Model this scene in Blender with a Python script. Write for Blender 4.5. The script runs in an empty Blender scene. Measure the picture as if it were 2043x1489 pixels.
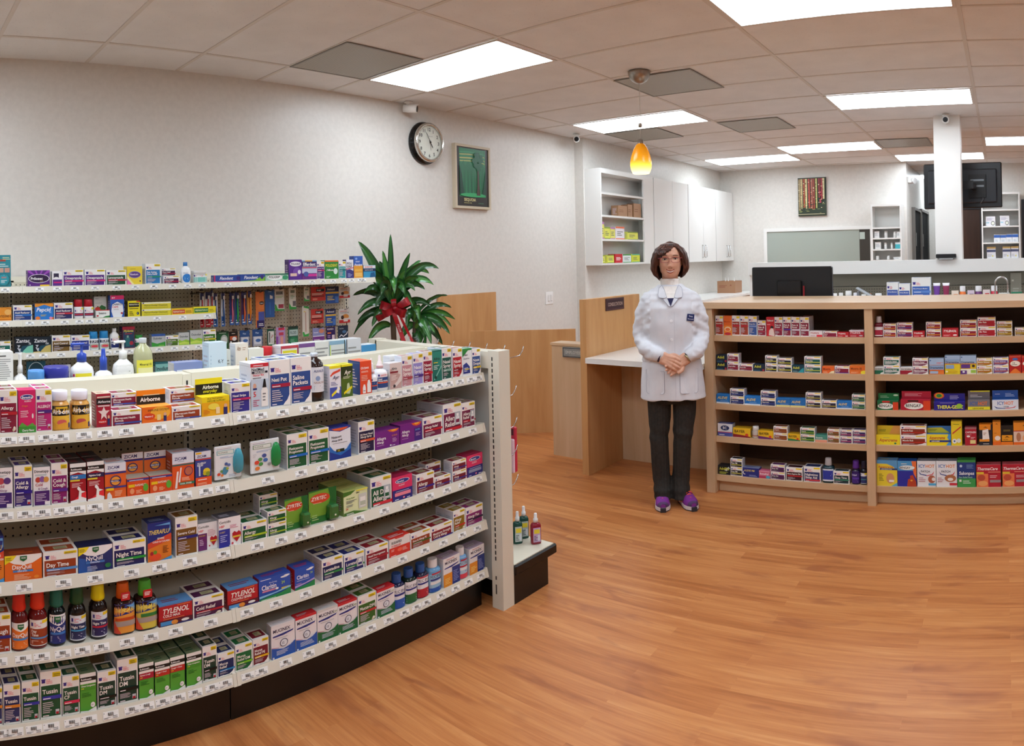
import bpy, math, random
from mathutils import Vector, Matrix
random.seed(7)
sc = bpy.context.scene
COL = sc.collection
PI = math.pi

# ------------------------------------------------------------------ camera
# The photograph is a phone panorama: a level-ish cylinder 82 degrees wide, so the camera is a cylindrical one.
FPX, W_PX, H_PX, YC = 1427.017, 2043.0, 1489.0, 513.376
YAW, TA, TB, CAM_Z = -0.68674041, -0.0050866, -0.01980685, 1.45
Rw = (Matrix.Rotation(TA, 3, 'X') @ Matrix.Rotation(TB, 3, 'Y') @ Matrix.Rotation(YAW, 3, 'Z')).transposed()
cd = bpy.data.cameras.new('camera')
cam = bpy.data.objects.new('camera', cd); COL.objects.link(cam)
cd.type = 'PANO'
cy = cd.cycles if hasattr(cd, 'cycles') and hasattr(cd.cycles, 'panorama_type') else cd
try: cd.panorama_type = 'CENTRAL_CYLINDRICAL'; cy = cd
except Exception: cy = cd.cycles; cy.panorama_type = 'CENTRAL_CYLINDRICAL'
half = (W_PX / 2) / FPX
cy.central_cylindrical_range_u_min = -half
cy.central_cylindrical_range_u_max = half
cy.central_cylindrical_range_v_min = -(H_PX - YC) / FPX
cy.central_cylindrical_range_v_max = YC / FPX
cy.central_cylindrical_radius = 1.0
cx_, cf_, cz_ = Rw @ Vector((1, 0, 0)), Rw @ Vector((0, 1, 0)), Rw @ Vector((0, 0, 1))
mcam = Matrix((cx_, cz_, -cf_)).transposed().to_4x4()
mcam.translation = Vector((0, 0, CAM_Z))
cam.matrix_world = mcam
cd.clip_start = 0.02; cd.clip_end = 60
sc.camera = cam

# ------------------------------------------------------------------ world, exposure
w = bpy.data.worlds.new('world'); sc.world = w; w.use_nodes = True
w.node_tree.nodes['Background'].inputs[0].default_value = (0.75, 0.85, 1.0, 1)
w.node_tree.nodes['Background'].inputs[1].default_value = 0.15
sc.view_settings.view_transform = 'Standard'; sc.view_settings.look = 'None'
sc.view_settings.gamma = 1.0; sc.view_settings.use_curve_mapping = False
sc.view_settings.exposure = 0.0
LAMP = 12.2         # strength of the ceiling diffusers
sc.cycles.max_bounces = 8; sc.cycles.diffuse_bounces = 4; sc.cycles.glossy_bounces = 3
sc.cycles.transmission_bounces = 6; sc.cycles.transparent_max_bounces = 8
sc.cycles.caustics_reflective = False; sc.cycles.caustics_refractive = False
sc.cycles.sample_clamp_indirect = 4.0

# ------------------------------------------------------------------ helpers
def lin(h):
    if not isinstance(h, str): return tuple(h)
    if len(h) == 3: h = ''.join(c * 2 for c in h)
    r = []
    for i in (0, 2, 4):
        v = int(h[i:i + 2], 16) / 255
        r.append(v / 12.92 if v <= 0.04045 else ((v + 0.055) / 1.055) ** 2.4)
    return (r[0], r[1], r[2])

MATS = {}
def mat(name, col='ccc', rough=0.5, metal=0.0, trans=0.0, ior=1.45, coat=0.0, emit=None, es=0.0, spec=0.5, alpha=1.0, sss=0.0):
    if name in MATS: return MATS[name]
    m = bpy.data.materials.new(name); m.use_nodes = True
    b = m.node_tree.nodes['Principled BSDF']
    b.inputs['Base Color'].default_value = (*lin(col), 1)
    b.inputs['Roughness'].default_value = rough
    b.inputs['Metallic'].default_value = metal
    b.inputs['Transmission Weight'].default_value = trans
    b.inputs['IOR'].default_value = ior
    b.inputs['Coat Weight'].default_value = coat
    b.inputs['Specular IOR Level'].default_value = spec
    b.inputs['Alpha'].default_value = alpha
    if sss:
        b.inputs['Subsurface Weight'].default_value = sss
        b.inputs['Subsurface Radius'].default_value = (0.02, 0.008, 0.004)
        b.inputs['Subsurface Scale'].default_value = 0.5
    if emit:
        b.inputs['Emission Color'].default_value = (*lin(emit), 1)
        b.inputs['Emission Strength'].default_value = es
    MATS[name] = m
    return m

class NT:
    """small shorthand for building node materials"""
    def __init__(s, name, **k):
        s.m = mat(name, **k); s.t = s.m.node_tree; s.b = s.t.nodes['Principled BSDF']
    def n(s, typ, **k):
        x = s.t.nodes.new(typ)
        for a, v in k.items():
            if a in ('ins',):
                for kk, vv in v.items(): x.inputs[kk].default_value = vv
            else: setattr(x, a, v)
        return x
    def l(s, a, b): s.t.links.new(a, b)
    def ramp(s, fac, stops):
        r = s.n('ShaderNodeValToRGB'); e = r.color_ramp.elements
        e[0].position, e[0].color = stops[0][0], (*lin(stops[0][1]), 1)
        e[1].position, e[1].color = stops[-1][0], (*lin(stops[-1][1]), 1)
        for p, c in stops[1:-1]:
            q = e.new(p); q.color = (*lin(c), 1)
        s.l(fac, r.inputs[0]); return r
    def math(s, op, a, b=None, c=None):
        x = s.n('ShaderNodeMath', operation=op)
        for i, v in enumerate((a, b, c)):
            if v is None: continue
            if isinstance(v, (int, float)): x.inputs[i].default_value = v
            else: s.l(v, x.inputs[i])
        return x.outputs[0]
    def bump(s, h, strength=0.2, dist=0.002):
        b = s.n('ShaderNodeBump', ins={'Strength': strength, 'Distance': dist})
        s.l(h, b.inputs['Height']); s.l(b.outputs[0], s.b.inputs['Normal']); return b

# printed card: the colour of every printed patch is stored on the mesh
def attr_mat(name, rough, coat=0.0, **k):
    q = NT(name, rough=rough, coat=coat, **k)
    a = q.n('ShaderNodeAttribute', attribute_name='ink')
    q.l(a.outputs['Color'], q.b.inputs['Base Color'])
    return q.m
CARD = attr_mat('printed_card', 0.42)
GLOSS = attr_mat('glossy_print', 0.22)
PLAS = attr_mat('moulded_plastic', 0.3)
BOTL = attr_mat('bottle_plastic', 0.12)
CLOTH = attr_mat('plain_paint', 0.6)

def clear_mat(name, tint='ffffff', sheen=.10):
    m = bpy.data.materials.new(name); m.use_nodes = True; t = m.node_tree; t.nodes.clear()
    o = t.nodes.new('ShaderNodeOutputMaterial'); mx = t.nodes.new('ShaderNodeMixShader'); tr = t.nodes.new('ShaderNodeBsdfTransparent'); gl = t.nodes.new('ShaderNodeBsdfGlossy')
    tr.inputs[0].default_value = (*lin(tint), 1); gl.inputs['Roughness'].default_value = .06; fr = t.nodes.new('ShaderNodeLayerWeight'); fr.inputs[0].default_value = sheen
    t.links.new(fr.outputs['Fresnel'], mx.inputs[0]); t.links.new(tr.outputs[0], mx.inputs[1]); t.links.new(gl.outputs[0], mx.inputs[2]); t.links.new(mx.outputs[0], o.inputs[0])
    return m

class MB:
    """collects faces and links them as one mesh object; every face keeps its own ink colour"""
    def __init__(s, col='ccc'): s.v = []; s.f = []; s.c = []; s.col = lin(col); s.smooth = False; s.sm = []
    def face(s, pts, col=None, sm=False):
        n = len(s.v); s.v += [tuple(p) for p in pts]; s.f.append(tuple(range(n, n + len(pts)))); s.c.append(lin(col) if col else s.col); s.sm.append(sm)
    def mesh(s, vs, fs, col=None, sm=False):
        n = len(s.v); s.v += [tuple(p) for p in vs]; c = lin(col) if col else s.col
        for f in fs: s.f.append(tuple(n + i for i in f)); s.c.append(c); s.sm.append(sm)
    def box(s, x0, y0, z0, x1, y1, z1, col=None, cols=None):
        P = [(x0, y0, z0), (x1, y0, z0), (x1, y1, z0), (x0, y1, z0), (x0, y0, z1), (x1, y0, z1), (x1, y1, z1), (x0, y1, z1)]
        F = [(0, 3, 2, 1), (4, 5, 6, 7), (0, 1, 5, 4), (1, 2, 6, 5), (2, 3, 7, 6), (3, 0, 4, 7)]   # bottom top front right back left
        n = len(s.v); s.v += P
        for i, f in enumerate(F):
            s.f.append(tuple(n + k for k in f)); s.sm.append(False)
            c = cols[i] if cols else col
            s.c.append(lin(c) if c else s.col)
    def rbox(s, x0, y0, z0, x1, y1, z1, r=0.005, col=None):
        """box with rounded (chamfered) edges"""
        xs = [(x0, x0 + r, x1 - r, x1), (y0, y0 + r, y1 - r, y1), (z0, z0 + r, z1 - r, z1)]
        bm_v = {}; fs = []
        def V(a, b, c):
            k = (a, b, c)
            if k not in bm_v: bm_v[k] = len(bm_v)
            return bm_v[k]
        X, Y, Z = xs
        for zi, sgn in ((0, -1), (3, 1)):
            q = [V(X[1], Y[1], Z[zi]), V(X[2], Y[1], Z[zi]), V(X[2], Y[2], Z[zi]), V(X[1], Y[2], Z[zi])]
            fs.append(q if sgn > 0 else q[::-1])
        for yi, sgn in ((0, 1), (3, -1)):
            q = [V(X[1], Y[yi], Z[1]), V(X[2], Y[yi], Z[1]), V(X[2], Y[yi], Z[2]), V(X[1], Y[yi], Z[2])]
            fs.append(q if sgn > 0 else q[::-1])
        for xi, sgn in ((0, -1), (3, 1)):
            q = [V(X[xi], Y[1], Z[1]), V(X[xi], Y[2], Z[1]), V(X[xi], Y[2], Z[2]), V(X[xi], Y[1], Z[2])]
            fs.append(q if sgn > 0 else q[::-1])
        for yi, y2, in ((0, 1), (3, 2)):
            for zi, z2 in ((0, 1), (3, 2)):
                q = [V(X[1], Y[yi], Z[z2]), V(X[2], Y[yi], Z[z2]), V(X[2], Y[y2], Z[zi]), V(X[1], Y[y2], Z[zi])]
                fs.append(q)
        for xi, x2 in ((0, 1), (3, 2)):
            for zi, z2 in ((0, 1), (3, 2)):
                q = [V(X[xi], Y[1], Z[z2]), V(X[xi], Y[2], Z[z2]), V(X[x2], Y[2], Z[zi]), V(X[x2], Y[1], Z[zi])]
                fs.append(q)
            for yi, y2 in ((0, 1), (3, 2)):
                q = [V(X[xi], Y[y2], Z[1]), V(X[xi], Y[y2], Z[2]), V(X[x2], Y[yi], Z[2]), V(X[x2], Y[yi], Z[1])]
                fs.append(q)
                for zi, z2 in ((0, 1), (3, 2)):
                    fs.append([V(X[xi], Y[y2], Z[z2]), V(X[x2], Y[yi], Z[z2]), V(X[x2], Y[y2], Z[zi])])
        s.mesh(list(bm_v.keys()), fs, col)
    def lathe(s, prof, n=20, cx=0, cy=0, sx=1, sy=1, col=None, cap=True, pw=2.0, sm=True):
        """prof: (radius, z[, colour]) rows; sx, sy squash; pw > 2 gives a squarer section"""
        n0 = len(s.v); base = lin(col) if col else s.col
        for p in prof:
            for k in range(n):
                a = 2 * PI * (k + .5) / n; c, t = math.cos(a), math.sin(a)
                if pw != 2.0:
                    c = math.copysign(abs(c) ** (2 / pw), c); t = math.copysign(abs(t) ** (2 / pw), t)
                s.v.append((cx + p[0] * sx * c, cy + p[0] * sy * t, p[1]))
        for i in range(len(prof) - 1):
            cc = lin(prof[i][2]) if len(prof[i]) > 2 and prof[i][2] else base
            for k in range(n):
                k2 = (k + 1) % n
                s.f.append((n0 + i * n + k, n0 + i * n + k2, n0 + (i + 1) * n + k2, n0 + (i + 1) * n + k)); s.c.append(cc); s.sm.append(sm)
        if cap:
            s.f.append(tuple(n0 + k for k in range(n))[::-1]); s.c.append(base); s.sm.append(False)
            s.f.append(tuple(n0 + (len(prof) - 1) * n + k for k in range(n))); s.c.append(base if len(prof[-1]) < 3 else lin(prof[-1][2])); s.sm.append(False)
    def tube(s, path, r, n=8, col=None, cap=True):
        """round bar along a list of points; r a number or one per point"""
        P = [Vector(p) for p in path]; R = r if isinstance(r, (list, tuple)) else [r] * len(P)
        T0 = (P[1] - P[0]).normalized(); up = Vector((0, 0, 1)) if abs(T0.z) < .9 else Vector((1, 0, 0))
        N = (up - T0 * up.dot(T0)).normalized(); n0 = len(s.v); base = lin(col) if col else s.col
        for i, p in enumerate(P):
            T = (P[min(i + 1, len(P) - 1)] - P[max(i - 1, 0)]).normalized()
            N = (N - T * N.dot(T)).normalized(); B = T.cross(N)
            for k in range(n):
                a = 2 * PI * k / n; s.v.append(tuple(p + (N * math.cos(a) + B * math.sin(a)) * R[i]))
        for i in range(len(P) - 1):
            for k in range(n):
                k2 = (k + 1) % n
                s.f.append((n0 + i * n + k, n0 + i * n + k2, n0 + (i + 1) * n + k2, n0 + (i + 1) * n + k)); s.c.append(base); s.sm.append(True)
        if cap:
            s.f.append(tuple(n0 + k for k in range(n))[::-1]); s.c.append(base); s.sm.append(False)
            s.f.append(tuple(n0 + (len(P) - 1) * n + k for k in range(n))); s.c.append(base); s.sm.append(False)
    def prism(s, poly, z0, z1, col=None, axis='z'):
        """polygon (a,b) extruded from z0 to z1 along the axis"""
        def m(a, b, c): return {'z': (a, b, c), 'y': (a, c, b), 'x': (c, a, b)}[axis]
        n = len(poly); lo = [m(a, b, z0) for a, b in poly]; hi = [m(a, b, z1) for a, b in poly]
        s.mesh(lo + hi, [tuple(range(n))[::-1], tuple(range(n, 2 * n))] + [(k, (k + 1) % n, n + (k + 1) % n, n + k) for k in range(n)], col)
    def build(s, name, m, parent=None, loc=None, rotz=0.0, fix=False):
        me = bpy.data.meshes.new(name); me.from_pydata(s.v, [], s.f)
        at = me.color_attributes.new('ink', 'FLOAT_COLOR', 'CORNER')
        buf = []
        for f, c in zip(s.f, s.c): buf += [c[0], c[1], c[2], 1.0] * len(f)
        at.data.foreach_set('color', buf)
        me.polygons.foreach_set('use_smooth', s.sm)
        if fix:
            import bmesh
            b = bmesh.new(); b.from_mesh(me); bmesh.ops.remove_doubles(b, verts=b.verts, dist=1e-5)
            bmesh.ops.recalc_face_normals(b, faces=b.faces); b.to_mesh(me); b.free()
        me.materials.append(m)
        o = bpy.data.objects.new(name, me); COL.objects.link(o)
        if parent: o.parent = parent
        if loc: o.location = loc
        o.rotation_euler[2] = rotz
        return o

def tag(o, label=None, cat=None, group=None, kind=None):
    if label: o['label'] = label
    if cat: o['category'] = cat
    if group: o['group'] = group
    if kind: o['kind'] = kind
    return o
def empty(name, loc=(0, 0, 0), rotz=0.0):
    o = bpy.data.objects.new(name, None); COL.objects.link(o); o.location = loc; o.rotation_euler[2] = rotz; o.empty_display_size = .05; return o
def struct(o): o['kind'] = 'structure'; return o
def copy_tree(o, parent=None):
    c = o.copy(); COL.objects.link(c); c.parent = parent
    for ch in o.children: copy_tree(ch, c)
    return c

# lettering as mesh, cached: (vertices with cap height 1, faces, width)
GL = {}
def glyphs(text, bold=0.0, shear=0.0):
    k = (text, bold, shear)
    if k not in GL:
        c = bpy.data.curves.new('lettering', 'FONT'); c.body = text; c.size = 1.0; c.resolution_u = 2; c.offset = bold; c.shear = shear
        o = bpy.data.objects.new('lettering', c)
        me = bpy.data.meshes.new_from_object(o)
        vs = [(v.co.x / 0.72, v.co.y / 0.72) for v in me.vertices]; fs = [tuple(p.vertices) for p in me.polygons]
        bpy.data.objects.remove(o); bpy.data.curves.remove(c); bpy.data.meshes.remove(me)
        x0 = min([v[0] for v in vs] or [0]); x1 = max([v[0] for v in vs] or [1])
        GL[k] = ([(x - x0, y) for x, y in vs], fs, x1 - x0)
    return GL[k]

def flat(ox, oz, y=0.0, w=1.0, h=1.0):
    """maps a front face (facing -y) at lower left ox, oz to space; off lifts a layer off the face"""
    return lambda u, v, off: (ox + u * w, y - off, oz + v * h)

LAY = 0.00025
def cut(pts, u, keep):
    out = []
    for i, p in enumerate(pts):
        q = pts[(i + 1) % len(pts)]; a, b = (p[0] - u) * keep, (q[0] - u) * keep
        if a >= 0: out.append(p)
        if a * b < 0: t = a / (a - b); out.append((u, p[1] + (q[1] - p[1]) * t))
    return out
def strips(pts, nu):
    """splits a polygon into upright strips so that it can follow a curved face"""
    if nu <= 1: return [pts]
    r = []
    for i in range(nu):
        q = cut(cut(pts, i / nu, 1), (i + 1) / nu, -1)
        if len(q) > 2: r.append(q)
    return r
def art(mb, els, fn, w, h, nu=1, lay0=1):
    """prints elements on a face; u, v run 0..1 over the face, w and h are its size in metres"""
    rnd = random.Random(len(els) * 7 + int(w * 1e4)); L = lay0
    for e in els:
        k = e[0]; off = L * LAY; L += 1
        if k == 'r':
            _, x0, y0, x1, y1, col = e
            vs = [];
            for i in range(nu + 1):
                u = x0 + (x1 - x0) * i / nu; vs += [fn(u, y0, off), fn(u, y1, off)]
            mb.mesh(vs, [(2 * i, 2 * i + 2, 2 * i + 3, 2 * i + 1) for i in range(nu)], col, nu > 1)
        elif k == 'e':
            _, cx, cy, rx, ry, col = e
            for q in strips([(cx + rx * math.cos(2 * PI * i / 18), cy + ry * math.sin(2 * PI * i / 18)) for i in range(18)], nu): mb.mesh([fn(a, b, off) for a, b in q], [tuple(range(len(q)))], col)
        elif k == 'p':
            _, col, pts = e
            for q in strips(pts, nu): mb.mesh([fn(a, b, off) for a, b in q], [tuple(range(len(q)))], col)
        elif k == 'l':
            _, x0, y0, x1, y1, n, col = e
            for i in range(n):
                t = (y1 - y0) / n; yy = y0 + t * i; xx = x1 - (x1 - x0) * rnd.random() * .45
                mb.mesh([fn(x0, yy, off), fn(xx, yy, off), fn(xx, yy + t * .42, off), fn(x0, yy + t * .42, off)], [(0, 1, 2, 3)], col)
        elif k in 'tTi':
            _, x, y, hh, mw, col, s = e
            vs, fs, tw = glyphs(s, 0.018 if k != 't' else 0.0, 0.25 if k == 'i' else 0.0)
            ch = hh * h; sx = min(1.0, mw * w / (tw * ch)) if tw > 0 else 1.0
            sx = max(sx, 0.0)
            mb.mesh([fn(x + a * ch * sx / w, y + b * hh, off) for a, b in vs], fs, col)

# ------------------------------------------------------------------ surface materials
def wood_floor():
    q = NT('plank_floor', rough=0.38, spec=0.35)
    tc = q.n('ShaderNodeTexCoord'); mp = q.n('ShaderNodeMapping'); q.l(tc.outputs['Object'], mp.inputs[0])
    br = q.n('ShaderNodeTexBrick', ins={'Scale': 1.0, 'Mortar Size': 0.0006, 'Mortar Smooth': 0.1, 'Brick Width': 0.92, 'Row Height': 0.076, 'Bias': 0.0,
        'Color1': (0, 0, 0, 1), 'Color2': (1, 1, 1, 1), 'Mortar': (0.5, 0.5, 0.5, 1)})
    br.offset = 0.37; br.offset_frequency = 2; q.l(mp.outputs[0], br.inputs['Vector'])
    gm = q.n('ShaderNodeMapping', ins={'Scale': (1.1, 14.0, 1)}); q.l(tc.outputs['Object'], gm.inputs[0])
    jig = q.n('ShaderNodeVectorMath', operation='ADD'); cmb = q.n('ShaderNodeCombineXYZ')
    j = q.math('MULTIPLY', br.outputs['Color'], 17.0); q.l(j, cmb.inputs[0]); q.l(j, cmb.inputs[2]); q.l(gm.outputs[0], jig.inputs[0]); q.l(cmb.outputs[0], jig.inputs[1])
    g = q.n('ShaderNodeTexNoise', ins={'Scale': 1.6, 'Detail': 7.0, 'Roughness': 0.6, 'Distortion': 0.6}); q.l(jig.outputs[0], g.inputs['Vector'])
    g2m = q.n('ShaderNodeMapping', ins={'Scale': (3.0, 90.0, 1)}); q.l(tc.outputs['Object'], g2m.inputs[0])
    g2 = q.n('ShaderNodeTexNoise', ins={'Scale': 1.0, 'Detail': 5.0, 'Roughness': 0.7}); q.l(g2m.outputs[0], g2.inputs['Vector'])
    kn = q.n('ShaderNodeMapping', ins={'Scale': (2.2, 7.0, 1)}); q.l(tc.outputs['Object'], kn.inputs[0])
    k = q.n('ShaderNodeTexNoise', ins={'Scale': 1.3, 'Detail': 3.0, 'Roughness': 0.55, 'Distortion': 0.4}); q.l(kn.outputs[0], k.inputs['Vector'])
    kr = q.ramp(k.outputs['Fac'], [(0.57, '000'), (0.70, 'fff')])
    mixv = q.math('ADD', q.math('MULTIPLY', g.outputs['Fac'], 0.55), q.math('MULTIPLY', g2.outputs['Fac'], 0.30))
    mixv = q.math('ADD', mixv, q.math('ADD', q.math('MULTIPLY', br.outputs['Color'], 0.10), .03))
    r = q.ramp(mixv, [(0.30, '95562d'), (0.46, 'b4703f'), (0.58, 'c4824d'), (0.74, 'd59b66')])
    mx = q.n('ShaderNodeMix', data_type='RGBA'); q.l(q.math('MULTIPLY', kr.outputs[0], 0.62), mx.inputs[0]); q.l(r.outputs[0], mx.inputs[6]); mx.inputs[7].default_value = (*lin('8f4f31'), 1)
    q.l(mx.outputs[2], q.b.inputs['Base Color'])
    q.bump(g2.outputs['Fac'], 0.08, 0.001)
    return q.m
def wood(name, a, b, c, vert=True, sc_=1.0, rough=0.4):
    q = NT(name, rough=rough, spec=0.4)
    tc = q.n('ShaderNodeTexCoord'); mp = q.n('ShaderNodeMapping', ins={'Scale': (9 * sc_, 9 * sc_, 0.9 * sc_) if vert else (0.9 * sc_, 9 * sc_, 9 * sc_)}); q.l(tc.outputs['Object'], mp.inputs[0])
    n = q.n('ShaderNodeTexNoise', ins={'Scale': 1.4, 'Detail': 6.0, 'Roughness': 0.6, 'Distortion': 0.5}); q.l(mp.outputs[0], n.inputs['Vector'])
    r = q.ramp(n.outputs['Fac'], [(0.3, a), (0.5, b), (0.72, c)]); q.l(r.outputs[0], q.b.inputs['Base Color'])
    return q.m
def wall_mat(name, c1, c2, rough=0.55):
    q = NT(name, rough=rough, spec=0.35)
    tc = q.n('ShaderNodeTexCoord')
    n = q.n('ShaderNodeTexNoise', ins={'Scale': 28.0, 'Detail': 4.0, 'Roughness': 0.6}); q.l(tc.outputs['Object'], n.inputs['Vector'])
    r = q.ramp(n.outputs['Fac'], [(0.35, c1), (0.65, c2)]); q.l(r.outputs[0], q.b.inputs['Base Color'])
    q.bump(n.outputs['Fac'], 0.22, 0.003); return q.m
def tile_mat():
    q = NT('ceiling_tile', rough=0.9, spec=0.1)
    tc = q.n('ShaderNodeTexCoord')
    n = q.n('ShaderNodeTexNoise', ins={'Scale': 5.0, 'Detail': 3.0}); q.l(tc.outputs['Object'], n.inputs['Vector'])
    v = q.n('ShaderNodeTexVoronoi', ins={'Scale': 38.0, 'Randomness': 1.0}); q.l(tc.outputs['Object'], v.inputs['Vector'])
    pin = q.ramp(v.outputs['Distance'], [(0.07, 'a09890'), (0.14, 'f0ece6')])
    r = q.ramp(n.outputs['Fac'], [(0.3, 'e9e9ea'), (0.7, 'f0f0f1')])
    m = q.n('ShaderNodeMix', data_type='RGBA', blend_type='MULTIPLY'); m.inputs[0].default_value = 0.35
    q.l(r.outputs[0], m.inputs[6]); q.l(pin.outputs[0], m.inputs[7]); q.l(m.outputs[2], q.b.inputs['Base Color'])
    q.bump(v.outputs['Distance'], 0.15, 0.002); return q.m
def perf_mat(name, base, hole, pitch, rad, axis, off=(0, 0), rough=0.45):
    """painted metal or board with a regular field of round holes; axis = the two object axes of the sheet"""
    q = NT(name, rough=rough, spec=0.4)
    tc = q.n('ShaderNodeTexCoord'); sx = q.n('ShaderNodeSeparateXYZ'); q.l(tc.outputs['Object'], sx.inputs[0])
    d = []
    for i, ax in enumerate(axis):
        u = q.math('ADD', sx.outputs[ax], off[i]); u = q.math('DIVIDE', u, pitch); u = q.math('SUBTRACT', q.math('FRACT', u), 0.5)
        d.append(q.math('MULTIPLY', u, u))
    r = q.math('SQRT', q.math('ADD', d[0], d[1]))
    m = q.math('LESS_THAN', r, rad / pitch)
    mx = q.n('ShaderNodeMix', data_type='RGBA'); q.l(m, mx.inputs[0]); mx.inputs[6].default_value = (*lin(base), 1); mx.inputs[7].default_value = (*lin(hole), 1)
    q.l(mx.outputs[2], q.b.inputs['Base Color']); return q.m

WALL = wall_mat('painted_wall', 'd9d4cd', 'dfdad3', 0.34)
FLOOR = wood_floor(); TILE = tile_mat()
MAPLE = wood('maple_laminate', 'c4a17c', 'cdab87', 'd5b593')
MAPLE_H = wood('maple_laminate_level', 'c4a17c', 'cdab87', 'd5b593', False, rough=.28)
BIRCH = wood('birch_panel', 'be8a57', 'c89662', 'd0a06d')
WHITE = mat('white_laminate', 'e9e7e3', 0.25)
CREAM = mat('cream_steel', 'ded8c6', 0.38)
CREAM2 = mat('cream_steel_shelf', 'dcd7c8', 0.42)
GREYST = mat('grey_steel_panel', 'c2c4c0', 0.4)
BLACK = mat('black_laminate', '0e0b0b', 0.35)
CHROME = mat('chrome', 'c8c8c8', 0.2, metal=1.0)
DARK = mat('dark_plastic', '17181b', 0.35)
TBAR = mat('ceiling_grid_paint', 'd9d3cc', 0.6)
DIFF = mat('lit_diffuser', 'fff', 0.5, emit='e6f4ff', es=LAMP)
GREYPAINT = mat('grey_vent_metal', '8f8d86', 0.6)

CZ = 2.74
GX0, GX, GY0, GY = -3.87, 1.22, 3.14, 0.617
# ------------------------------------------------------------------ shell
m = MB(); m.box(-4.6, -4.2, -0.06, 5.2, 13.2, 0.0); struct(m.build('floor', FLOOR))
m = MB(); m.box(-4.6, -4.2, CZ, 5.2, 13.2, CZ + 0.06); struct(m.build('ceiling', TILE))
m = MB()
k = -3
for i in range(-1, 9):
    x = GX0 + i * GX
    if -4.2 < x < 5: m.box(x - .012, -4.1, CZ - .004, x + .012, 13.0, CZ)
for j in range(-12, 18):
    y = GY0 + j * GY
    if -4.1 < y < 13: m.box(-4.27, y - .012, CZ - .0035, 5.0, y + .012, CZ)
o = m.build('trim_1', TBAR); struct(o)
m = MB(); m.box(-4.4, -4.1, 0, -4.28, 6.30, CZ); struct(m.build('wall_left', WALL))
m = MB(); m.box(-4.4, 6.30, 0, -4.17, 10.17, CZ); struct(m.build('wall_left_pharmacy', WALL))
m = MB(); m.box(-4.4, 10.05, 0, -1.35, 10.17, CZ)
struct(m.build('wall_back', WALL))
m = MB(); m.box(-1.47, 10.17, 0, -1.35, 13.0, CZ); struct(m.build('wall_passage', WALL))
m = MB(); m.box(-1.6, 13.0, 0, 5.2, 13.12, CZ); struct(m.build('wall_far', WALL))
m = MB(); m.box(-0.93, 10.5, 0, 5.2, 10.62, CZ); struct(m.build('wall_back_right', WALL))
m = MB(); m.box(5.0, -4.1, 0, 5.12, 10.5, CZ); struct(m.build('wall_right', WALL))
m = MB(); m.box(-4.4, -4.2, 0, 5.12, -4.1, CZ); struct(m.build('wall_front', WALL))

# ------------------------------------------------------------------ ceiling lights and vents
def cell(i, j): return GX0 + i * GX, GY0 + j * GY
fr = None
LIGHTS = [(0, 0, 'lit white ceiling panel above the wall clock'), (2, 0, 'large lit ceiling panel cut by the top of the picture'), (2, 4, 'lit ceiling panel in front of the white pillar'),
          (0, -6, 'lit ceiling panel over the near end of the wall shelves'), (1, -4, 'added lit ceiling panel, unseen, brightening the front gondola'), (0, 4, 'lit ceiling panel right behind the amber pendant'), (1, 8, 'lit ceiling panel above the red tree painting'), (0, 9, 'farthest lit ceiling panel, next to the left wall corner'),  # the gondola panel is an unseen lamp added to brighten shelves and floor
          (2, 10, 'lit ceiling panel behind the pillar and above the screen'), (3, 8, 'lit ceiling panel at the right edge beyond the pillar'),
          (2, -4, 'lit ceiling panel behind the viewer'), (2, 14, 'added lit ceiling panel, unseen, brightening the passage with black doors'), (4, 0, 'lit ceiling panel out to the right'), (4, 4, 'lit ceiling panel right of the pharmacy counter'),  # the passage panel is a hidden lamp added to lift the dark walls
          (4, -4, 'lit ceiling panel toward the right wall'), (1, -8, 'lit ceiling panel near the shop front'), (4, -8, 'lit ceiling panel at the shop front corner'), (5, 8, 'lit ceiling panel at the far right')]
for i, j, lab in LIGHTS:
    x, y = cell(i, j)
    if fr is None:
        t = empty('ceiling_light', (x, y, CZ))
        a = MB(); W_, D_ = GX, GY
        for q in ((.012, .012, W_ - .012, .032), (.012, D_ - .032, W_ - .012, D_ - .012), (.012, .032, .032, D_ - .032), (W_ - .032, .032, W_ - .012, D_ - .032)):
            a.box(q[0], q[1], -.010, q[2], q[3], -.0045)
        a.build('frame', TBAR, t)
        a = MB('fff'); a.box(.032, .032, -.008, W_ - .032, D_ - .032, -.0045); a.build('diffuser', DIFF, t)
        fr = t
    else:
        t = copy_tree(fr); t.location = (x, y, CZ)
    tag(t, lab, 'ceiling light', 'fluorescent ceiling panels')
VM = perf_mat('perforated_vent', 'b9b5a9', '6b6860', 0.012, 0.004, (0, 1))
v0 = None
for x, y, lab in [(cell(0, -1)[0], cell(0, -1)[1], 'grey perforated ceiling vent beside the panel above the clock'), (cell(1, 2)[0], cell(1, 2)[1] + .05, 'grey ceiling vent just behind the pendant lamp'),
                  (cell(1, 5)[0], cell(1, 5)[1] + .1, 'grey ceiling vent between the pendant and the pillar'), (cell(0, 5)[0], cell(0, 5)[1] + .03, 'grey ceiling vent touching the far edge of the pendant-side panel'),
                  (cell(2, 8)[0], cell(2, 8)[1] - .1, 'grey ceiling vent immediately left of the pillar')]:
    if v0 is None:
        t = empty('ceiling_vent', (x, y, CZ))
        a = MB(); a.box(.012, .012, -.007, .598, .598, -.0045); a.build('face_plate', VM, t)
        a = MB()
        for q in ((.0, .0, .61, .014), (.0, .596, .61, .61), (0, .014, .014, .596), (.596, .014, .61, .596)): a.box(q[0], q[1], -.009, q[2], q[3], -.004)
        a.build('frame', GREYPAINT, t)
        v0 = t
    else: t = copy_tree(v0); t.location = (x, y, CZ)
    tag(t, lab, 'ceiling vent', 'perforated ceiling vents')

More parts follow.
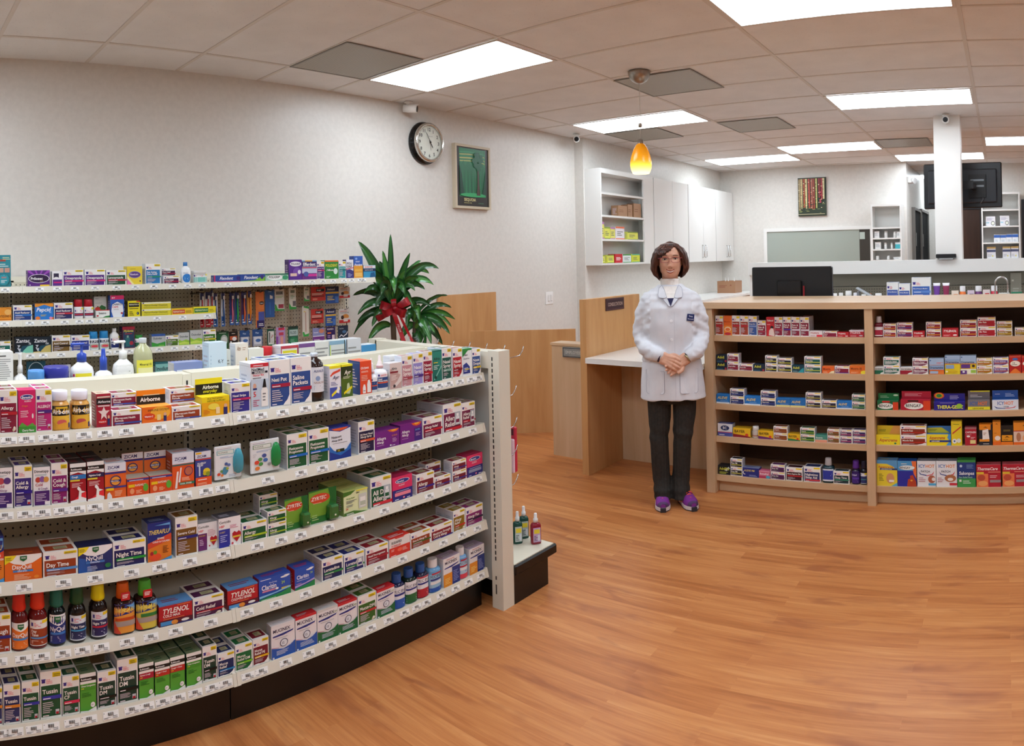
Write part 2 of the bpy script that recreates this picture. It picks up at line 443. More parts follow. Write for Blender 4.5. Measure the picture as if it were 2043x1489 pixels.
# ------------------------------------------------------------------ pendant lamp
t = tag(empty('pendant_lamp', (-2.378, 4.315, CZ)), 'amber glass pendant lamp hanging by a thin cord from a steel canopy', 'pendant lamp')
a = MB(); a.lathe([(.077, -.004), (.078, -.018), (.070, -.045), (.052, -.068), (.024, -.084), (.006, -.088)], 28); a.build('canopy', mat('brushed_nickel', 'a39a90', .3, metal=.9), t)
a = MB('ddd'); a.tube([(0, 0, -.085), (0, 0, -.475)], .0022, 6); a.build('cord', mat('cord_grey', 'cfc8bf', .5), t)
a = MB('777'); a.lathe([(.008, -.36), (.014, -.362), (.014, -.385), (.008, -.388)], 12)
a.build('cord_grip', mat('brushed_nickel'), t)
a = MB('777'); a.lathe([(.006, -.47), (.018, -.475), (.020, -.50), (.024, -.508)], 16); a.build('socket_cap', mat('brushed_nickel'), t)
q = NT('lit_amber_glass', col='e8920c', rough=.25)
tc = q.n('ShaderNodeTexCoord'); sp = q.n('ShaderNodeSeparateXYZ'); q.l(tc.outputs['Object'], sp.inputs[0])
hgt = q.math('MULTIPLY', q.math('ADD', sp.outputs[2], .71), 4.9)
r = q.ramp(hgt, [(0.0, 'fff0b0'), (0.30, 'ffd94a'), (0.62, 'ffab1a'), (1.0, 'e07a08')]); q.l(r.outputs[0], q.b.inputs['Emission Color'])
st = q.ramp(hgt, [(0.0, 'fff'), (0.45, '777'), (1.0, '444')]); q.l(q.math('MULTIPLY', st.outputs[0], 2.4), q.b.inputs['Emission Strength'])
a = MB(); a.lathe([(.020, -.500), (.034, -.512), (.050, -.540), (.064, -.580), (.074, -.625), (.0745, -.650), (.070, -.675), (.060, -.702), (.055, -.708), (.055, -.700), (.066, -.67), (.068, -.63)], 32, cap=False)
a.build('glass_shade', q.m, t)
a = MB('fff'); a.lathe([(.008, -.51), (.018, -.55), (.030, -.60), (.028, -.63), (.012, -.655), (.002, -.66)], 16); a.build('bulb', mat('lit_bulb', 'fff', .5, emit='ffe2b0', es=14.0), t)

# ------------------------------------------------------------------ half wall, pillar, back bench
m = MB(); m.box(-2.50, 6.70, 1.26, 1.9, 6.98, 1.38); m.box(-2.50, 6.74, 0, -2.44, 6.96, 1.26); m.box(-2.44, 6.86, 0, 1.9, 6.96, 1.26)
struct(m.build('wall_half_partition', WHITE))
m = MB(); m.box(-.636, 6.73, 1.38, -.385, 6.97, CZ); struct(m.build('pillar', mat('pillar_paint', 'efece7', .5)))
PB = perf_mat('back_pegboard', '777163', '24221e', .0254, .0042, (0, 2))
t = tag(empty('pegboard_shelving', (-2.43, 6.86, 0)), 'olive grey pegboard back panel of the bench under the white half wall', 'pegboard')
a = MB(); a.box(0, -.03, .95, 4.3, -.005, 1.13); a.build('peg_panel', PB, t)
a = MB(); a.box(0, -.035, 1.135, 4.3, -.005, 1.255); a.build('top_rail', mat('olive_steel', '6e695c', .5), t)
t = tag(empty('pharmacy_workbench', (-2.40, 6.1, 0)), 'white topped pharmacy workbench in front of the grey pegboard', 'workbench')
a = MB(); a.box(0, 0, .93, 4.2, .72, .96); a.build('worktop', WHITE, t)
a = MB(); a.box(.02, .04, 0, 4.18, .70, .93); a.build('cabinet_base', MAPLE, t)

# ------------------------------------------------------------------ back wall things
t = empty('window_1', (-3.43, 10.05, 1.30)); t['kind'] = 'structure'
a = MB(); a.box(-.05, -.03, 0, 1.60, 0, .02)
a.box(-.05, -.03, .50, 1.60, 0, .55); a.box(-.05, -.03, .02, 0.0, 0, .5); a.box(1.55, -.03, .02, 1.60, 0, .5); a.build('window_frame', WHITE, t)
a = MB(); a.box(0.0, -.012, .02, 1.39, -.006, .5); a.build('window_pane', mat('grey_green_glass', 'a3aba1', .12, spec=.8), t)
a = MB(); a.box(1.39, -.010, .02, 1.55, -.004, .5); a.build('window_gap', mat('dark_room_beyond', '3a342c', .6), t)
a = MB(); a.box(1.395, -.016, .36, 1.47, -.012, .46); a.build('window_note', mat('pale_green_paper', 'b9c4bb', .6), t)

def wallpic(name, loc, w, h, d, elsbg, els, axis, edge, m=CARD):
    """picture block with its front printed; axis 'x' faces +x, 'y' faces -y"""
    a = MB(edge); a.box(0, 0, 0, w, d, h)
    art(a, els, flat(0, 0, 0, w, h), w, h)
    return a
els = [('r', 0, 0, 1, 1, '2f3a2a')]
rn = random.Random(3)
for i, (u, c) in enumerate([(.05, 'a08a62'), (.13, 'c7b27c'), (.22, 'a9502f'), (.30, 'd6c78c'), (.40, 'b0483a'), (.50, 'a8604c'), (.58, '93402f'), (.67, 'b5b26c'), (.77, '8d2f35'), (.86, 'a2343c'), (.93, 'd0c294')]):
    bot = .12 + .1 * rn.random() + (.25 if u > .7 else 0)
    els.append(('p', c, [(u - .035, .97), (u + .035, .97), (u + .025 + .02 * rn.random(), bot), (u - .02, bot)]))
    for k in range(9): v = .2 + .75 * rn.random(); els.append(('r', u - .03, v, u + .01 * rn.random(), v + .012, 'efe3b4' if k % 2 else '5b3a26'))
for k in range(26): u, v = rn.random() * .9, .06 + .28 * rn.random(); els.append(('r', u, v, u + .1, v + .01, ['7e8f5a', '254534', 'a9a55f', '16332b'][k % 4]))
for k in range(7): els.append(('e', .72 + .22 * rn.random(), .25 + .4 * rn.random(), .035, .022, ['c0475a', 'a62a40', '1f4a36'][k % 3]))
els.append(('r', .03, .035, .97, .05, 'b9ad8a'))
a = wallpic('p', 0, .42, .555, .03, None, els, 'y', '3a3226')
tag(a.build('canvas_painting', CARD, None, (-2.935, 10.015, 2.015)), 'small canvas of red and gold tree trunks on the back wall', 'painting')

# open white shelf units at the back
def shelf_unit(name, loc, w, h, d, zs, lab, legs=False):
    t = tag(empty(name, loc), lab, 'shelf unit')
    a = MB(); a.box(0, 0, 0, .02, d, h); a.box(w - .02, 0, 0, w, d, h); a.box(0.02, 0, h - .03, w - .02, d, h); a.box(.02, d - .012, 0, w - .02, d, h - .03)
    a.build('carcass', WHITE, t)
    for z in zs:
        a = MB(); a.box(.02, .006, z - .02, w - .02, d - .012, z); a.build('shelf', WHITE, t)
    return t
shelf_unit('open_shelf_unit', (-1.815, 9.75, 0), .425, 2.13, .29, [.35, .7, 1.04, 1.36, 1.51, 1.665, 1.81], 'white open shelf unit of small white bottles beside the back window')
shelf_unit('open_shelf_unit', (-.30, 10.18, 0), .55, 2.29, .31, [.3, .6, .9, 1.1, 1.348, 1.576, 1.811, 2.045], 'tall white shelf unit with boxed supplies right of the pillar')

# doors
def door(name, x0, x1, y, z1, m, handle=None):
    t = empty(name, (x0, y, 0)); t['kind'] = 'structure'
    a = MB(); a.box(.03, -.03, .0, x1 - x0 - .03, 0, z1 - .03); a.build('door_panel', m, t)
    a = MB(); a.box(0, -.045, 0, .03, 0, z1); a.box(x1 - x0 - .03, -.045, 0, x1 - x0, 0, z1); a.box(.03, -.045, z1 - .03, x1 - x0 - .03, 0, z1); a.build('door_frame', DARK, t)
    return t
BRN = wood('dark_brown_door', '2b1911', '341f15', '3d2519')
door('door_1', -.90, -.30, 10.5, 2.10, BRN)
door('door_2', .28, 1.20, 10.5, 2.20, BRN)
for n, y0, y1, z1 in (('door_3', 10.58, 11.42, 2.13), ('door_4', 11.52, 12.62, 2.16)):
    t = empty(n, (-1.35, y0, 0)); t['kind'] = 'structure'
    a = MB(); a.box(0, .04, 0, .03, y1 - y0 - .04, z1 - .04); a.build('door_panel', mat('matt_black_door', '111214', .8, spec=.15), t)
    a = MB(); a.box(0, 0, 0, .05, .04, z1); a.box(0, y1 - y0 - .04, 0, .05, y1 - y0, z1); a.box(0, .04, z1 - .04, .05, y1 - y0 - .04, z1); a.build('door_frame', mat('grey_door_frame', '6d6964', .4), t)
    a = MB(); a.box(.03, .12, 1.75, .05, .15, 1.55); a.build('door_handle', CHROME, t)

# ------------------------------------------------------------------ white wall cabinets and low counter
X1 = -3.97
t = tag(empty('open_wall_cabinet', (-4.17, 6.32, 1.385)), 'open white wall cabinet with five shelves above the consultation desk', 'wall cabinet')
a = MB(); D = .20; H = 1.02
a.box(0, 0, 0, D, .018, H); a.box(0, 1.15, 0, D, 1.168, H); a.box(0, .018, 0, D, 1.15, .02); a.box(0, .018, H - .05, D, 1.15, H); a.box(0, .018, .02, .01, 1.15, H - .05)
a.box(D - .02, .93, .02, D, 1.15, H - .05); a.build('carcass', WHITE, t)
for z in (.255, .508, .748):
    a = MB(); a.box(.01, .018, z, D - .004, .93, z + .022); a.build('shelf', WHITE, t)
for i, (y0, y1, hy, lab) in enumerate(((7.50, 8.45, 8.0, 'white two-door wall cabinet behind the person\'s head'), (8.46, 9.36, 8.93, 'middle white wall cabinet with paired chrome handles'), (9.37, 10.04, 9.80, 'white wall cabinet in the room corner with chrome handles'))):
    t = tag(empty('wall_cabinet', (-4.17, y0, 1.385)), lab, 'wall cabinet', 'white wall cabinets')
    w_ = y1 - y0
    a = MB(); a.box(0, 0, 0, .178, w_, 1.02); a.build('carcass', WHITE, t)
    for k in (0, 1):
        ya, yb = (.002, hy - y0 - .002) if k == 0 else (hy - y0 + .002, w_ - .002)
        a = MB(); a.box(.18, ya, .002, .20, yb, 1.018); dd = a.build('door', mat('white_gloss_door', 'e3e1dd', .3), t)
        yy = (hy - y0 - .045) if k == 0 else (hy - y0 + .045)
        a = MB(); a.tube([(.202, yy, .06), (.228, yy, .065), (.228, yy, .22), (.202, yy, .225)], .006, 8); a.build('handle', CHROME, dd)
t = tag(empty('base_cabinet', (-4.168, 6.6, 0)), 'low maple base cabinet with a white top under the wall cabinets', 'base cabinet')
a = MB(); a.box(0, 0, .90, .64, 3.44, .93); a.build('worktop', WHITE, t)
a = MB(); a.box(0, .02, 0, .60, 3.42, .90); a.build('carcass', MAPLE, t)
for k in range(4):
    a = MB(); a.box(.60, .03 + k * .85, .05, .618, .85 + k * .85, .89); a.build('door', MAPLE, t)

# ------------------------------------------------------------------ shelving fixtures
PEGF = perf_mat('cream_pegboard', 'cfc8b4', '1c1a17', .0254, .0035, (1, 2), (0, .004))
def slots(a, x, y, z0, z1, w=.006, h=.016, p=.025, axis='x', side=1):
    z = z0
    while z + h < z1:
        if axis == 'x': a.box(x - (0 if side > 0 else .0006), y - w / 2, z, x + (.0006 if side > 0 else 0), y + w / 2, z + h, '0d0d0d')
        else: a.box(x - w / 2, y - .0006, z, x + w / 2, y, z + h, '0d0d0d')
        z += p
def shelf_mesh(L, D, lip=.030, th=.018):
    """steel shelf with a price rail; runs along +y, deep along +x from the upright; local z 0 is its top"""
    a = MB()
    a.prism([(0, 0), (D, 0), (D, .004), (D + .003, .004), (D + .012, -lip), (D + .006, -lip), (D - .002, -.004), (D - .02, -th), (0, -th)], .002, L - .002, axis='y')
    for y0 in (0.0005, L - .0125):      # end caps
        a.prism([(D - .03, .004), (D + .004, .006), (D + .014, -lip - .001), (D - .03, -lip - .001)], y0, y0 + .012, axis='y')
    return a
tagproto = {}
def price_tag(parent, x, y, z, lip=.030):
    if 'm' not in tagproto:
        a = MB('f2f2f0'); w, h = .048, .020
        f = flat(-w / 2, -h / 2, 0, w, h)
        a.mesh([f(0, 0, 0), f(1, 0, 0), f(1, 1, 0), f(0, 1, 0), f(0, 0, -.001), f(1, 0, -.001), f(1, 1, -.001), f(0, 1, -.001)], [(0, 1, 2, 3), (7, 6, 5, 4), (0, 4, 5, 1), (1, 5, 6, 2), (2, 6, 7, 3), (3, 7, 4, 0)])
        els = [('r', .05, .78, .09, .88, '222'), ('l', .05, .1, .5, .34, 2, '555'), ('l', .62, .1, .95, .5, 2, '777')]
        for k, u in enumerate((.30, .34, .37, .42, .46, .49, .54, .58, .62)): els.append(('r', u, .45, u + (.025 if k % 3 else .015), .88, '1a1a1a'))
        art(a, els, f, w, h); tagproto['m'] = a.build('price_tag', CARD, parent); o = tagproto['m']
    else:
        o = tagproto['m'].copy(); COL.objects.link(o); o.parent = parent
    o.location = (x, y, z); o.rotation_euler = (math.radians(-16), 0, PI / 2)
    return o
SH = {}       # shelves that carry price tags, by key
# --- long gondola in front
GLZ = [.979, .768, .563, .363, .163]
t = tag(empty('gondola_shelving', (-2.34, -.115, 0)), 'long cream gondola of five shelves of cold and allergy medicine in front', 'shelving')
gon = t
for b in (0, 1):
    y0 = b * 1.18 + .018; y1 = (b + 1) * 1.18 - .018 + (.0 if b == 0 else -.004)
    a = MB(); a.box(-.012, y0, .15, -.002, y1, 1.02); a.build('peg_panel', PEGF, t)
    a = MB(); a.box(-.078, y0, .15, -.068, y1, 1.02); a.build('rear_peg_panel', PEGF, t)
    a = MB(); a.box(-.08, y0, 1.02, 0, y1, 1.068); a.build('top_rail', CREAM, t)
for y in (0, 1.18, 2.352):
    a = MB('ded8c6'); a.box(-.075, y - .017, 0, .0, y + .017, 1.064); slots(a, .0, y, .2, 1.06, .007, .017); a.build('upright', attr_mat('slotted_steel', .4) if 'slotted_steel' not in MATS else MATS['slotted_steel'], t)
for b in (0, 1):
    for k, z in enumerate(GLZ):
        D = .335
        s = shelf_mesh(1.18 if b == 0 else 1.172, D).build('shelf', CREAM2, t, (0, b * 1.18, z)); SH['G%d%d' % (k + 1, b)] = s
    for k, z in enumerate([.935, .62, .36, .163]):
        s = shelf_mesh(1.18 if b == 0 else 1.172, D).build('rear_shelf', CREAM2, t, (-.08, (b + 1) * 1.18 - (0 if b == 0 else .008), z)); s.rotation_euler[2] = PI
    a = MB(); a.box(-.38, b * 1.18, 0, .30, (b + 1) * 1.18 - (.004), .128); a.build('kick_base', BLACK, t)
    a = MB(); a.box(-.39, b * 1.18, .128, .322, (b + 1) * 1.18 - (.004), .144); a.build('base_deck', CREAM, t)

# --- end unit
t = tag(empty('end_cap_shelving', (-2.78, 2.255, 0)), 'cream end cap unit with wire hooks and a low black deck closing the gondola', 'shelving')
a = MB(); a.box(.05, .02, .10, .79, .045, 1.03); a.build('back_panel', GREYST, t)
a = MB(); a.box(.05, .0, 1.0, .79, .07, 1.07); a.build('top_rail', CREAM, t)
for x in (0, .79):
    a = MB('dad5c5'); a.box(x, 0, 0, x + .06, .07, 1.075); slots(a, x + .022, 0, .2, 1.06, .006, .016, .0245, 'y'); a.box(x + .019, -.0006, .06, x + .025, 0, .10, '222'); a.box(x + .019, -.0006, .12, x + .025, 0, .135, '222')
    a.build('upright', MATS['slotted_steel'], t)
a = MB(); a.box(.0, .07, 0, .85, .31, .12); a.build('kick_base', BLACK, t)
a = MB(); a.rbox(-.01, .072, .121, .86, .37, .164, .006); a.build('deck_edge', BLACK, t)
a = MB(); a.box(.0, .074, .164, .85, .355, .168); a.build('deck_top', CREAM, t)
hk = None
for x, z in [(.10 + .105 * i, 1.035) for i in range(8)] + [(.79, .86), (.79, .72), (.79, .60), (.79, .47)]:
    if hk is None:
        a = MB('bbb'); a.tube([(0, 0, 0), (0, .085, .004), (0, .105, .022), (0, .115, .042)], .0022, 6); a.box(-.012, 0, -.008, .012, .003, .008, 'bbb'); hk = a.build('wire_hook', CHROME, t, (x, .07, z))
    else:
        o = hk.copy(); COL.objects.link(o); o.parent = t; o.location = (x, .07, z)

# --- shelving on the left wall
WLZ = [1.349, 1.163, .982, .79]
t = tag(empty('wall_shelving', (-4.21, -.42, 0)), 'cream pegboard shelving along the left wall with remedies and toothbrushes', 'shelving')
yb = [0, 1.20, 2.38, 3.63]
for b in range(3):
    a = MB(); a.box(-.010, yb[b] + .017, .15, -.002, yb[b + 1] - .017, 1.37); a.build('peg_panel', PEGF, t)
    a = MB(); a.box(-.055, yb[b] + .0, 1.37, .0, yb[b + 1], 1.405); a.build('top_rail', CREAM, t)
    for k, z in enumerate(WLZ):
        if b == 2 and k in (1, 2, 3): continue
        s = shelf_mesh(yb[b + 1] - yb[b], .335).build('shelf', CREAM2, t, (0, yb[b], z)); SH['W%d%d' % (k + 1, b)] = s
    a = MB(); a.box(-.05, yb[b], 0, .33, yb[b + 1], .15); a.build('kick_base', BLACK, t)
for y in yb:
    a = MB('ded8c6'); a.box(-.06, y - .017, 0, 0, y + .017, 1.38); slots(a, 0, y, .2, 1.37, .008, .017); a.build('upright', MATS['slotted_steel'], t)

# --- pharmacy display counter
CLZ = [.966, .753, .546, .345, .107]
t = tag(empty('display_counter', (-1.80, 4.05, 0)), 'maple pharmacy counter with two bays of open medicine shelves', 'counter')
for x0, x1 in ((0, .055), (1.0, 1.048), (1.993, 2.048)):
    a = MB(); a.box(x0, -.025, 0, x1, .40, 1.13); a.build('side_panel', MAPLE, t)
a = MB(); a.box(0, -.03, 1.132, 2.06, .63, 1.17); a.build('counter_top', MAPLE_H, t)
a = MB(); a.box(.0, .405, 0, 2.048, .43, 1.13); a.build('back_panel', mat('walnut_back', '5b4130', .6) if 0 else wood('dark_stained_back', '523b2f', '5c4437', '664c3d', False), t)
for x0, x1 in ((.056, .999), (1.049, 1.992)):
    for z in CLZ:
        a = MB(); a.box(x0, 0, z - .036, x1, .404, z); a.build('shelf', MAPLE_H, t)
    a = MB(); a.box(x0, .04, 0, x1, .06, .07); a.build('kick_board', MAPLE_H, t)

# --- consultation desk
t = tag(empty('consultation_desk', (-2.70, 3.98, 0)), 'maple consultation desk with white top and tall side screen', 'desk')
a = MB(); a.box(0, .02, 0, .05, .76, 1.18); sp_ = a.build('side_screen', BIRCH, t)
a = MB(); a.box(.051, 0, .755, .892, .76, .79); a.build('desk_top', WHITE, t)
a = MB(); a.box(.051, .47, 0, .892, .49, .755); a.build('modesty_panel', MAPLE, t)
def plaque(name, w, h, bg, txt, col, lab, loc, rotz, border=None):
    a = MB(bg); a.rbox(0, 0, 0, w, .006, h, .0015)
    els = []
    if border: els = [('r', .02, .06, .98, .94, border), ('r', .035, .12, .965, .88, bg)]
    els += [('T', .10, .36, .30, .8, col, txt)]
    art(a, els, flat(0, 0, 0, w, h), w, h)
    o = a.build(name, CARD, None, loc, rotz)
    return tag(o, lab, 'sign')
plaque('counter_sign', .25, .085, '3a1f26', 'CONSULTATION', 'b89a8c', 'maroon CONSULTATION plaque on the tall desk screen', (-2.6435, 4.25, 1.085), PI / 2, '5c3a3c')
plaque('counter_sign', .29, .075, '8c8c88', 'EMPLOYEES ONLY', 'c4c0b8', 'grey-framed EMPLOYEES ONLY plaque on the half wall', (-3.055, 4.288, .735), 0, '17171a')
t = tag(empty('low_partition', (-3.16, 4.30, 0)), 'low maple partition with capped top left of the consultation desk', 'partition')
a = MB(); a.box(0, 0, 0, .455, .11, .815); a.build('panel', MAPLE, t)
a = MB(); a.box(-.01, -.005, .816, .455, .14, .835); a.build('cap', MAPLE_H, t)
o = MB(); o.box(0, 0, 0, .885, .02, .865)
o = o.build('swing_gate', BIRCH, None, (-4.09, 4.42, 0.0), math.atan2(.57, .68)); tag(o, 'wide birch gate panel standing at an angle behind the end cap', 'gate')
o = MB(); o.box(0, 0, 0, .02, .74, 1.17)
o = o.build('leaning_board', BIRCH, None, (-4.275, 4.21, 0)); tag(o, 'birch board flat against the left wall behind the plant', 'board')

# --- computer monitor behind the counter
t = tag(empty('staff_desk', (-1.78, 4.78, 0)), 'white staff desk hidden behind the display counter', 'desk')
a = MB(); a.box(0, 0, .78, 2.2, .55, .81); a.build('desk_top', WHITE, t)
a = MB(); a.box(0, .02, 0, .03, .53, .78); a.build('leg', WHITE, t); a = MB(); a.box(2.17, .02, 0, 2.2, .53, .78); a.build('leg', WHITE, t)
t = tag(empty('computer_monitor', (-1.80, 4.90, .81)), 'black computer monitor seen from behind on the counter', 'monitor')
a = MB(); a.rbox(0, .0, .20, .60, .045, .557, .008); a.build('screen_housing', DARK, t)
a = MB(); a.rbox(.20, -.03, .24, .38, .0, .46, .006); a.box(.235, -.045, .0, .345, -.015, .30); a.build('stand_column', mat('satin_black', '101113', .2), t)
a = MB(); a.rbox(.14, -.11, 0, .46, .10, .014, .004); a.build('stand_foot', DARK, t)
a = MB('a01f28'); a.box(.39, -.012, .33, .40, -.003, .42); a.box(.392, -.0125, .305, .398, -.003, .33, 'ddd'); a.build('connector', CARD, t)

# --- screen on the pillar bracket, router, cameras, switch, clock, pictures
t = tag(empty('television', (-.40, 7.44, 1.905)), 'large black television seen from behind on a pillar bracket', 'television')
t.rotation_euler[2] = math.radians(-4)
a = MB(); a.rbox(-.42, 0, 0, .40, .05, .47, .01); a.build('screen_housing', mat('tv_black', '1b1d22', .25), t)
a = MB(); a.rbox(-.37, -.03, .05, .35, 0, .40, .01, None); a.build('rear_cover', mat('tv_grey', '272a31', .3), t)
a = MB('111'); a.box(.06, -.06, .10, .24, -.03, .34); a.box(.10, -.30, .18, .14, -.06, .24); a.box(-.12, -.34, .17, .14, -.30, .25); a.box(-.16, -.465, .17, -.06, -.34, .25)
a.build('mount_arm', DARK, t)
a = MB(); a.box(.08, -.062, .27, .22, -.058, .29); a.box(.08, -.062, .21, .22, -.058, .23); a.tube([(.20, -.05, .16), (.21, -.055, .08), (.18, -.05, .04)], .005); a.build('cable_bracket', mat('steel_grey', '777b80', .3, metal=.8), t)
t = tag(empty('network_router', (-.63, 6.665, 1.381)), 'flat black router on the white half wall beside the pillar', 'router')
a = MB(); a.rbox(0, -.0, .014, .19, .060, .052, .006); a.build('housing', DARK, t)
a = MB('9a9a9a'); a.box(.03, .004, 0, .16, .05, .014); a.build('foot', CARD, t)
def seccam(lab, loc, rz, pitch=0):
    t = tag(empty('security_camera', loc, rz), lab, 'security camera', 'white security cameras')
    a = MB('eceae6'); a.lathe([(.035, 0), (.035, -.008), (.02, -.014), (.014, -.03)], 16); a.build('mount', PLAS, t)
    a = MB('eceae6'); P = [(0, .04, -.05), (0, -.02, -.055), (0, -.07, -.062)]; a.tube(P, [.030, .034, .032], 16); a.tube([(0, 0, -.028), (0, 0, -.05)], .014); bd = a.build('housing', PLAS, t)
    a = MB('0b0b0d'); a.tube([(0, -.0701, -.062), (0, -.074, -.0625)], .024, 16); a.build('lens', GLOSS, bd)
    a = MB('e4e2de'); a.box(-.02, -.088, -.034, .02, -.0, -.028); a.build('sun_shield', PLAS, t)
    return t
seccam('white bullet camera above the wall clock', (-4.20, 3.86, CZ - .004), math.radians(125))
seccam('small white camera high on the wall before the cabinets', (-4.10, 6.08, CZ - .004), math.radians(35))
t = seccam('white camera at the top of the square pillar', (-.51, 6.66, CZ - .004), 0)
t = tag(empty('emergency_light', (-1.35, 10.22, 2.46)), 'white twin emergency light on the passage corner', 'emergency light')
a = MB('eee'); a.rbox(0, 0, 0, .06, .16, .09, .008); a.build('housing', PLAS, t)
for y in (.03, .11):
    a = MB('ddd'); a.tube([(.05, y, .04), (.10, y - .02, .03)], [.03, .045], 12); a.build('lamp_head', PLAS, t)
t = tag(empty('light_switch', (-4.28, 5.735, 1.005)), 'white double rocker light switch on the left wall', 'light switch')
a = MB('f1efec'); a.rbox(0, 0, 0, .006, .125, .125, .002); a.build('plate', PLAS, t)
for y in (.032, .075):
    a = MB('e6e4e0'); a.rbox(.006, y, .03, .011, y + .026, .095, .001); a.box(.0111, y + .003, .032, .0115, y + .023, .036, '777'); a.build('rocker', PLAS, t)

t = tag(empty('wall_clock', (-4.28, 4.10, 2.437)), 'round wall clock with deep black rim and silver bezel', 'clock')
def disc(mb, r, n, x, col, r2=0):
    pass
def ring(prof, n=48):
    """lathe about +x"""
    a = MB('ddd'); n0 = 0
    for r_, x_ in prof:
        for k in range(n):
            an = 2 * PI * k / n; a.v.append((x_, r_ * math.cos(an), r_ * math.sin(an)))
    for i in range(len(prof) - 1):
        for k in range(n):
            k2 = (k + 1) % n; a.f.append((i * n + k, i * n + k2, (i + 1) * n + k2, (i + 1) * n + k)); a.c.append(a.col); a.sm.append(True)
    return a
ring([(.0, 0), (.172, 0), (.178, .008), (.172, .028), (.160, .034), (.160, .055), (.150, .06)]).build('case', mat('clock_black', '131314', .15), t)
ring([(.160, .055), (.163, .072), (.150, .085), (.141, .084), (.139, .066)]).build('bezel', mat('clock_silver', 'cfcac2', .15, metal=.9), t)
a = MB('dfe0d4'); fy = lambda u, v, off: (.062 + off, (u - .5) * .28, (v - .5) * .28)
a.mesh([(.062, .14 * math.cos(2 * PI * k / 40), .14 * math.sin(2 * PI * k / 40)) for k in range(40)], [tuple(range(40))])
els = []
for h in range(1, 13):
    an = PI / 2 - h * PI / 6; els.append(('T', .5 + .385 * math.cos(an) - (.05 if h > 9 else .025), .5 + .385 * math.sin(an) - .05, .10, .12, '1c1c1c', str(h)))
for k in range(60):
    an = k * PI / 30; c, s_ = math.cos(an), math.sin(an); els.append(('p', '555', [(.5 + .475 * c, .5 + .475 * s_), (.5 + .475 * c - .004 * s_, .5 + .475 * s_ + .004 * c), (.5 + .49 * c - .004 * s_, .5 + .49 * s_ + .004 * c), (.5 + .49 * c, .5 + .49 * s_)]))
els.append(('t', .43, .66, .03, .16, '666', 'Benchmark'))
art(a, els, fy, .28, .28); a.build('dial', CARD, t)
def hand(L, w_, an, x, nm):
    a = MB('161616'); c, s_ = math.cos(an), math.sin(an)
    P = [(-.02, -w_), (L * .8, -w_), (L, 0), (L * .8, w_), (-.02, w_)]
    lo = [(x, u * c - v * s_, u * s_ + v * c) for u, v in P]; hi = [(x + .0015, p[1], p[2]) for p in lo]; n = 5
    a.mesh(lo + hi, [(4, 3, 2, 1, 0), (5, 6, 7, 8, 9)] + [(k, (k + 1) % n, n + (k + 1) % n, n + k) for k in range(n)]); a.build(nm, CARD, t)
hand(.055, .004, math.radians(-57), .0780, 'hour_hand'); hand(.095, .0025, math.radians(121), .0800, 'minute_hand'); hand(.07, .0008, math.radians(-89), .082, 'second_hand')
a = MB('161616'); a.v = []; ring_ = ring([(0, .0835), (.008, .0835), (.008, .077)], 16); ring_.build('hub', mat('clock_black'), t)
a = ring([(0, .0855), (.1405, .0845)], 40); a.build('glass_cover', clear_mat('clear_glass'), t)

# framed park poster (a plain stand-in forest design, with the poster's words)
els = [('r', .09, .16, .91, .98, '2f7f52')]
for v, c in ((.86, 'a9b06a'), (.80, 'b9b76c'), (.83, '2c8a60'), (.90, '3f9968'), (.75, 'a3ad66')):
    els.append(('p', c, [(.10, v), (.62, v + .02), (.90, v - .015), (.86, v + .012), (.4, v + .035), (.1, v + .02)]))
els.append(('p', '27704a', [(.09, .76), (.16, .72), (.22, .77), (.27, .69), (.36, .76), (.44, .70), (.52, .74), (.60, .66), (.72, .70), (.80, .64), (.84, .72), (.91, .66), (.91, .22), (.09, .22)]))
rn = random.Random(9)
for k in range(14): u = .12 + .055 * k; els.append(('p', ['1e5c3f', '2f8a58', '1a4f39', '338f5c'][k % 4], [(u, .2), (u + .018, .2), (u + .012, .55 + .12 * rn.random()), (u + .006, .55 + .12 * rn.random())]))
els += [('p', '15402f', [(.09, .7), (.16, .5), (.22, .2), (.09, .2)]), ('p', '15402f', [(.91, .66), (.86, .45), (.80, .2), (.91, .2)]), ('e', .5, .19, .40, .035, '35a564')]
els.append(('p', '4a3226', [(.60, .19), (.72, .19), (.69, .36), (.675, .66), (.64, .66), (.63, .36)]))
for cx, cy, rx, ry in ((.65, .84, .10, .055), (.56, .78, .09, .05), (.73, .80, .10, .05), (.60, .70, .09, .04), (.72, .71, .08, .045), (.64, .90, .07, .035), (.68, .64, .07, .03), (.58, .88, .05, .03), (.76, .87, .05, .03)): els.append(('e', cx, cy, rx, ry, '17603c'))
els += [('T', .20, .085, .050, .66, 'e3d69a', 'SEQUOIA'), ('T', .20, .045, .018, .4, 'b8b070', 'NATIONAL PARK'), ('T', .64, .045, .018, .22, '4f7f5c', 'CALIFORNIA')]
t = tag(empty('framed_poster', (-4.28, 4.43, 1.915)), 'framed green SEQUOIA forest poster on the left wall', 'poster')
W_, H_ = .46, .56
t.rotation_euler[2] = PI / 2
a = MB(); fw = .022
for q in ((0, 0, W_, fw), (0, H_ - fw, W_, H_), (0, fw, fw, H_ - fw), (W_ - fw, fw, W_, H_ - fw)): a.box(q[0], -.04, q[1], q[2], 0, q[3])
a.build('frame', mat('birch_frame', 'cdbfa6', .5), t)
a = MB('2a201a'); a.box(fw, -.030, fw, W_ - fw, -.022, H_ - fw); art(a, els, flat(fw, fw, -.030, W_ - 2 * fw, H_ - 2 * fw), W_ - 2 * fw, H_ - 2 * fw); a.build('print', CARD, t)

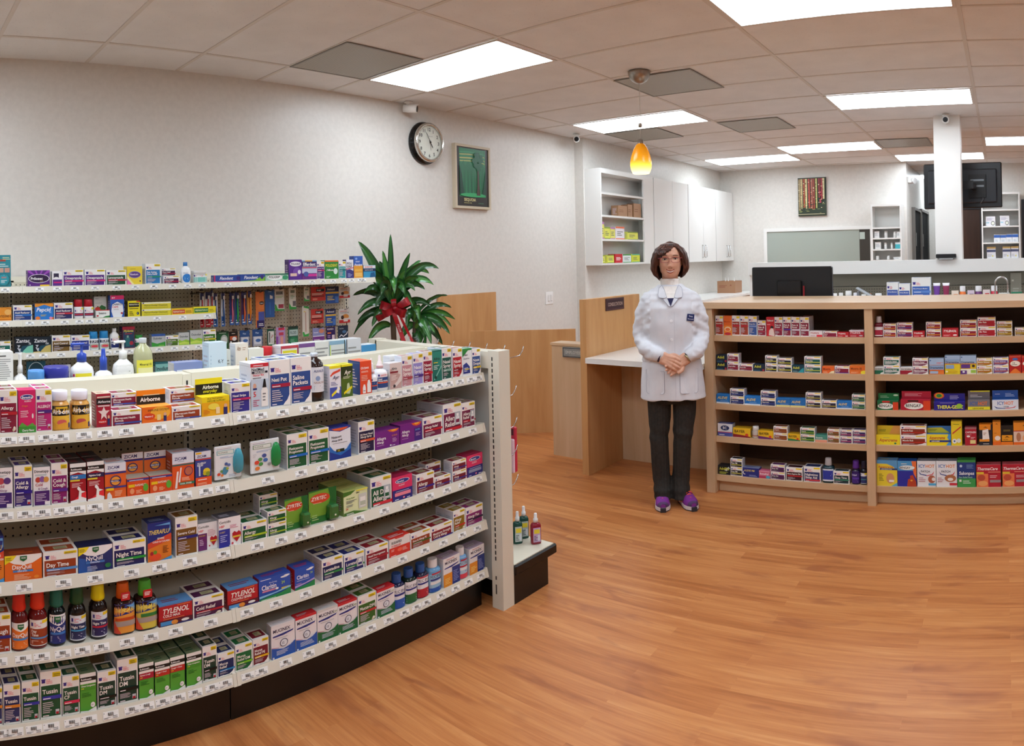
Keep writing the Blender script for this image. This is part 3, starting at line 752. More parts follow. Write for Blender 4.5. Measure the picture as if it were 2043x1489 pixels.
# ------------------------------------------------------------------ packages: artwork
def P_(s):
    """'r x0 y0 x1 y1 col; t x y h maxw col words; e cx cy rx ry col; l x0 y0 x1 y1 n col; p col x y x y ...' -> list"""
    out = []
    for e in s.split(';'):
        q = e.split()
        if not q: continue
        k = q[0]
        if k in ('r', 'e'): out.append((k, *map(float, q[1:5]), q[5]))
        elif k == 'l': out.append((k, *map(float, q[1:5]), int(q[5]), q[6]))
        elif k == 'p':
            n = list(map(float, q[2:])); out.append((k, q[1], list(zip(n[::2], n[1::2]))))
        else: out.append((k, *map(float, q[1:5]), q[5], ' '.join(q[6:])))
    return out
CN = {'maroon': '8a1f3c', 'red': 'b82030', 'darkred': '7a1a2a', 'pink': 'c02a7a', 'purple': '4a2a80', 'violet': '8a1f6c', 'navy': '1b2458', 'blue': '2f4f92', 'sky': '2a7ab8', 'teal': '17685c', 'green': '185a32',
      'lime': '5f9a28', 'olive': '4a6a22', 'brown': '7c5420', 'rust': '9c3f1f', 'orange': 'd86a20', 'gold': '8f7018', 'rose': 'c98f98', 'lilac': '9a90d4', 'black': '1c1a20', 'grey': '8b8c90', 'yellow': 'd8c020', 'plum': '4c1c48', 'aqua': '2a9aa0'}
def gnp(w, h, title, field, stripe, yel=1, pic=0, small=0):
    """the store-brand carton: white head with a blue mortar and pink words, coloured field, white title and a stripe"""
    f = CN.get(field, field); s = CN.get(stripe, stripe); asp = h / w; hd = .30 if asp > 1.1 else .34
    top = 1 - hd; L = []
    L.append(('r', .035, .045, .945, top, f))
    if yel: L += [('r', .60 if asp < 1.1 else .58, .865, .965, .965, 'f2d21c')]
    ls = (.085 if asp > 1.1 else .14); px = .07; lw = min(.16, ls * asp * 1.0)
    L += [('r', px, top + .06, px + lw, top + .06 + ls * .75, '3a2a86'), ('r', px - .02, top + .06 + ls * .75, px + lw + .02, top + .06 + ls, '3a2a86')]
    if small: L.append(('l', px + lw + .05, top + .04, .55, top + .07 + ls, 3, 'e06a80'))
    else:
        for k, wd in enumerate(('Good', 'Neighbor', 'Pharmacy')): L.append(('T', px + lw + .05, top + .045 + ls * .40 * (2 - k) , ls * .30, .42, 'e04a68', wd))
        if yel: L.append(('l', .63, .885, .95, .955, 2, '8a7a20'))
    tl = title.split('|'); n = len(tl); th = min(.115 if asp > 1.1 else .17, .9 / max(1, len(max(tl, key=len))) / asp * 1.35)
    y = top - .05
    for tt in tl:
        y -= th * 1.22; L.append(('T', .09, y, th, .80, 'fbf7f2', tt))
    y -= .05; sh = .075 if asp > 1.1 else .10
    if s: L += [('r', .09, y - sh, .985, y, s)] + ([] if small else [('l', .12, y - sh * .8, .6, y - sh * .2, 1, 'efe9f0')])
    y -= sh + .03
    if y > .16: L.append(('l', .10, max(.14, y - .26), .62 if asp < 1.1 else .66, y, 4 if asp < 1.1 else 6, 'cfc4cc'))
    L.append(('l', .10, .07, .40, .115, 1, 'f0e8ee'))
    if pic == 1: L += [('r', .60, .22, .90, .68, 'b7bdc4'), ('r', .66, .26, .84, .52, 'e8ecee'), ('r', .66, .30, .84, .42, f), ('r', .69, .53, .81, .63, 'f8f8f8')]
    elif pic == 2: L += [('e', .82, .13, .07, .05, 'efe9da'), ('e', .76, .10, .05, .035, 'd8ceb0')]
    elif pic == 3: L += [('r', .70, .09, .88, .19, 'c8ccd4'), ('r', .72, .09, .86, .14, 'b02030')]
    elif pic == 4: L += [('p', 'f6f4f2', [(.62, .045), (.70, .10), (.82, .15), (.945, .28), (.945, .045)])]
    return L
def sheet(w, h, lo='fbfbf8'):
    """printed back panel full of small print"""
    return [('l', .06, .08, .97, .90, max(6, int(h / .006)), '8f8f90'), ('r', .05, .91, .6, .93, '444')]
CR = 'ffffff'
TALLLINES = 'l .12 .10 .7 .3 5 ffffff'
# key: (look, short look, base colour, side colour, top colour, artwork or store-brand arguments, name, category)
D = {}
def d_(key, look, short, base, side, top, artw, name='medicine_carton', cat='medicine box'): D[key] = (look, short, base, side, top, artw, name, cat)
def s_(key, title, field, stripe, what, fn=None, **k):
    """store-brand design"""
    fc = fn or (field if field in CN else 'dark')
    d_(key, 'white carton with %s %s panel' % (fc, what), '%s %s carton' % (fc, what), 'f4f2ee', 'd3d8e4', CN.get(field, field), (title, field, stripe, k))
s_('alm', 'Allergy', 'maroon', 'red', 'allergy', pic=2); s_('alp', 'ALLERGY', 'pink', 'purple', 'allergy', pic=3)
s_('eff', 'Effervescent Health|Formula', 'maroon', '3a50a0', 'effervescent'); s_('efo', 'Effervescent Health|Formula', 'rust', '3a50a0', 'effervescent')
s_('nst', 'Nasal Strips', '34308c', 'c02860', 'nasal strips', 'indigo'); s_('neti', 'Neti Pot', 'blue', 'a82040', 'neti pot', pic=4, yel=0); s_('sal', 'Saline|Packets', 'blue', 'a82040', 'saline', pic=4, yel=0)
s_('nsr', 'Nasal|Spray', 'rose', 'a84050', 'nasal spray'); s_('nsl', 'Nasal|Spray', 'lilac', 'purple', 'nasal spray'); s_('nsd', 'Nasal|Spray', '96183a', 'c02030', 'nasal spray', 'crimson'); s_('nsg', 'Nasal|Spray', '0f5346', '8ab0a0', 'nasal spray', 'dark green')
s_('nsx', 'Nasal|Spray', 'red', '7a1020', 'nasal spray', pic=4); s_('nod', 'Nose|Drops', 'blue', 'e0c020', 'nose drops', pic=4)
s_('cal', 'Cold &|Allergy', '3a2a7c', '2a1a90', 'cold syrup', 'violet-blue', pic=3); s_('cco', 'Cold &|Cough', 'violet', '5a2a90', 'cold syrup', pic=3)
s_('flu', 'Fluticasone|Propionate', 'green', '1f6fc8', 'nasal spray'); s_('n24', '24 Hour Nasal|Allergy Spray', '1c1a42', 'e0603c', 'nasal spray', 'midnight blue')
s_('alr', 'Allergy Relief', '7a2048', 'c82030', 'allergy relief', 'wine'); s_('alb', 'Allergy|Relief', '7a2048', 'c82030', 'bottled allergy', 'wine', pic=1)
s_('day', 'Day Time', 'rust', '5a9ad8', 'daytime'); s_('nit', 'Night Time', '1b1f5c', '1f9a3c', 'nighttime', 'navy'); s_('sev', 'Severe Cold', 'brown', '2a2880', 'severe cold')
s_('alg', 'Allergy', 'green', 'a8c830', 'allergy'); s_('ada', 'All Day|Allergy', '1a5c3e', 'd03040', 'all day allergy', 'green', pic=1); s_('ald', 'Allergy', '7a1f2e', '3a2a90', 'allergy', 'brick red')
s_('cor', 'Cold Relief', 'plum', 'b02030', 'cold relief', pic=2); s_('lor', 'Loratadine', 'navy', '2a8a4a', 'loratadine'); s_('lob', 'Loratadine', '202a70', '2a8a4a', 'bottled loratadine', 'blue', pic=1)
s_('nad', 'Nasal Decongestant', '8a1a2c', 'b02838', 'decongestant', 'red'); s_('sin', 'Sinus & Allergy PE', 'rust', '3a6a2a', 'sinus'); s_('cda', 'Maximum Strength|Cold & Allergy', '8a1828', '3a2a80', 'cold and allergy', 'crimson')
s_('alo', 'Allergy|Relief', 'gold', 'c83020', 'allergy relief', pic=2); s_('alu', 'Allergy Plus', 'violet', '2a1a3a', 'allergy plus'); s_('coh', 'Cough', 'rust', '2a2880', 'cough', pic=3)
s_('tun', 'Tussin', '2c3264', 'e08a30', 'cough syrup', 'navy', pic=3); s_('tug', 'Tussin', '1d5234', '3a3aa8', 'cough syrup', 'green', pic=3); s_('tuc', 'Tussin|CF', '24523a', 'e0305a', 'cough syrup', 'grey-green', pic=3)
s_('tud', 'Tussin|DM', '1c3c30', '101412', 'cough syrup', 'blackish green', pic=3); s_('mur', 'Mucus|Relief', '1a2a5c', '2a8ac8', 'mucus relief', 'navy', pic=4); s_('mud', 'Mucus|Relief DM', '1a6a3a', '7ac830', 'mucus relief', 'green', pic=4)
s_('mup', 'Mucus|Relief PE', '7a1a2c', 'e8b820', 'mucus relief', 'dark red', pic=4); s_('mug', 'Mucus-DM', '3c6a2a', 'c83038', 'mucus relief', 'moss green', pic=2)
s_('ome', 'Omeprazole', '5a2a84', 'd02074', 'omeprazole', 'purple'); s_('lan', 'Lansoprazole', '1a5034', 'c03048', 'lansoprazole', 'green'); s_('dai', 'Fast Acting|Dairy Relief', 'sky', '1a8a70', 'dairy relief'); s_('dar', 'Dairy Relief', 'plum', 'c02040', 'dairy relief')
s_('acb', 'Acid Reducer', '1c3c80', '2a7ad0', 'acid reducer', 'blue'); s_('acn', 'Acid Reducer', '2a2c60', 'c83040', 'acid reducer', 'navy'); s_('acw', 'Acid Control', '7a5c2a', '2a1a14', 'acid control', 'brown'); s_('acc', 'Acid Control', '2a3c90', '4a5ab0', 'acid control', 'blue')
s_('lax', 'Gentle Laxative', 'olive', '6a9a30', 'laxative'); s_('laf', 'Laxative', '3f7a2a', 'd8c830', 'laxative', 'leaf green'); s_('pal', 'Antacid', 'teal', 'd02a3a', 'antacid'); s_('tea', 'Denture Tabs', 'aqua', '1a6a70', 'denture'); s_('pup', 'Denture Tabs', 'purple', 'c02a6a', 'denture')
for k_, (fc, st, ti, wh) in {'ibr': ('a0402a', 'c02030', 'Ibuprofen', 'ibuprofen'), 'ibb': ('3a5a9c', '8aa0d0', 'Ibuprofen', 'ibuprofen'), 'pam': ('8a1c3a', 'b03a50', 'Pain &|Fever', 'pain and fever'), 'pap': ('8a1c3a', '4a2a90', 'Pain &|Fever', 'pain and fever'),
        'paw': ('8a1c3a', 'e8e0ea', 'Pain &|Fever', 'pain and fever'), 'par': ('96203a', 'e09020', 'Pain Relief', 'pain relief'), 'pab': ('8f2348', '3a3a98', 'Pain Relief', 'pain relief'), 'kbk': ('22242e', 'd8d040', 'Ibuprofen', 'ibuprofen'), 'kbr': ('7a2038', 'a83048', 'Ibuprofen', 'ibuprofen'),
        'kgn': ('1c5c58', 'c0d050', 'Ibuprofen', 'ibuprofen'), 'nav': ('202c5c', '3a50a0', 'Naproxen', 'naproxen'), 'nay': ('262640', 'b8b048', 'Naproxen', 'naproxen'), 'nag': ('2a5a50', '70a858', 'Arthritis', 'arthritis'), 'asb': ('8a4a20', 'a05a30', 'Aspirin', 'aspirin'), 'asg': ('23602c', '9ac040', 'Aspirin', 'aspirin'),
        'aso': ('94542a', '5a6a3a', 'Aspirin', 'aspirin'), 'asp': ('50305c', 'c04a80', 'Headache', 'headache'), 'asv': ('3a2c68', 'b03a6a', 'Headache', 'headache'), 'slb': ('2a2a30', 'c8c050', 'Pain PM', 'nighttime pain'), 'slp': ('5a2060', '3a3a40', 'Sleep Aid', 'sleep aid'), 'slk': ('3a1420', 'c02a30', 'Non-Aspirin PM', 'sleep pain'),
        'sln': ('24346c', 'd03a44', 'Nighttime|Sleep Aid', 'nighttime sleep'), 'slg': ('16303a', '3a8a70', 'Sleep Time', 'sleep time'), 'hdg': ('1e6a5c', 'e8ece8', 'Headache Relief', 'headache relief'), 'hdm': ('7a2c4c', 'd8c8d0', 'Migraine Relief', 'migraine'), 'mot': ('b8902a', 'c06a20', 'Motion Sickness', 'motion sickness'),
        'mop': ('6a4a98', 'c05a40', 'Motion Sickness', 'motion sickness'), 'red': ('b41c2c', 'b41c2c', '8hr Pain', 'eight hour pain'), 'mus': ('8a3420', 'c02a20', 'Muscle Rub', 'muscle rub'), 'gol': ('96702c', 'd0b030', 'Arthritis Pain', 'arthritis pain')}.items():
    fn = {'ibr': 'rust', 'ibb': 'blue', 'kbk': 'black', 'kgn': 'teal', 'nav': 'navy', 'nay': 'dark', 'nag': 'green', 'asb': 'brown', 'asg': 'green', 'aso': 'tan', 'asp': 'mauve', 'asv': 'purple', 'slb': 'charcoal', 'slp': 'purple', 'slk': 'black', 'sln': 'blue', 'slg': 'dark teal', 'hdg': 'green', 'mot': 'mustard', 'mop': 'purple', 'red': 'red', 'mus': 'rust', 'gol': 'gold'}.get(k_, 'maroon')
    s_(k_, ti, fc, st, wh, fn, small=1, pic=4 if k_[0] in 'hm' else 0)

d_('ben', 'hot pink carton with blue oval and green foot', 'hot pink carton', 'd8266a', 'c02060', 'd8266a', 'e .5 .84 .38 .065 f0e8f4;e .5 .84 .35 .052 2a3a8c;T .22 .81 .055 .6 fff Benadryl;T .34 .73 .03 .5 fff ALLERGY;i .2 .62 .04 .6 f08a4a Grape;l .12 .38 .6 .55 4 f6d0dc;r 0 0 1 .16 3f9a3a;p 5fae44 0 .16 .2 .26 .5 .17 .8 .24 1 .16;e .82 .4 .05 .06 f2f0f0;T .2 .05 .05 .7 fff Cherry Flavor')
d_('dim', 'white carton with three portraits above a purple foot', 'white and purple carton', 'f3f1f4', 'd8d8de', '8a8a8a', 'T .06 .86 .07 .86 26222a Dimetapp;l .1 .78 .8 .83 2 9ab0b8;e .28 .68 .16 .07 c0483c;e .52 .69 .16 .075 8a5aa0;e .76 .68 .16 .07 d89a4a;T .12 .52 .07 .6 a82a4a Cold;T .28 .43 .05 .6 7a3a80 & Cough;r .06 .04 .94 .40 4a2270;l .14 .14 .8 .35 5 cdb8d8;r .66 .04 .94 .13 f4f0f4')
d_('dia', 'white carton with two portraits above a purple foot', 'white and purple carton', 'f3f1f4', 'd8d8de', '8a8a8a', 'T .06 .86 .07 .86 26222a Dimetapp;l .1 .78 .8 .83 2 9ab0b8;e .35 .68 .2 .08 c04a54;e .70 .68 .2 .08 5a3a80;T .12 .52 .07 .6 a82a4a Cold;T .12 .43 .05 .8 7a3a80 & Allergy;r .06 .04 .94 .40 3c2270;l .14 .14 .8 .35 5 cdb8d8;r .66 .04 .94 .13 f4f0f4')
for key, look, mid, ttl in (('rob', 'red cough carton with blue band and white figure', '2a7ac0', 'Cough'), ('ron', 'red cough carton with dark band and leaping figure', '2a2250', 'Nighttime Cough')):
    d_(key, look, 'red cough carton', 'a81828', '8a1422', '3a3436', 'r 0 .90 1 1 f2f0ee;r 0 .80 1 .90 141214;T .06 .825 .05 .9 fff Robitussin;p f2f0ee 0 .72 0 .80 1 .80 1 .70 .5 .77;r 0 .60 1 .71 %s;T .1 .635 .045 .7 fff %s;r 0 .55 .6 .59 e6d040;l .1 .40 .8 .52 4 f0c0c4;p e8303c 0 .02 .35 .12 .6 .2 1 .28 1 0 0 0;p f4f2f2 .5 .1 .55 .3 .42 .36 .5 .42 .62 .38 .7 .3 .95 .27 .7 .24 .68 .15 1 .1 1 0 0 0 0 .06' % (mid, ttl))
for key, look, a_, ttl in (('rog', 'green cough carton with dark wordmark band', '4a9a30', 'Chest Congestion'), ('ror', 'green and crimson cough carton with white disc', 'b0203c', 'Severe Cough'), ('rop', 'green cough carton with red and navy bands', 'c03028', 'Cough + Chest')):
    d_(key, look, 'green cough carton', '58a83a', '14523a', '6a7a5a', 'r 0 .90 1 1 f2f0ee;r 0 .80 1 .90 141214;T .06 .825 .05 .9 fff Robitussin;r 0 .73 1 .80 f4f2ee;r 0 .56 1 .73 %s;T .07 .66 .04 .88 fff %s;T .07 .60 .035 .7 e8e040 DM;l .1 .40 .7 .52 3 2a6a20;e .78 .17 .14 .07 f4f4f4;t .68 .155 .03 .2 333 DM;p f2f2f0 0 0 0 .05 .5 .03 1 .12 1 0' % (a_, ttl))
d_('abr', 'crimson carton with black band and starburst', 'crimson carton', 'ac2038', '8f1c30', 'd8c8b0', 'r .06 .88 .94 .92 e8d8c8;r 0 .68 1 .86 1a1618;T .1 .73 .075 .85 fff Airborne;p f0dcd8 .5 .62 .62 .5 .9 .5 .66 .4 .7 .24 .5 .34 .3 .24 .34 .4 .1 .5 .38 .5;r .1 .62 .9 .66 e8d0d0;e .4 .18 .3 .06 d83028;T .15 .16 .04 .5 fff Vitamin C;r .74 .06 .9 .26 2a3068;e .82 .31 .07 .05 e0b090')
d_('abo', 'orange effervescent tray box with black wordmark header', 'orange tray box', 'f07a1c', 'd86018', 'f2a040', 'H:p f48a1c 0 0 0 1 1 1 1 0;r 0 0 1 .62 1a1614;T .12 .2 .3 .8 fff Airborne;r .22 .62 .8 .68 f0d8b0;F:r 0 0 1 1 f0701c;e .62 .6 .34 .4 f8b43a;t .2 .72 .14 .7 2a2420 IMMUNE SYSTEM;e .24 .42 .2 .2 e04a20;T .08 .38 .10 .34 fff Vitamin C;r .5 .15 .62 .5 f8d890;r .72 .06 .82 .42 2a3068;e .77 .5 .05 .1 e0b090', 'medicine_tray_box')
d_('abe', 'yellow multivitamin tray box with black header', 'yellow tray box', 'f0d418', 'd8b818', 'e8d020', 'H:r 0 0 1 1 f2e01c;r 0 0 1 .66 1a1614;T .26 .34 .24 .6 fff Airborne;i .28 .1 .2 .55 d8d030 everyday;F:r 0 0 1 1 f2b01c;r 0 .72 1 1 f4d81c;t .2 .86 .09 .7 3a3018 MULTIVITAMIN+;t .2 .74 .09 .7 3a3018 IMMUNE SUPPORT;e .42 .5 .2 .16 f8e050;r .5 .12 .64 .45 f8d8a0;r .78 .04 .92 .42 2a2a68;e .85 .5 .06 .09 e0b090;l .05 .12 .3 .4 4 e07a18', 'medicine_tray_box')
d_('neil', 'white rinse kit carton with red top band', 'white rinse kit', 'e9edf2', 'e2e6ec', 'f0eef0', 'r 0 .92 1 1 d02a38;l .15 .945 .85 .975 1 fff;T .06 .84 .065 .9 1a1c24 NeilMed;r .06 .785 .94 .83 1a1c30;T .2 .79 .035 .7 fff SINUS RINSE;T .12 .73 .045 .8 d03040 Starter Kit;l .1 .68 .9 .71 1 333;r 0 0 1 .66 c4d2e2;e .2 .52 .09 .06 d8a890;r .1 .44 .32 .48 2a3a7c;T .12 .30 .11 .2 d83a40 5;l .1 .1 .45 .25 4 c04a70;p f4f4f2 .55 .08 .55 .42 .62 .48 .84 .48 .92 .42 .92 .08;p 16161a .62 .48 .7 .66 .78 .66 .84 .48;l .62 .2 .86 .4 3 888')
d_('ayr', 'white and blue saline carton with orange swoosh', 'white saline carton', 'eceaf2', 'd8d4e0', 'f0e020', 'r 0 .92 1 1 f2e224;p e04a30 .05 .72 .3 .82 .7 .86 .95 .9 .95 .82 .6 .78 .3 .74 .1 .68;i .25 .60 .11 .6 2a2a5a Ayr;l .1 .42 .8 .54 3 5a5a9a;r 0 0 1 .36 4a58b0;p f2e224 .15 .08 .15 .16 .85 .36 .9 .28;p f4f4f8 .55 .2 .7 .44 .85 .4 .8 .16')
d_('ayg', 'olive saline gel carton with white script', 'olive saline carton', '4f6b22', '3c4f1c', 'e0d820', 'r 0 .94 1 1 e8e024;p 2a3a18 0 .94 0 .6 1 .74 1 .94;i .25 .70 .13 .6 f0eee0 Ayr;l .15 .58 .85 .66 2 dfe0c0;p c8d8a8 .4 .12 .5 .42 .66 .44 .8 .2 .7 .1;p f2e224 .2 .1 .2 .17 .9 .34 .92 .26')
d_('oce', 'orange-red saline carton with blue side', 'orange-red carton', 'e8502a', '23407c', 'f06a30', 'T .08 .76 .07 .3 fff O;T .26 .76 .06 .68 fff CEAN;l .1 .66 .8 .72 2 fbd8c8;l .1 .42 .7 .6 4 f8c0a8;p f4f2f0 .2 .04 .2 .2 .28 .3 .4 .3 .46 .2 .46 .04;p f4f2f0 .58 .05 .58 .3 .66 .42 .8 .42 .9 .3 .9 .05;l .24 .1 .42 .16 1 888')
d_('afp', 'greyish pink spray carton with dark wordmark', 'greyish pink carton', 'c9a6a0', 'd8d4d6', 'e8e4e4', 'p e2d4d0 0 1 1 1 1 .5 0 .8;T .12 .74 .10 .8 2a2426 Afrin;r 0 .62 .7 .69 8a2a34;l .1 .36 .7 .56 4 f0e4e0;p e4d8d4 .1 .1 .6 .3 1 .6 1 .3 .5 .1;e .35 .13 .11 .06 3a3034')
d_('afw', 'plain white spray carton back', 'plain white carton', 'f2f2f4', 'dcdfe8', 'f4f4f6', 'l .1 .3 .9 .9 9 c9ccd4')
d_('afg', 'dark green spray carton with dark wordmark', 'dark green spray carton', '1a6f62', '125048', '1a6f62', 'p 2c8a7a 0 .95 1 .95 1 .4 0 .7;T .1 .68 .10 .85 1a2422 Afrin;l .1 .60 .7 .65 1 f0d020;l .1 .4 .7 .55 3 cfe4de;p 7ac0b0 .1 .08 .9 .5 .95 .46 .2 .06;e .3 .14 .11 .06 0f3a34')
d_('neo', 'white and green nose spray carton with navy swirl', 'green-topped spray carton', 'eef0f2', 'd8dce0', '2c8a4a', 'r 0 .93 1 1 2c8a3a;p 2c8a3a 0 .93 .6 .93 0 .7;i .15 .74 .08 .6 26264a Neo;i .1 .62 .05 .85 26264a Synephrine;p 2a3a8a .05 .1 .05 .42 .4 .5 .75 .34 .8 .1;l .15 .18 .6 .34 3 e8e8f8;r .25 .24 .7 .27 e8d820')
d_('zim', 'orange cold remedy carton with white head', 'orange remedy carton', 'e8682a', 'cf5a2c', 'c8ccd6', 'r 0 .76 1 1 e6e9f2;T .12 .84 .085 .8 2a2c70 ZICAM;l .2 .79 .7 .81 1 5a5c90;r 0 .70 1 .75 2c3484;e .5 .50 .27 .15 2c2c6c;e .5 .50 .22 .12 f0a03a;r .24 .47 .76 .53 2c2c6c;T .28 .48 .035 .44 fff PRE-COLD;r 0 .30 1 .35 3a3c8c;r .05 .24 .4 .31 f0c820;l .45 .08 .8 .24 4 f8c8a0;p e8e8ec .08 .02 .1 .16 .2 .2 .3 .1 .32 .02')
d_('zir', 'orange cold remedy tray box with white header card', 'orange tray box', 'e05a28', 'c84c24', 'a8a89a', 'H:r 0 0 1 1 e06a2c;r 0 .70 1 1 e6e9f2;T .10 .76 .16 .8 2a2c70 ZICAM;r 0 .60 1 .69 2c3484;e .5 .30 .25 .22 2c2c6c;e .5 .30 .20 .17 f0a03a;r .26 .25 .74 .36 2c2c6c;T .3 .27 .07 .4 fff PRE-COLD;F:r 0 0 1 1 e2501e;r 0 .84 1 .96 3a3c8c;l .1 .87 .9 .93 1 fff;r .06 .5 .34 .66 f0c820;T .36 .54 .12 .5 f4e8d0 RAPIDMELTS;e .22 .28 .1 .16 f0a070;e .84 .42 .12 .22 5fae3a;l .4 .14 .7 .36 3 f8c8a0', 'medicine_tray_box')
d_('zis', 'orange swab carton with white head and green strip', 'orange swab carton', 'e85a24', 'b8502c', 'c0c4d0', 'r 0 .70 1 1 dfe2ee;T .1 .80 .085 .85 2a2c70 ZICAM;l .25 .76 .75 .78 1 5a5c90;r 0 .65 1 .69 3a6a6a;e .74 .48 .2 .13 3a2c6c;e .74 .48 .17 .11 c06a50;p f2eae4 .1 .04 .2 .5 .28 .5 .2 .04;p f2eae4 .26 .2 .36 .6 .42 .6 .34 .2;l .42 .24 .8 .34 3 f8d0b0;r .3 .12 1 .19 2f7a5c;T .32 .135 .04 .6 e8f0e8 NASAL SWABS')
d_('zia', 'blue and orange allergy gel carton with yellow flower', 'blue and orange carton', '3c4694', '33406c', '50547c', 'r 0 .80 1 1 dfe2ee;r .05 .93 .4 .98 f0b820;T .12 .83 .07 .8 2a2c70 ZICAM;r 0 .76 1 .79 d84a30;T .12 .64 .05 .7 fff ALLERGY;T .12 .58 .05 .5 fff RELIEF;e .7 .42 .22 .09 e8d030;e .6 .36 .14 .06 c8b828;e .78 .34 .14 .07 8a9a30;r .2 .3 .3 .6 c8d4ec;r 0 0 1 .26 e8582a;l .15 .18 .8 .23 1 fff;l .1 .05 .7 .12 2 f8c0a0')
d_('nas', 'white and blue allergy spray carton with orange arc', 'white and blue carton', 'e8ecf4', '24348c', '2c3c9c', 'p 2a3a94 0 .95 0 1 1 1 1 .95 .5 .86;p e8602c .1 .98 .9 .98 .75 .92 .5 .89 .25 .92;T .1 .68 .075 .8 1c1a30 Nasacort;T .1 .58 .055 .85 1c1a30 Allergy 24HR;l .15 .51 .85 .54 1 888;p 2a6fc0 0 0 0 .48 .2 .3 .5 .22 .8 .3 1 .48 1 0;p 1c3a90 0 0 0 .28 .5 .12 1 .28 1 0;r .3 .24 .68 .33 16281c;T .36 .26 .05 .26 e8d020 120')
d_('ale', 'purple allergy tablet carton with orange sunburst', 'purple carton', '762484', '5c1c70', '7c2c80', 'p e8702a .5 1 .98 1 .9 .88 .75 .84 .6 .9;p f4b040 .62 1 .9 1 .82 .92 .7 .91;T .07 .52 .17 .5 f8f0fa Allegra;T .07 .34 .13 .42 f8f0fa Allergy;l .07 .22 .5 .27 1 d8a8dc;T .68 .62 .08 .22 e88a50 12 HOUR;l .7 .3 .92 .55 3 c8a0d0;e .62 .13 .035 .04 f0e8f0;l .67 .1 .8 .15 1 fff')
d_('alf', 'purple allergy carton with orange sunburst and blue block', 'purple carton with blue block', '762484', '5c1c70', '8c2c80', 'r .64 0 1 .72 46207c;p e8602a .5 1 .98 1 .9 .86 .75 .82 .6 .88;p f4b040 .62 1 .9 1 .82 .92 .7 .90;T .07 .56 .14 .5 f8f0fa Allegra;T .07 .40 .12 .42 f8f0fa Allergy;l .07 .26 .5 .30 1 d8a8dc;T .68 .58 .09 .28 6ab0f0 24 HR;l .7 .3 .92 .5 3 c8a0d0')
d_('dyq', 'wide orange daytime carton with green shield', 'orange daytime carton', 'e86c22', 'c85a1c', '8a3820', 'p f4f2ee 0 1 1 1 1 .86 .75 .66 .5 .60 .25 .66 0 .86;p f0dc28 0 1 .32 1 .22 .82 0 .66;l .03 .82 .2 .95 3 7a6a18;p 1f6a3c .41 .96 .6 .96 .6 .82 .505 .74 .41 .82;T .44 .86 .05 .14 fff VICKS;T .20 .46 .17 .64 fbf4ee DayQuil;r .22 .34 .76 .42 3f86c8;T .34 .355 .05 .34 fff COLD & FLU;l .25 .06 .7 .28 5 f8c8a0;e .85 .12 .07 .06 f09030')
d_('nyq', 'wide navy nighttime carton with green shield', 'navy nighttime carton', '22306e', '182458', '1c2048', 'p 2458a8 0 0 0 .6 .3 .5 .4 0;p f4f2f4 0 1 1 1 1 .86 .75 .66 .5 .60 .25 .66 0 .86;p f0dc28 0 1 .32 1 .22 .82 0 .66;l .03 .82 .2 .95 3 7a6a18;p 1f6a3c .41 .96 .6 .96 .6 .82 .505 .74 .41 .82;T .44 .86 .05 .14 fff VICKS;T .22 .46 .17 .6 f4f2fa NyQuil;r .22 .34 .76 .42 3f7ac8;T .34 .355 .05 .34 fff COLD & FLU;l .25 .06 .6 .26 4 b8c0e0;e .86 .2 .09 .09 1f7a4a')
d_('thf', 'navy and orange hot drink carton with tea cup', 'navy and orange carton', 'e8822c', '8a9ab8', '1c2a64', 'p 1c2f80 0 1 1 1 1 .68 0 .48;p 6aa8e0 .3 .92 .95 .96 .98 .78 .9 .72 .95 .9;I 0 0 0 0 0 x;i .06 .70 .11 .86 f0d870 THERAFLU;p d84c34 0 .48 1 .68 1 .52 0 .34;T .4 .56 .045 .56 fff SEVERE;T .2 .48 .045 .78 fff COLD & COUGH;e .3 .12 .26 .1 e8502c;e .16 .22 .07 .05 b02030;e .3 .24 .08 .05 6a9a30;l .62 .2 .9 .4 5 6a3a18;p 4a9ad8 .4 0 1 .1 1 0'.replace('I 0 0 0 0 0 x;', ''))
d_('cop', 'white HBP carton with purple block and red heart', 'purple-block heart carton', 'f2f0f2', 'dcdce4', '9a9a9a', 'T .02 .82 .085 .75 1c1a22 Coricidin;T .03 .68 .08 .4 d83044 HBP;l .5 .5 .95 .75 5 d0a0b0;r 0 0 .46 .62 6a2468;T .04 .52 .05 .38 d8b040 COUGH;l .06 .2 .34 .44 4 d8b8d8;p b81c2c .80 .12 .62 .32 .62 .42 .7 .48 .80 .42 .9 .48 .98 .42 .98 .32;r .62 .28 .98 .33 e0c040;e .58 .14 .04 .03 c03040')
d_('cob', 'white HBP carton with blue block and red heart', 'blue-block heart carton', 'f2f0f2', 'c8ccdc', '50505a', 'T .03 .82 .085 .75 1c1a22 Coricidin;T .03 .68 .08 .36 d83044 HBP;l .5 .62 .95 .75 3 d07090;r 0 0 .50 .62 2c349c;T .04 .50 .05 .42 d8c060 CHEST;l .06 .2 .4 .46 4 b8c0f0;p b81c2c .80 .12 .60 .32 .60 .44 .7 .50 .80 .44 .9 .50 .99 .42 .99 .32;r .62 .28 .98 .34 e0c040;e .60 .10 .05 .04 c03040')
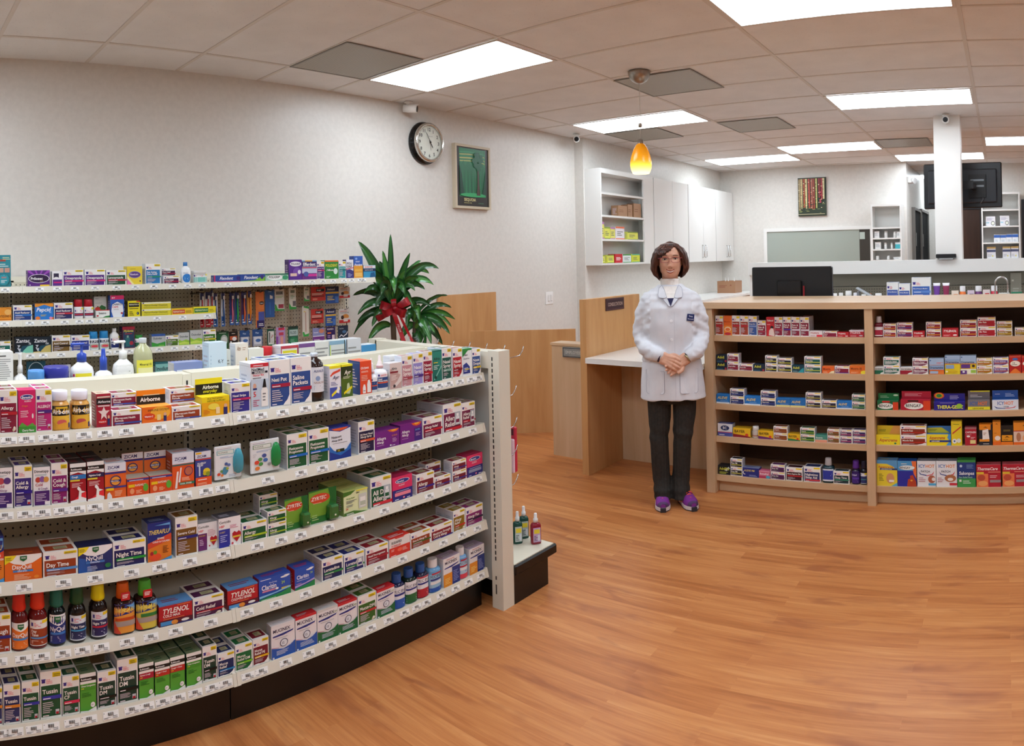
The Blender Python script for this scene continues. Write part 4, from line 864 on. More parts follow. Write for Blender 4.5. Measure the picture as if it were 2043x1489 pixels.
d_('ohm', 'pale green allergy carton with leafy corner', 'pale green carton', 'dfe7b4', '7d9a4c', 'b8bf70', 'p 4a7a2c 0 1 .5 1 .3 .86 0 .8;i .52 .84 .07 .4 4a5a3a ohm;T .1 .68 .06 .5 5a8a2a Allergy Relief;l .1 .5 .55 .64 3 556;T .08 .24 .09 .2 c0302c 24;l .1 .36 .5 .46 2 667;r .62 .2 .96 .8 cfd4cc;r .68 .26 .9 .66 eef0ec;r .68 .3 .9 .48 b8c4b0;p 4a7a2c 0 0 0 .14 .4 .17 .7 .08 1 .02 1 0;l .1 .04 .5 .12 2 fff;r .5 .95 1 1 e8e040')
for key, c_, z_ in (('bnp', 'f08aa0', 'hot pink and indigo allergy carton with pink tabs'), ('bns', '8f98b8', 'hot pink and indigo allergy carton with grey tabs')):
    d_(key, z_, 'pink and indigo carton', 'e03468', 'c02458', 'a02048', 'r 0 0 1 .46 2c2a80;e .5 .80 .36 .10 f0e8f4;e .5 .80 .33 .085 2a3a8c;T .24 .76 .075 .54 fff Benadryl;T .3 .60 .06 .45 f4e0e8 ALLERGY;l .15 .38 .9 .42 1 d8d8f0;r .1 .2 .9 .34 %s;l .1 .05 .3 .12 1 f0f0ff;e .55 .1 .05 .04 f08aa0;l .7 .05 .92 .12 1 f0f0ff' % c_)
for key, t2, lk in (('tym', 'COLD MAX', 'red pain carton with blue top edge and blue gel cap'), ('tys', 'COLD+FLU SEVERE', 'red cold carton with blue top and orange capsule')):
    d_(key, lk, 'red pain carton', 'b8202c', '8a1a24', '5a90c8', 'r 0 .93 1 1 4a88c4;l .55 .86 .95 .91 1 f0a040;i .12 .56 .24 .78 fbf7f2 TYLENOL;T .12 .40 .12 .66 fbf7f2 %s;l .12 .31 .8 .35 1 f0b060;r 0 0 1 .27 5c1a2c;r .04 .04 .42 .22 4a94d0;e .46 .13 .1 .1 e8943c;e .78 .15 .12 .06 f0ecea;r .55 .02 .99 .08 3a3a78' % t2)
d_('cla', 'wide blue allergy carton with white cloud and green hill', 'wide blue carton', '2c55b4', 'a01c38', '2c4ca4', 'l .05 .90 .6 .95 1 fff;e .80 .84 .12 .04 f0f2f6;e .88 .88 .1 .04 f0f2f6;t .32 .70 .08 .24 d8e4f4 Non-Drowsy;T .08 .46 .22 .46 f4f6fc Claritin;r .1 .36 .52 .43 d88aa8;e .56 .4 .05 .05 f8f8f8;r .7 .28 .95 .38 d8c040;T .7 .55 .13 .12 a8d060 24;p 8ac8e8 0 .22 .5 .26 1 .38 1 .3 0 .12;p 2c8c4c 0 0 0 .08 .3 .14 .7 .18 1 .30 1 0;l .06 .03 .6 .08 1 c8e8d0')
d_('cls', 'small blue allergy carton with red side', 'small blue carton', '2c55b4', 'b41c2c', '2c4ca4', 'e .74 .84 .16 .04 f0f2f6;e .84 .88 .12 .04 f0f2f6;T .10 .50 .18 .6 f4f6fc Claritin;T .78 .62 .1 .16 a8d060 24;l .1 .42 .8 .45 1 fff;p b8a8d8 0 .22 .5 .26 1 .38 1 .3 0 .12;p 2c8c4c 0 0 0 .08 .3 .14 .7 .18 1 .30 1 0;l .06 .28 .5 .33 1 d890a8')
d_('sud', 'white and red sinus pressure carton', 'white and red carton', 'e8e4e2', 'c8ccd4', 'd8342c', 'r 0 0 1 .50 d8382c;p d8342c .25 1 .75 1 .68 .94 .32 .94;T .10 .70 .13 .84 2a2224 SUDAFED;T .10 .54 .09 .8 e03c30 PE PRESSURE;e .5 .30 .12 .10 f06a50;l .08 .3 .3 .44 3 f8c0b8;l .62 .2 .92 .4 4 f8c0b8;l .05 .04 .4 .1 1 fff')
for key, c_, top_, ex, lk in (('mxb', '2c5cb4', 'e8e6ea', '', 'white chest carton with blue wave and clock'), ('mxr', '2c5cb4', 'd02a34', '', 'white chest carton with red top and blue wave'), ('mxg', '1f6a3c', 'd8d8d8', 'DM', 'white chest carton with green wave'), ('mxh', '1f6a3c', 'd02a34', 'DM', 'white chest carton with red top and green wave')):
    d_(key, lk, 'white and %s chest carton' % ('blue' if c_[0] == '2' else 'green'), 'efebee', 'c8ccd6', top_, 'r 0 .93 1 1 %s;T .08 .77 .10 .74 2c2448 MUCINEX;t .80 .77 .07 .16 7a9a30 %s;p 2c3484 .06 .68 .9 .74 .95 .76 .9 .70 .5 .645 .06 .64;l .15 .58 .8 .61 1 999;e .52 .42 .17 .12 3a3e60;e .52 .42 .14 .10 e8ecf4;T .44 .385 .07 .16 333a60 12;p %s 0 0 0 .34 .2 .30 .5 .24 .8 .30 1 .40 1 0;p c84a54 0 .345 .3 .30 .3 .31 0 .36;l .2 .10 .85 .24 4 c8d8e8;e .07 .04 .04 .03 f0f0f0' % (top_, ex or '.', c_))
d_('mxl', 'white chest carton with orange and navy foot', 'orange and navy chest carton', 'eceaec', 'd8dade', 'b8a8c0', 'l .2 .92 .8 .96 1 c03040;T .1 .78 .10 .84 2c2448 MUCINEX;p 2c3484 .06 .66 .9 .72 .95 .75 .9 .69 .5 .63 .06 .63;r 0 0 .52 .45 e8942c;r .52 0 1 .62 2c3c84;l .58 .1 .94 .5 7 8898d0;l .08 .1 .45 .32 4 f8d880')
# wall shelving
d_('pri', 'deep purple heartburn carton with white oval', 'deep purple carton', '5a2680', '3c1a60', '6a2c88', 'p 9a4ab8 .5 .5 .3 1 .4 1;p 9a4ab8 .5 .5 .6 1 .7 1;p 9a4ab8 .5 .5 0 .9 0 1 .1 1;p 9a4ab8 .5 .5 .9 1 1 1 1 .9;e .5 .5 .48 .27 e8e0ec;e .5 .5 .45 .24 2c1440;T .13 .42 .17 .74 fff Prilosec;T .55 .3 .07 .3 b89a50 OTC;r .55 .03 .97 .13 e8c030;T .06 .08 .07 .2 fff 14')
d_('ops', 'small white carton with dark capsule and purple foot', 'small white carton', 'f2f0f2', 'd8dce6', 'e8e8ea', 'r .15 .5 .65 .85 2c2240;e .4 .52 .25 .1 f2f0f2;r .05 .04 .95 .45 5a2a84;r .15 .22 .95 .30 d02074')
d_('nex', 'yellow and pink carton with purple lozenge', 'yellow and pink carton', 'ecd23c', 'd0b830', 'e8dc50', 'p e87ab0 0 0 0 .35 .35 0;p f4e8a0 0 .35 .35 0 .5 0 0 .5;e .5 .55 .40 .19 8a7ab8;e .5 .55 .36 .15 5a3a80;T .18 .52 .11 .64 e8d8f0 Nexium;l .2 .85 .8 .9 1 a89a30;e .85 .2 .05 .04 6a2c50')
d_('fxm', 'long blue and magenta adhesive carton', 'blue and magenta carton', '2c4c9c', '24408c', '3a5cac', 'i .22 .38 .42 .6 f4f4fa Fixodent;r 0 0 1 .16 d02a70;e .93 .55 .07 .28 3a2c7c;r 0 0 .05 1 c02a5c')
d_('fxg', 'long blue and green adhesive carton', 'blue and green carton', '2c4c9c', '24408c', '3a5cac', 'i .15 .38 .42 .62 f4f4fa Fixodent;p 7ab83c 0 0 0 .12 .6 .2 .8 .6 1 .6 1 0;e .88 .6 .07 .28 3a2c7c')
d_('pol', 'long mint carton with white oval wordmark', 'long mint carton', 'a8ccb4', '88b8a0', '90a898', 'e .42 .5 .34 .38 f4f4f2;i .14 .38 .30 .54 2a2a2e POLIGRIP;e .86 .45 .13 .3 3a9a6c;r 0 .8 1 1 3a7a60')
d_('pop', 'purple adhesive strips carton with white oval', 'purple strips carton', '5c2c90', '44206c', '4c2470', 'e .52 .79 .44 .12 f2f0f6;T .18 .74 .10 .7 3a2a50 POLIGRIP;e .62 .42 .3 .2 7a50b0;e .8 .4 .12 .1 e8e4f0;r .1 .2 .6 .34 e8c8b8')
d_('eft', 'white and purple denture tablet carton', 'white denture carton', 'c4cbe4', '6a4a90', '8ab0d8', 'r 0 0 1 .34 6c2c84;r .4 .18 1 .30 d83a9a;r 0 .68 1 .94 3c2c70;T .08 .72 .17 .84 fff Efferdent;r 0 .94 1 1 78b0d8;r .2 .94 .7 1 e0a83c;e .26 .30 .17 .13 4a60a8;r 0 .6 1 .66 c04a70')
d_('pld', 'green denture tablet carton with yellow wordmark', 'green denture carton', '2c8a3c', '1f6a30', 'e87838', 'r 0 .92 1 1 e87838;T .06 .66 .15 .88 e8e040 POLIDENT;i .12 .44 .1 .5 fff 3 Minute;e .78 .42 .15 .16 dfeee8;l .1 .08 .4 .2 2 cfe8d0')
d_('plg', 'white carton with two-line dark wordmark', 'white wordmark carton', 'e8e8f0', '4c3c7c', 'c8c8d8', 'T .12 .74 .12 .7 3a1c30 POLI;T .08 .58 .12 .8 3a1c30 GRIP;p c03050 0 .52 1 .6 1 .56 0 .47;p 3a3a80 0 0 0 .45 .5 .5 1 .4 1 0;l .2 .1 .8 .3 4 a8b0e0')
d_('efb', 'tall blue and amber carton at the shelf end', 'blue and amber carton', 'e8a034', '2c4c9c', '3c60b0', 'r 0 .58 1 1 3460b8;e .28 .88 .12 .05 8ab0e8;l .2 .72 .85 .8 2 d8e4f8;i .08 .56 .10 .84 fff Fixodent;r .1 .3 .9 .42 f0b84c;r .1 .08 .9 .26 f4c468')
d_('sea', 'blue and red dental bath carton', 'dental bath carton', '3a9ac8', '2c6c98', '2a5a88', 'r 0 .76 1 .98 e8e8ea;T .1 .80 .13 .8 d03a3c SEABOND;r 0 .52 1 .74 1c2c50;T .1 .58 .09 .8 c8d4e8 DENTAL BATH;p 1c5c8c .5 0 .6 .4 .9 .45 1 0')
d_('cor1', 'orange itch cream carton at the shelf edge', 'orange cream carton', 'e8942c', 'd0802c', 'e8a040', 'e .8 .65 .2 .2 f0b868;T .1 .28 .16 .86 5a2c18 CORTIZONE 8;l .7 .9 .95 .97 1 a86020;r 0 .1 1 .14 c86a1c')
d_('pep', 'orange and blue acid carton with white script', 'orange and blue carton', '2c7cd0', '2460a8', 'e89c34', 'r 0 .80 1 1 e8952c;p 2c7cd0 0 .6 0 .75 .5 .93 1 .75 1 .6;i .08 .52 .24 .84 f8f8fa Pepcid;T .76 .42 .08 .18 c8e0f8 AC;e .15 .12 .13 .11 e87c2c;p e87c2c .8 0 1 .2 1 0;l .3 .24 .7 .36 2 d8c860;e .85 .12 .08 .08 e890b0')
d_('bea', 'small white and green gas relief carton', 'small green-footed carton', 'eeeeea', 'dededa', 'c83c34', 'r 0 .93 1 1 c83030;T .22 .50 .28 .7 2a2c2c beano;p 2c7c3c 0 0 0 .1 .5 .1 .7 .25 1 .3 1 0;e .12 .3 .08 .1 c02a30')
d_('beb', 'pale grey carton with tomato picture', 'tomato picture carton', 'c8c8be', 'b0b0a8', 'a8a8a0', 'T .1 .88 .05 .5 555 beano;l .1 .68 .8 .72 1 888;e .32 .38 .27 .14 c8342c;p 2c6a34 .4 .5 .6 .6 .95 .5 .9 .3 .6 .34;e .3 .52 .06 .03 2c6a34')
d_('cha', 'white and blue capsule carton with crimson top', 'crimson-topped carton', 'eef0f4', '2c5cb4', 'c8286c', 'r 0 .82 1 1 c8245c;T .1 .87 .06 .3 fff BUY;p 2c5cb4 0 0 0 .82 1 .82 1 0 .8 0 .95 .3 .9 .6 .5 .72 .12 .6 .05 .3 .2 0;T .10 .56 .09 .84 26244c CHARCO;T .12 .44 .09 .6 d03c44 CAPS;l .2 .36 .7 .40 1 888;e .82 .2 .09 .04 c02a3c')
d_('prb', 'yellow carton with black label block', 'yellow and black carton', 'e8d820', '4a4418', 'c8bc20', 'r .08 .62 .92 .88 1c1a14;T .12 .73 .08 .76 f0e8d0 PREPARATION H;r .7 .93 1 1 c8402c;r .12 .5 .85 .54 2a2a1c;e .8 .22 .1 .09 1c2c50;T .77 .19 .06 .06 fff 1;l .12 .1 .5 .4 3 6a6018')
d_('hem', 'long yellow ointment carton', 'long yellow carton', 'e2d434', 'c8bc30', 'd8cc50', 'r 0 .78 1 1 f0eecc;r .03 .8 .08 .95 3a2a86;t .08 .42 .30 .8 2a3c28 Hemorrhoidal Ointment;r .06 .2 .9 .24 4a5a20')
d_('pry', 'long yellow carton with red word block', 'yellow and red carton', 'ecc42c', 'd0a828', 'e0c040', 'r .05 .22 .62 .78 c8402c;T .08 .38 .24 .5 f8e8c0 PREPARATION H;l .66 .3 .95 .7 3 8a6018')
d_('prg', 'long yellow carton with green word block', 'yellow and green carton', 'e8d828', 'c8c028', 'd8d040', 'r .04 .22 .66 .80 2c7c3c;T .08 .40 .24 .54 e8f0c0 PREPARATION H;l .7 .3 .95 .7 2 8a8018;r 0 0 1 .08 2c7c3c')
d_('za7', 'black and mint acid carton with silver figure', 'black and mint carton', '15202c', '10141c', '10141c', 'T .06 .66 .22 .88 e8eaee Zantac;T .76 .52 .11 .2 e8eaee 75;p 1c4c60 .2 0 .4 .45 1 .5 1 0;p 7cc8b0 .45 .15 .7 .42 1 .5 1 0 .4 0;p c8ccd4 .12 .5 .3 .5 .18 .3 .32 .3 .28 .06 .2 .18 .12 .34 .2 .38;p c8ccd4 0 0 0 .08 .4 .1 .4 0')
d_('za1', 'black and gold acid carton with silver figure', 'black and gold carton', '15202c', '10141c', '10141c', 'T .04 .66 .22 .88 e8eaee Zantac;T .70 .52 .11 .26 e8eaee 150;p 1c4c60 .2 0 .4 .45 1 .5 1 0;p c8b468 .45 .15 .7 .42 1 .5 1 0 .4 0;p c8ccd4 .12 .5 .3 .5 .18 .3 .32 .3 .28 .06 .2 .18 .12 .34 .2 .38;p c8b468 0 0 0 .08 .4 .1 .4 0')
d_('myl', 'tall dark red antacid carton with teal bottle', 'dark red carton', '5c1c34', '3c2a50', '8a1c34', 'r .06 .05 .94 .95 24405c;r 0 .86 1 1 a01c34;i .1 .76 .11 .8 d8c850 Mylanta;l .2 .66 .8 .72 1 c83040;r .25 .1 .6 .5 2c6c70;e .72 .25 .16 .09 a82c3c;r .35 .5 .5 .6 8ab0a0')
d_('dul', 'silver and green laxative carton', 'silver and green carton', 'b8bcbc', '8a9090', '2c5c9c', 'r 0 .84 1 1 3458a0;T .12 .60 .15 .78 3a4444 Dulcolax;p 3c9a3c 0 0 0 .4 .4 .25 1 .4 1 0;r .5 .06 .9 .14 78b848')
d_('duc', 'silver and lime laxative carton', 'silver and lime carton', 'c0c2c0', '90948c', 'a0a49c', 'T .12 .62 .15 .78 3a4444 Dulcolax;p 9ac83c 0 0 0 .5 .3 .35 .7 .45 1 .36 1 0;p c8dc60 0 .2 .5 .3 1 .18 1 .1 0 .08')
d_('als', 'teal blister card with round tablet logo', 'round-logo card', '1c4c5c', '163c48', '1c4c5c', 'e .5 .55 .44 .42 a8b8bc;e .5 .55 .41 .39 1c3c48;T .22 .58 .13 .56 d8e0e4 Alka;T .16 .40 .13 .66 d8e0e4 Seltzer')
d_('gas', 'low white and purple gas carton', 'low white carton', 'c8ccd8', '5a5c78', '888c98', 'T .1 .38 .3 .8 1c1c28 Gas-X;r 0 0 1 .2 4a3c80')
d_('imo', 'turquoise and navy carton behind the gondola top', 'turquoise carton', '8accc4', '2c6c74', '2c6c74', 'r 0 .9 1 1 2c6c74;T .06 .52 .24 .9 1c3440 Imodium;p 24608c 0 0 0 .3 .5 .12 1 .35 1 0;l .4 .06 .95 .14 1 fff')
d_('exl', 'navy chocolate laxative carton', 'navy laxative carton', '24408c', '1c3070', '24408c', 'i .1 .32 .34 .6 f0f4fa exlax;l .1 .8 .7 .88 1 8ab0e8;p e8ecf4 .55 0 .7 .3 1 .4 1 0')
d_('kra', 'brown and white cardboard pack at shelf back', 'cardboard pack', 'c8bfb4', 'a89a88', 'd0c8bc', 'r .5 .1 .95 .4 c87c34;l .1 .5 .8 .8 3 8a7a6a')
# printed backs seen on the rear shelf
for key, c_, lk, art_ in (('b_w', 'f0f0ee', 'tall white carton showing its printed back', ''), ('b_k', 'd4e6f2', 'pale blue lubricant carton showing its side', 'T .52 .60 .07 .3 2c3c54 K-Y;l .3 .15 .8 .5 5 a8c0d4;l .08 .3 .14 .8 7 b0c8dc'),
        ('b_a', 'f0e8dc', 'cream carton with tan printed back and seal', 'i .12 .86 .09 .3 8a5a20 Azo;l .1 .1 .9 .6 9 d09a78;l .55 .86 .95 .94 2 c8a890;e .84 .66 .06 .05 c8a83c;l .1 .4 .6 .5 2 e07a4a'), ('b_y', 'ecebdf', 'cream carton back with yellow spot', 'l .06 .2 .95 .8 8 a8a490;r .55 .16 .9 .34 f0e030'),
        ('b_r', 'f0eeea', 'red-edged carton back with yellow block', 'r 0 0 .05 1 b03040;r .93 0 1 1 a02c50;r .1 .55 .9 .88 e8dc28;l .15 .62 .8 .8 2 8a7a28;l .1 .1 .9 .45 4 8a8a8a;r 0 .93 1 1 c03a4c'), ('b_g', 'e6e6e2', 'pale carton back with purple top edge', 'r 0 .9 1 1 7a5090;l .05 .1 .97 .82 9 9a9a98'),
        ('b_h', 'e4e4de', 'pale carton back with yellow oval', 'l .05 .1 .97 .9 9 9a9a98;e .7 .34 .18 .12 f0e030'), ('b_l', 'dfe4e0', 'pale carton back with lime edge', 'r 0 0 .05 1 c8d83c;r 0 .9 1 1 8ab0c8;l .1 .1 .97 .82 9 9a9a98;r .95 0 1 1 2a3a30'), ('b_s', 'dcdee2', 'pale carton back beside dark spine', 'r 0 0 .07 1 5a5c60;l .12 .15 .97 .85 7 9a9a98;e .75 .4 .15 .14 f0e030'),
        ('b_b', 'dce8ee', 'low blue-topped white carton at the far end', 'r 0 .7 1 1 4a9ad0;l .1 .1 .9 .6 4 9ab0c0'), ('b_f', '8a98c8', 'flat blue and white pack lying on the rear shelf', 'l .1 .1 .9 .9 4 e8ecf8')):
    d_(key, lk, lk.split('carton')[0] + 'carton' if 'carton' in lk else 'flat blue pack', c_, 'd8d8dc' if c_[0] != 'd' else 'c8dcea', c_, art_ or 'l .05 .05 .95 .9 24 a4a4a4;r .05 .92 .6 .94 444')
# counter brands
def c_(key, lk, short, base, txt, tc, extra='', ital=0, top=None, side=None, y=.42, hh=.26, name='medicine_carton'):
    d_(key, lk, short, base, side or base, top or base, extra + (';' if extra else '') + '%s .08 %s %s .84 %s %s' % ('i' if ital else 'T', y, hh, tc, txt), name)
c_('tyr', 'small red pain carton with white wordmark', 'red pain carton', 'c02430', 'TYLENOL', 'fff', 'e .8 .2 .13 .08 f2eeee;l .08 .1 .6 .3 2 f0b0b4', 1, y=.55)
c_('tyw', 'white pain carton with red wordmark', 'white pain carton', 'ece6e8', 'TYLENOL', 'c02430', 'r .55 0 1 .35 e03a4c;l .08 .1 .5 .3 2 c07080', 1, y=.5, top='e4dce0')
c_('tyx', 'white-topped red pain carton', 'white-topped pain carton', 'b82838', 'TYLENOL', 'f4e8ea', 'r 0 .8 1 1 e8e0e8;e .8 .2 .13 .08 c8d0d8;l .08 .1 .6 .3 2 f0b0b4', 1, y=.5, top='e4dce4')
c_('adv', 'dark blue pain carton with yellow wordmark', 'dark blue pain carton', '16283c', 'Advil', 'dfe04c', 'r 0 0 .6 .2 24506c;r .8 .04 .98 .3 a03040', y=.5, hh=.36)
c_('adt', 'dark teal pain carton with yellow wordmark', 'dark teal pain carton', '164050', 'Advil', 'dfe04c', 'p 2c9aa8 .5 0 .8 .5 1 .7 1 0;l .08 .08 .6 .3 2 8ab0b8', y=.5, hh=.34)
c_('apm', 'black nighttime pain carton with yellow wordmark', 'black pain carton', '1c2024', 'AdvilPM', 'dfe04c', 'l .08 .08 .9 .35 3 c8d050;p d8dce4 .5 .5 .9 .9 1 .7 .7 .4', y=.5, hh=.3)
c_('mor', 'orange fever carton', 'orange carton', 'e8682c', 'Motrin', '8a3020', 'p f0e0b8 .55 0 .75 .3 1 .4 1 0;l .08 .1 .5 .3 2 f8d0a8', top='e87c44', y=.5, hh=.3)
c_('moo', 'wide orange carton with yellow sun corner', 'wide orange carton', 'e8742c', 'Motrin IB', '8a3c1c', 'e .9 .15 .2 .25 f4e03c;l .08 .1 .6 .25 2 f8d0a8', top='e88c44', y=.5, hh=.26)
c_('mok', 'tall orange children\'s fever carton', 'tall orange carton', 'e86c24', 'Motrin', 'c04418', 'r 0 0 1 .5 f08c30;e .5 .32 .4 .12 f8d8b0;e .5 .30 .3 .08 e87030;e .5 .08 .4 .07 c02c3c', y=.66, hh=.09)
c_('tyk', 'tall red children\'s fever carton with child photo', 'tall red carton', 'c82430', 'Tylenol', 'fff', 'e .7 .46 .2 .09 2a1a18;p e8d0c8 .3 .05 .35 .3 .6 .42 .9 .4 1 .1 1 0;l .08 .6 .8 .66 1 f8c0c0', 1, y=.78, hh=.09)
c_('alv', 'bright blue pain carton with yellow wordmark', 'bright blue carton', '2478c8', 'ALEVE', 'e8d070', 'r 0 0 1 .14 e4f0f8;l .3 .26 .9 .34 1 a8d0f0', 1, y=.48, hh=.3, top='3484d0')
c_('aly', 'bright blue pain carton with cream foot', 'blue carton with cream foot', '2470b8', 'ALEVE', 'e8d070', 'r 0 0 1 .2 e8dc90;l .3 .3 .9 .38 1 a8d0f0', 1, y=.5, hh=.28, top='3484d0')
c_('apn', 'navy nighttime pain carton with crescent moon', 'crescent moon carton', '28307c', 'ALEVE PM', 'e8d070', 'e .12 .45 .1 .2 f0f0f4;e .16 .48 .1 .18 28307c;l .4 .1 .9 .3 2 a0a8d8', 1, y=.6, hh=.2, top='8088a8')
d_('bcc', 'white and blue powder carton with blue oval logo', 'blue oval carton', 'dfe3ec', 'c0c8d8', '3c4c90', 'r 0 0 1 .28 4a54a4;r 0 .28 1 .34 b83050;e .5 .66 .3 .2 24386c;T .36 .57 .2 .3 eef0f6 BC;l .1 .08 .5 .18 1 fff')
for key, b2, lk in (('bay', '8a1c2c', 'yellow aspirin carton with dark red foot'), ('bap', '6c2c70', 'yellow aspirin carton with purple foot'), ('bag', '2c7c4c', 'small yellow aspirin carton with green foot')):
    c_(key, lk, lk.split(' carton')[0].split()[-1] and 'yellow aspirin carton', 'e8b824', 'BAYER', '3a2c14', 'p %s 0 0 0 .34 .5 .26 1 .12 1 0;e .8 .3 .1 .14 d8442c' % b2, y=.5, hh=.3, top='c8a028')
c_('exc', 'teal and peach headache carton', 'teal and peach carton', '4c9484', 'Ecotrin', 'e8f0ea', 'r 0 0 1 .38 e8a084;r 0 .34 1 .38 e8e8e0', y=.52, hh=.24)
c_('exg', 'white and green headache carton with bold wordmark', 'white and green carton', 'e2e4e0', 'EXCEDRIN', '2a3a34', 'r 0 0 1 .55 1c6c50;p e8ece8 .6 0 .75 .2 1 .3 1 0', y=.62, hh=.24)
c_('exr', 'white and red headache carton with bold wordmark', 'white and red carton', 'e2e2e0', 'EXCEDRIN', '3a2a2c', 'r 0 0 1 .55 9c2034;p e8ece8 .6 0 .75 .2 1 .3 1 0', y=.62, hh=.24)
c_('pnk', 'pink and turquoise allergy sleep carton', 'pink and turquoise carton', 'd06a88', 'Benadryl', 'f8e8ee', 'r 0 0 1 .3 b83a5c;e .8 .2 .2 .2 4aa8c8;r 0 .9 1 1 e8a8b8', y=.5, hh=.26)
d_('dra', 'blue and orange motion sickness carton', 'blue and orange carton', 'e87c34', '6c8cb0', 'a8c0dc', 'r 0 .6 1 1 a4bcd8;e .08 .88 .05 .04 2c5c9c;l .5 .68 .95 .78 2 e8684c;r 0 .28 1 .58 8ca8cc;T .06 .36 .13 .88 24304c Dramamine;r 0 .24 1 .29 e87030;r .05 .04 .6 .2 a4bcd8')
d_('dry', 'tall blue and yellow motion sickness carton', 'blue and yellow carton', 'e8d02c', '7c98bc', 'a0bcd8', 'r 0 .55 1 1 a4bcd8;e .08 .92 .05 .03 2c5c9c;r 0 .70 1 .8 8ca8cc;T .06 .60 .11 .88 24304c Dramamine;r 0 .55 1 .58 d87030;r .05 .3 .6 .5 8ca8cc;e .5 .14 .35 .07 d8b828;e .12 .14 .08 .05 f0e8c0')
d_('drp', 'tall blue, purple and yellow motion sickness carton', 'blue and purple carton', 'e8c82c', '7c98bc', 'a0bcd8', 'r 0 .55 1 1 a4bcd8;e .08 .92 .05 .03 2c5c9c;T .06 .60 .11 .88 24304c Dramamine;r 0 .55 1 .58 d87030;r .04 .32 .62 .53 5c3484;r 0 0 1 .28 f0ecd8;r 0 0 .4 .2 5c3484;e .2 .12 .08 .05 f0f0f0;r .65 .06 .98 .22 9ac84c;e .82 .44 .1 .07 3a2c24')
d_('leg', 'red leg cramp carton with white cloud', 'red leg cramp carton', 'b82424', '8c1c1c', 'c83c2c', 'r .0 .9 1 1 c84c38;e .5 .80 .24 .07 3c6cb4;e .5 .55 .42 .16 f4ecdc;T .28 .57 .07 .4 3a1c14 Leg;T .2 .47 .07 .6 3a1c14 Cramps;p e87c34 0 0 .3 .2 .5 .28 .7 .2 1 0')
def hb(key, lk, short, base, H_, F_, side=None): d_(key, lk, short, base, side or base, base, 'H:' + H_ + ';F:' + F_, 'medicine_tray_box')
hb('bge', 'green rub tray box with black wordmark', 'green tray box', '1c7448', 'r 0 0 1 1 1c7c48;l .1 .3 .7 .7 2 a8d8b8;e .85 .7 .12 .15 c8e8d0', 'r 0 0 1 1 146840;e .4 .42 .38 .32 eef0ea;T .08 .3 .3 .62 1a1a1a BENGAY;r .74 0 1 .85 d84424;r .24 .8 .6 .98 c83030')
hb('bgr', 'large crimson rub tray box with black wordmark', 'crimson tray box', 'b8203a', 'r 0 0 1 1 c02440;l .1 .3 .7 .8 3 f0a8b4', 'r 0 0 1 1 b01c34;e .44 .42 .32 .34 eef0ea;T .17 .3 .3 .52 1a1a1a BENGAY;r .76 0 1 .9 d84424;r .24 .82 .6 .96 2a1416')
hb('thg', 'royal blue rub tray box with rainbow disc', 'royal blue tray box', '2c2c94', 'r 0 0 1 1 2c2c94;e .15 .7 .17 .45 e84c2c;e .15 .7 .13 .35 e8c02c;e .15 .7 .09 .24 3c9a4c;l .5 .2 .9 .8 3 c8c8f0', 'r 0 0 1 1 241c84;T .1 .2 .42 .84 f0f040 THERA-GESIC;l .2 .86 .8 .96 1 a8a8e8;e .82 .5 .1 .3 9ac840')
hb('ihl', 'grey rub tray box with yellow strip', 'grey tray box', '6c6870', 'r 0 0 1 1 7a767c;l .1 .2 .7 .6 2 d8d8d8;r .1 .85 1 1 d8d83c', 'r 0 0 1 1 7c787c;T .1 .48 .36 .4 3460a8 ICY;T .48 .48 .36 .4 e8742c HOT;r 0 .04 1 .34 e8e030;T .22 .1 .15 .56 4a4a1c LIDOCAINE')
hb('ihc', 'white and blue rub tray box with swoosh', 'white and blue tray box', '2c5ca8', 'r 0 0 1 1 2c5cac;l .5 .2 .9 .7 3 b8d0f0;l .1 .5 .3 .6 1 fff', 'r 0 0 1 1 dce4ee;T .2 .5 .34 .26 3460a8 ICY;T .47 .5 .34 .34 e8742c HOT;p 24408c .06 .4 .2 .22 .5 .16 .5 .10 .15 .16;p d03c44 .5 .16 .8 .24 .92 .4 .85 .2 .5 .1;T .42 .24 .12 .3 3a3c50 CREAM')
hb('asy', 'yellow rub tray box with red slanted wordmark', 'yellow tray box', 'e4cc2c', 'r 0 0 1 1 e0c834;p e8a85c .5 0 .7 1 1 1 1 0;l .06 .3 .5 .6 2 6a7c28', 'r 0 0 1 1 f0dc2c;i .12 .34 .34 .76 c03c34 Aspercreme;l .3 .72 .7 .8 1 888;e .8 .16 .05 .1 2c7c5c')
hb('asl', 'yellow and blue rub tray box', 'yellow and blue tray box', '3c7cc0', 'r 0 0 1 1 3c7cbc;p d8d43c 0 0 0 .7 .6 .8 .95 0;l .06 .3 .5 .6 2 6a7c28', 'r 0 0 1 1 f0dc2c;p 4c9cd8 .8 0 .95 .4 .85 .7 .9 1 1 1 1 0;i .1 .56 .28 .66 c03c34 Aspercreme;r .12 .3 1 .48 243c84;T .2 .33 .1 .6 fff LIDOCAINE')
d_('ast', 'tall yellow roll-on carton with red diagonal word', 'tall yellow carton', 'e8d02c', 'd0b828', 'e0cc50', 'p c83c34 .1 .52 .9 .8 .92 .74 .12 .46;l .2 .86 .8 .9 1 5a7c28;e .3 .18 .22 .1 e8e8e4;e .7 .2 .2 .09 dfe4dc;e .3 .18 .08 .04 2c5c9c')
d_('cap', 'crimson rub carton with folded top', 'crimson rub carton', 'b02034', '8c1828', '9c4c58', 'r 0 .9 1 1 a86c70;T .06 .68 .10 .9 f4e8e8 CAPZASIN;l .1 .58 .8 .62 1 f0c0c4;e .3 .5 .16 .05 f0eaea;r .45 .1 .92 .3 e8d890;l .5 .36 .9 .5 2 f0c0c4')
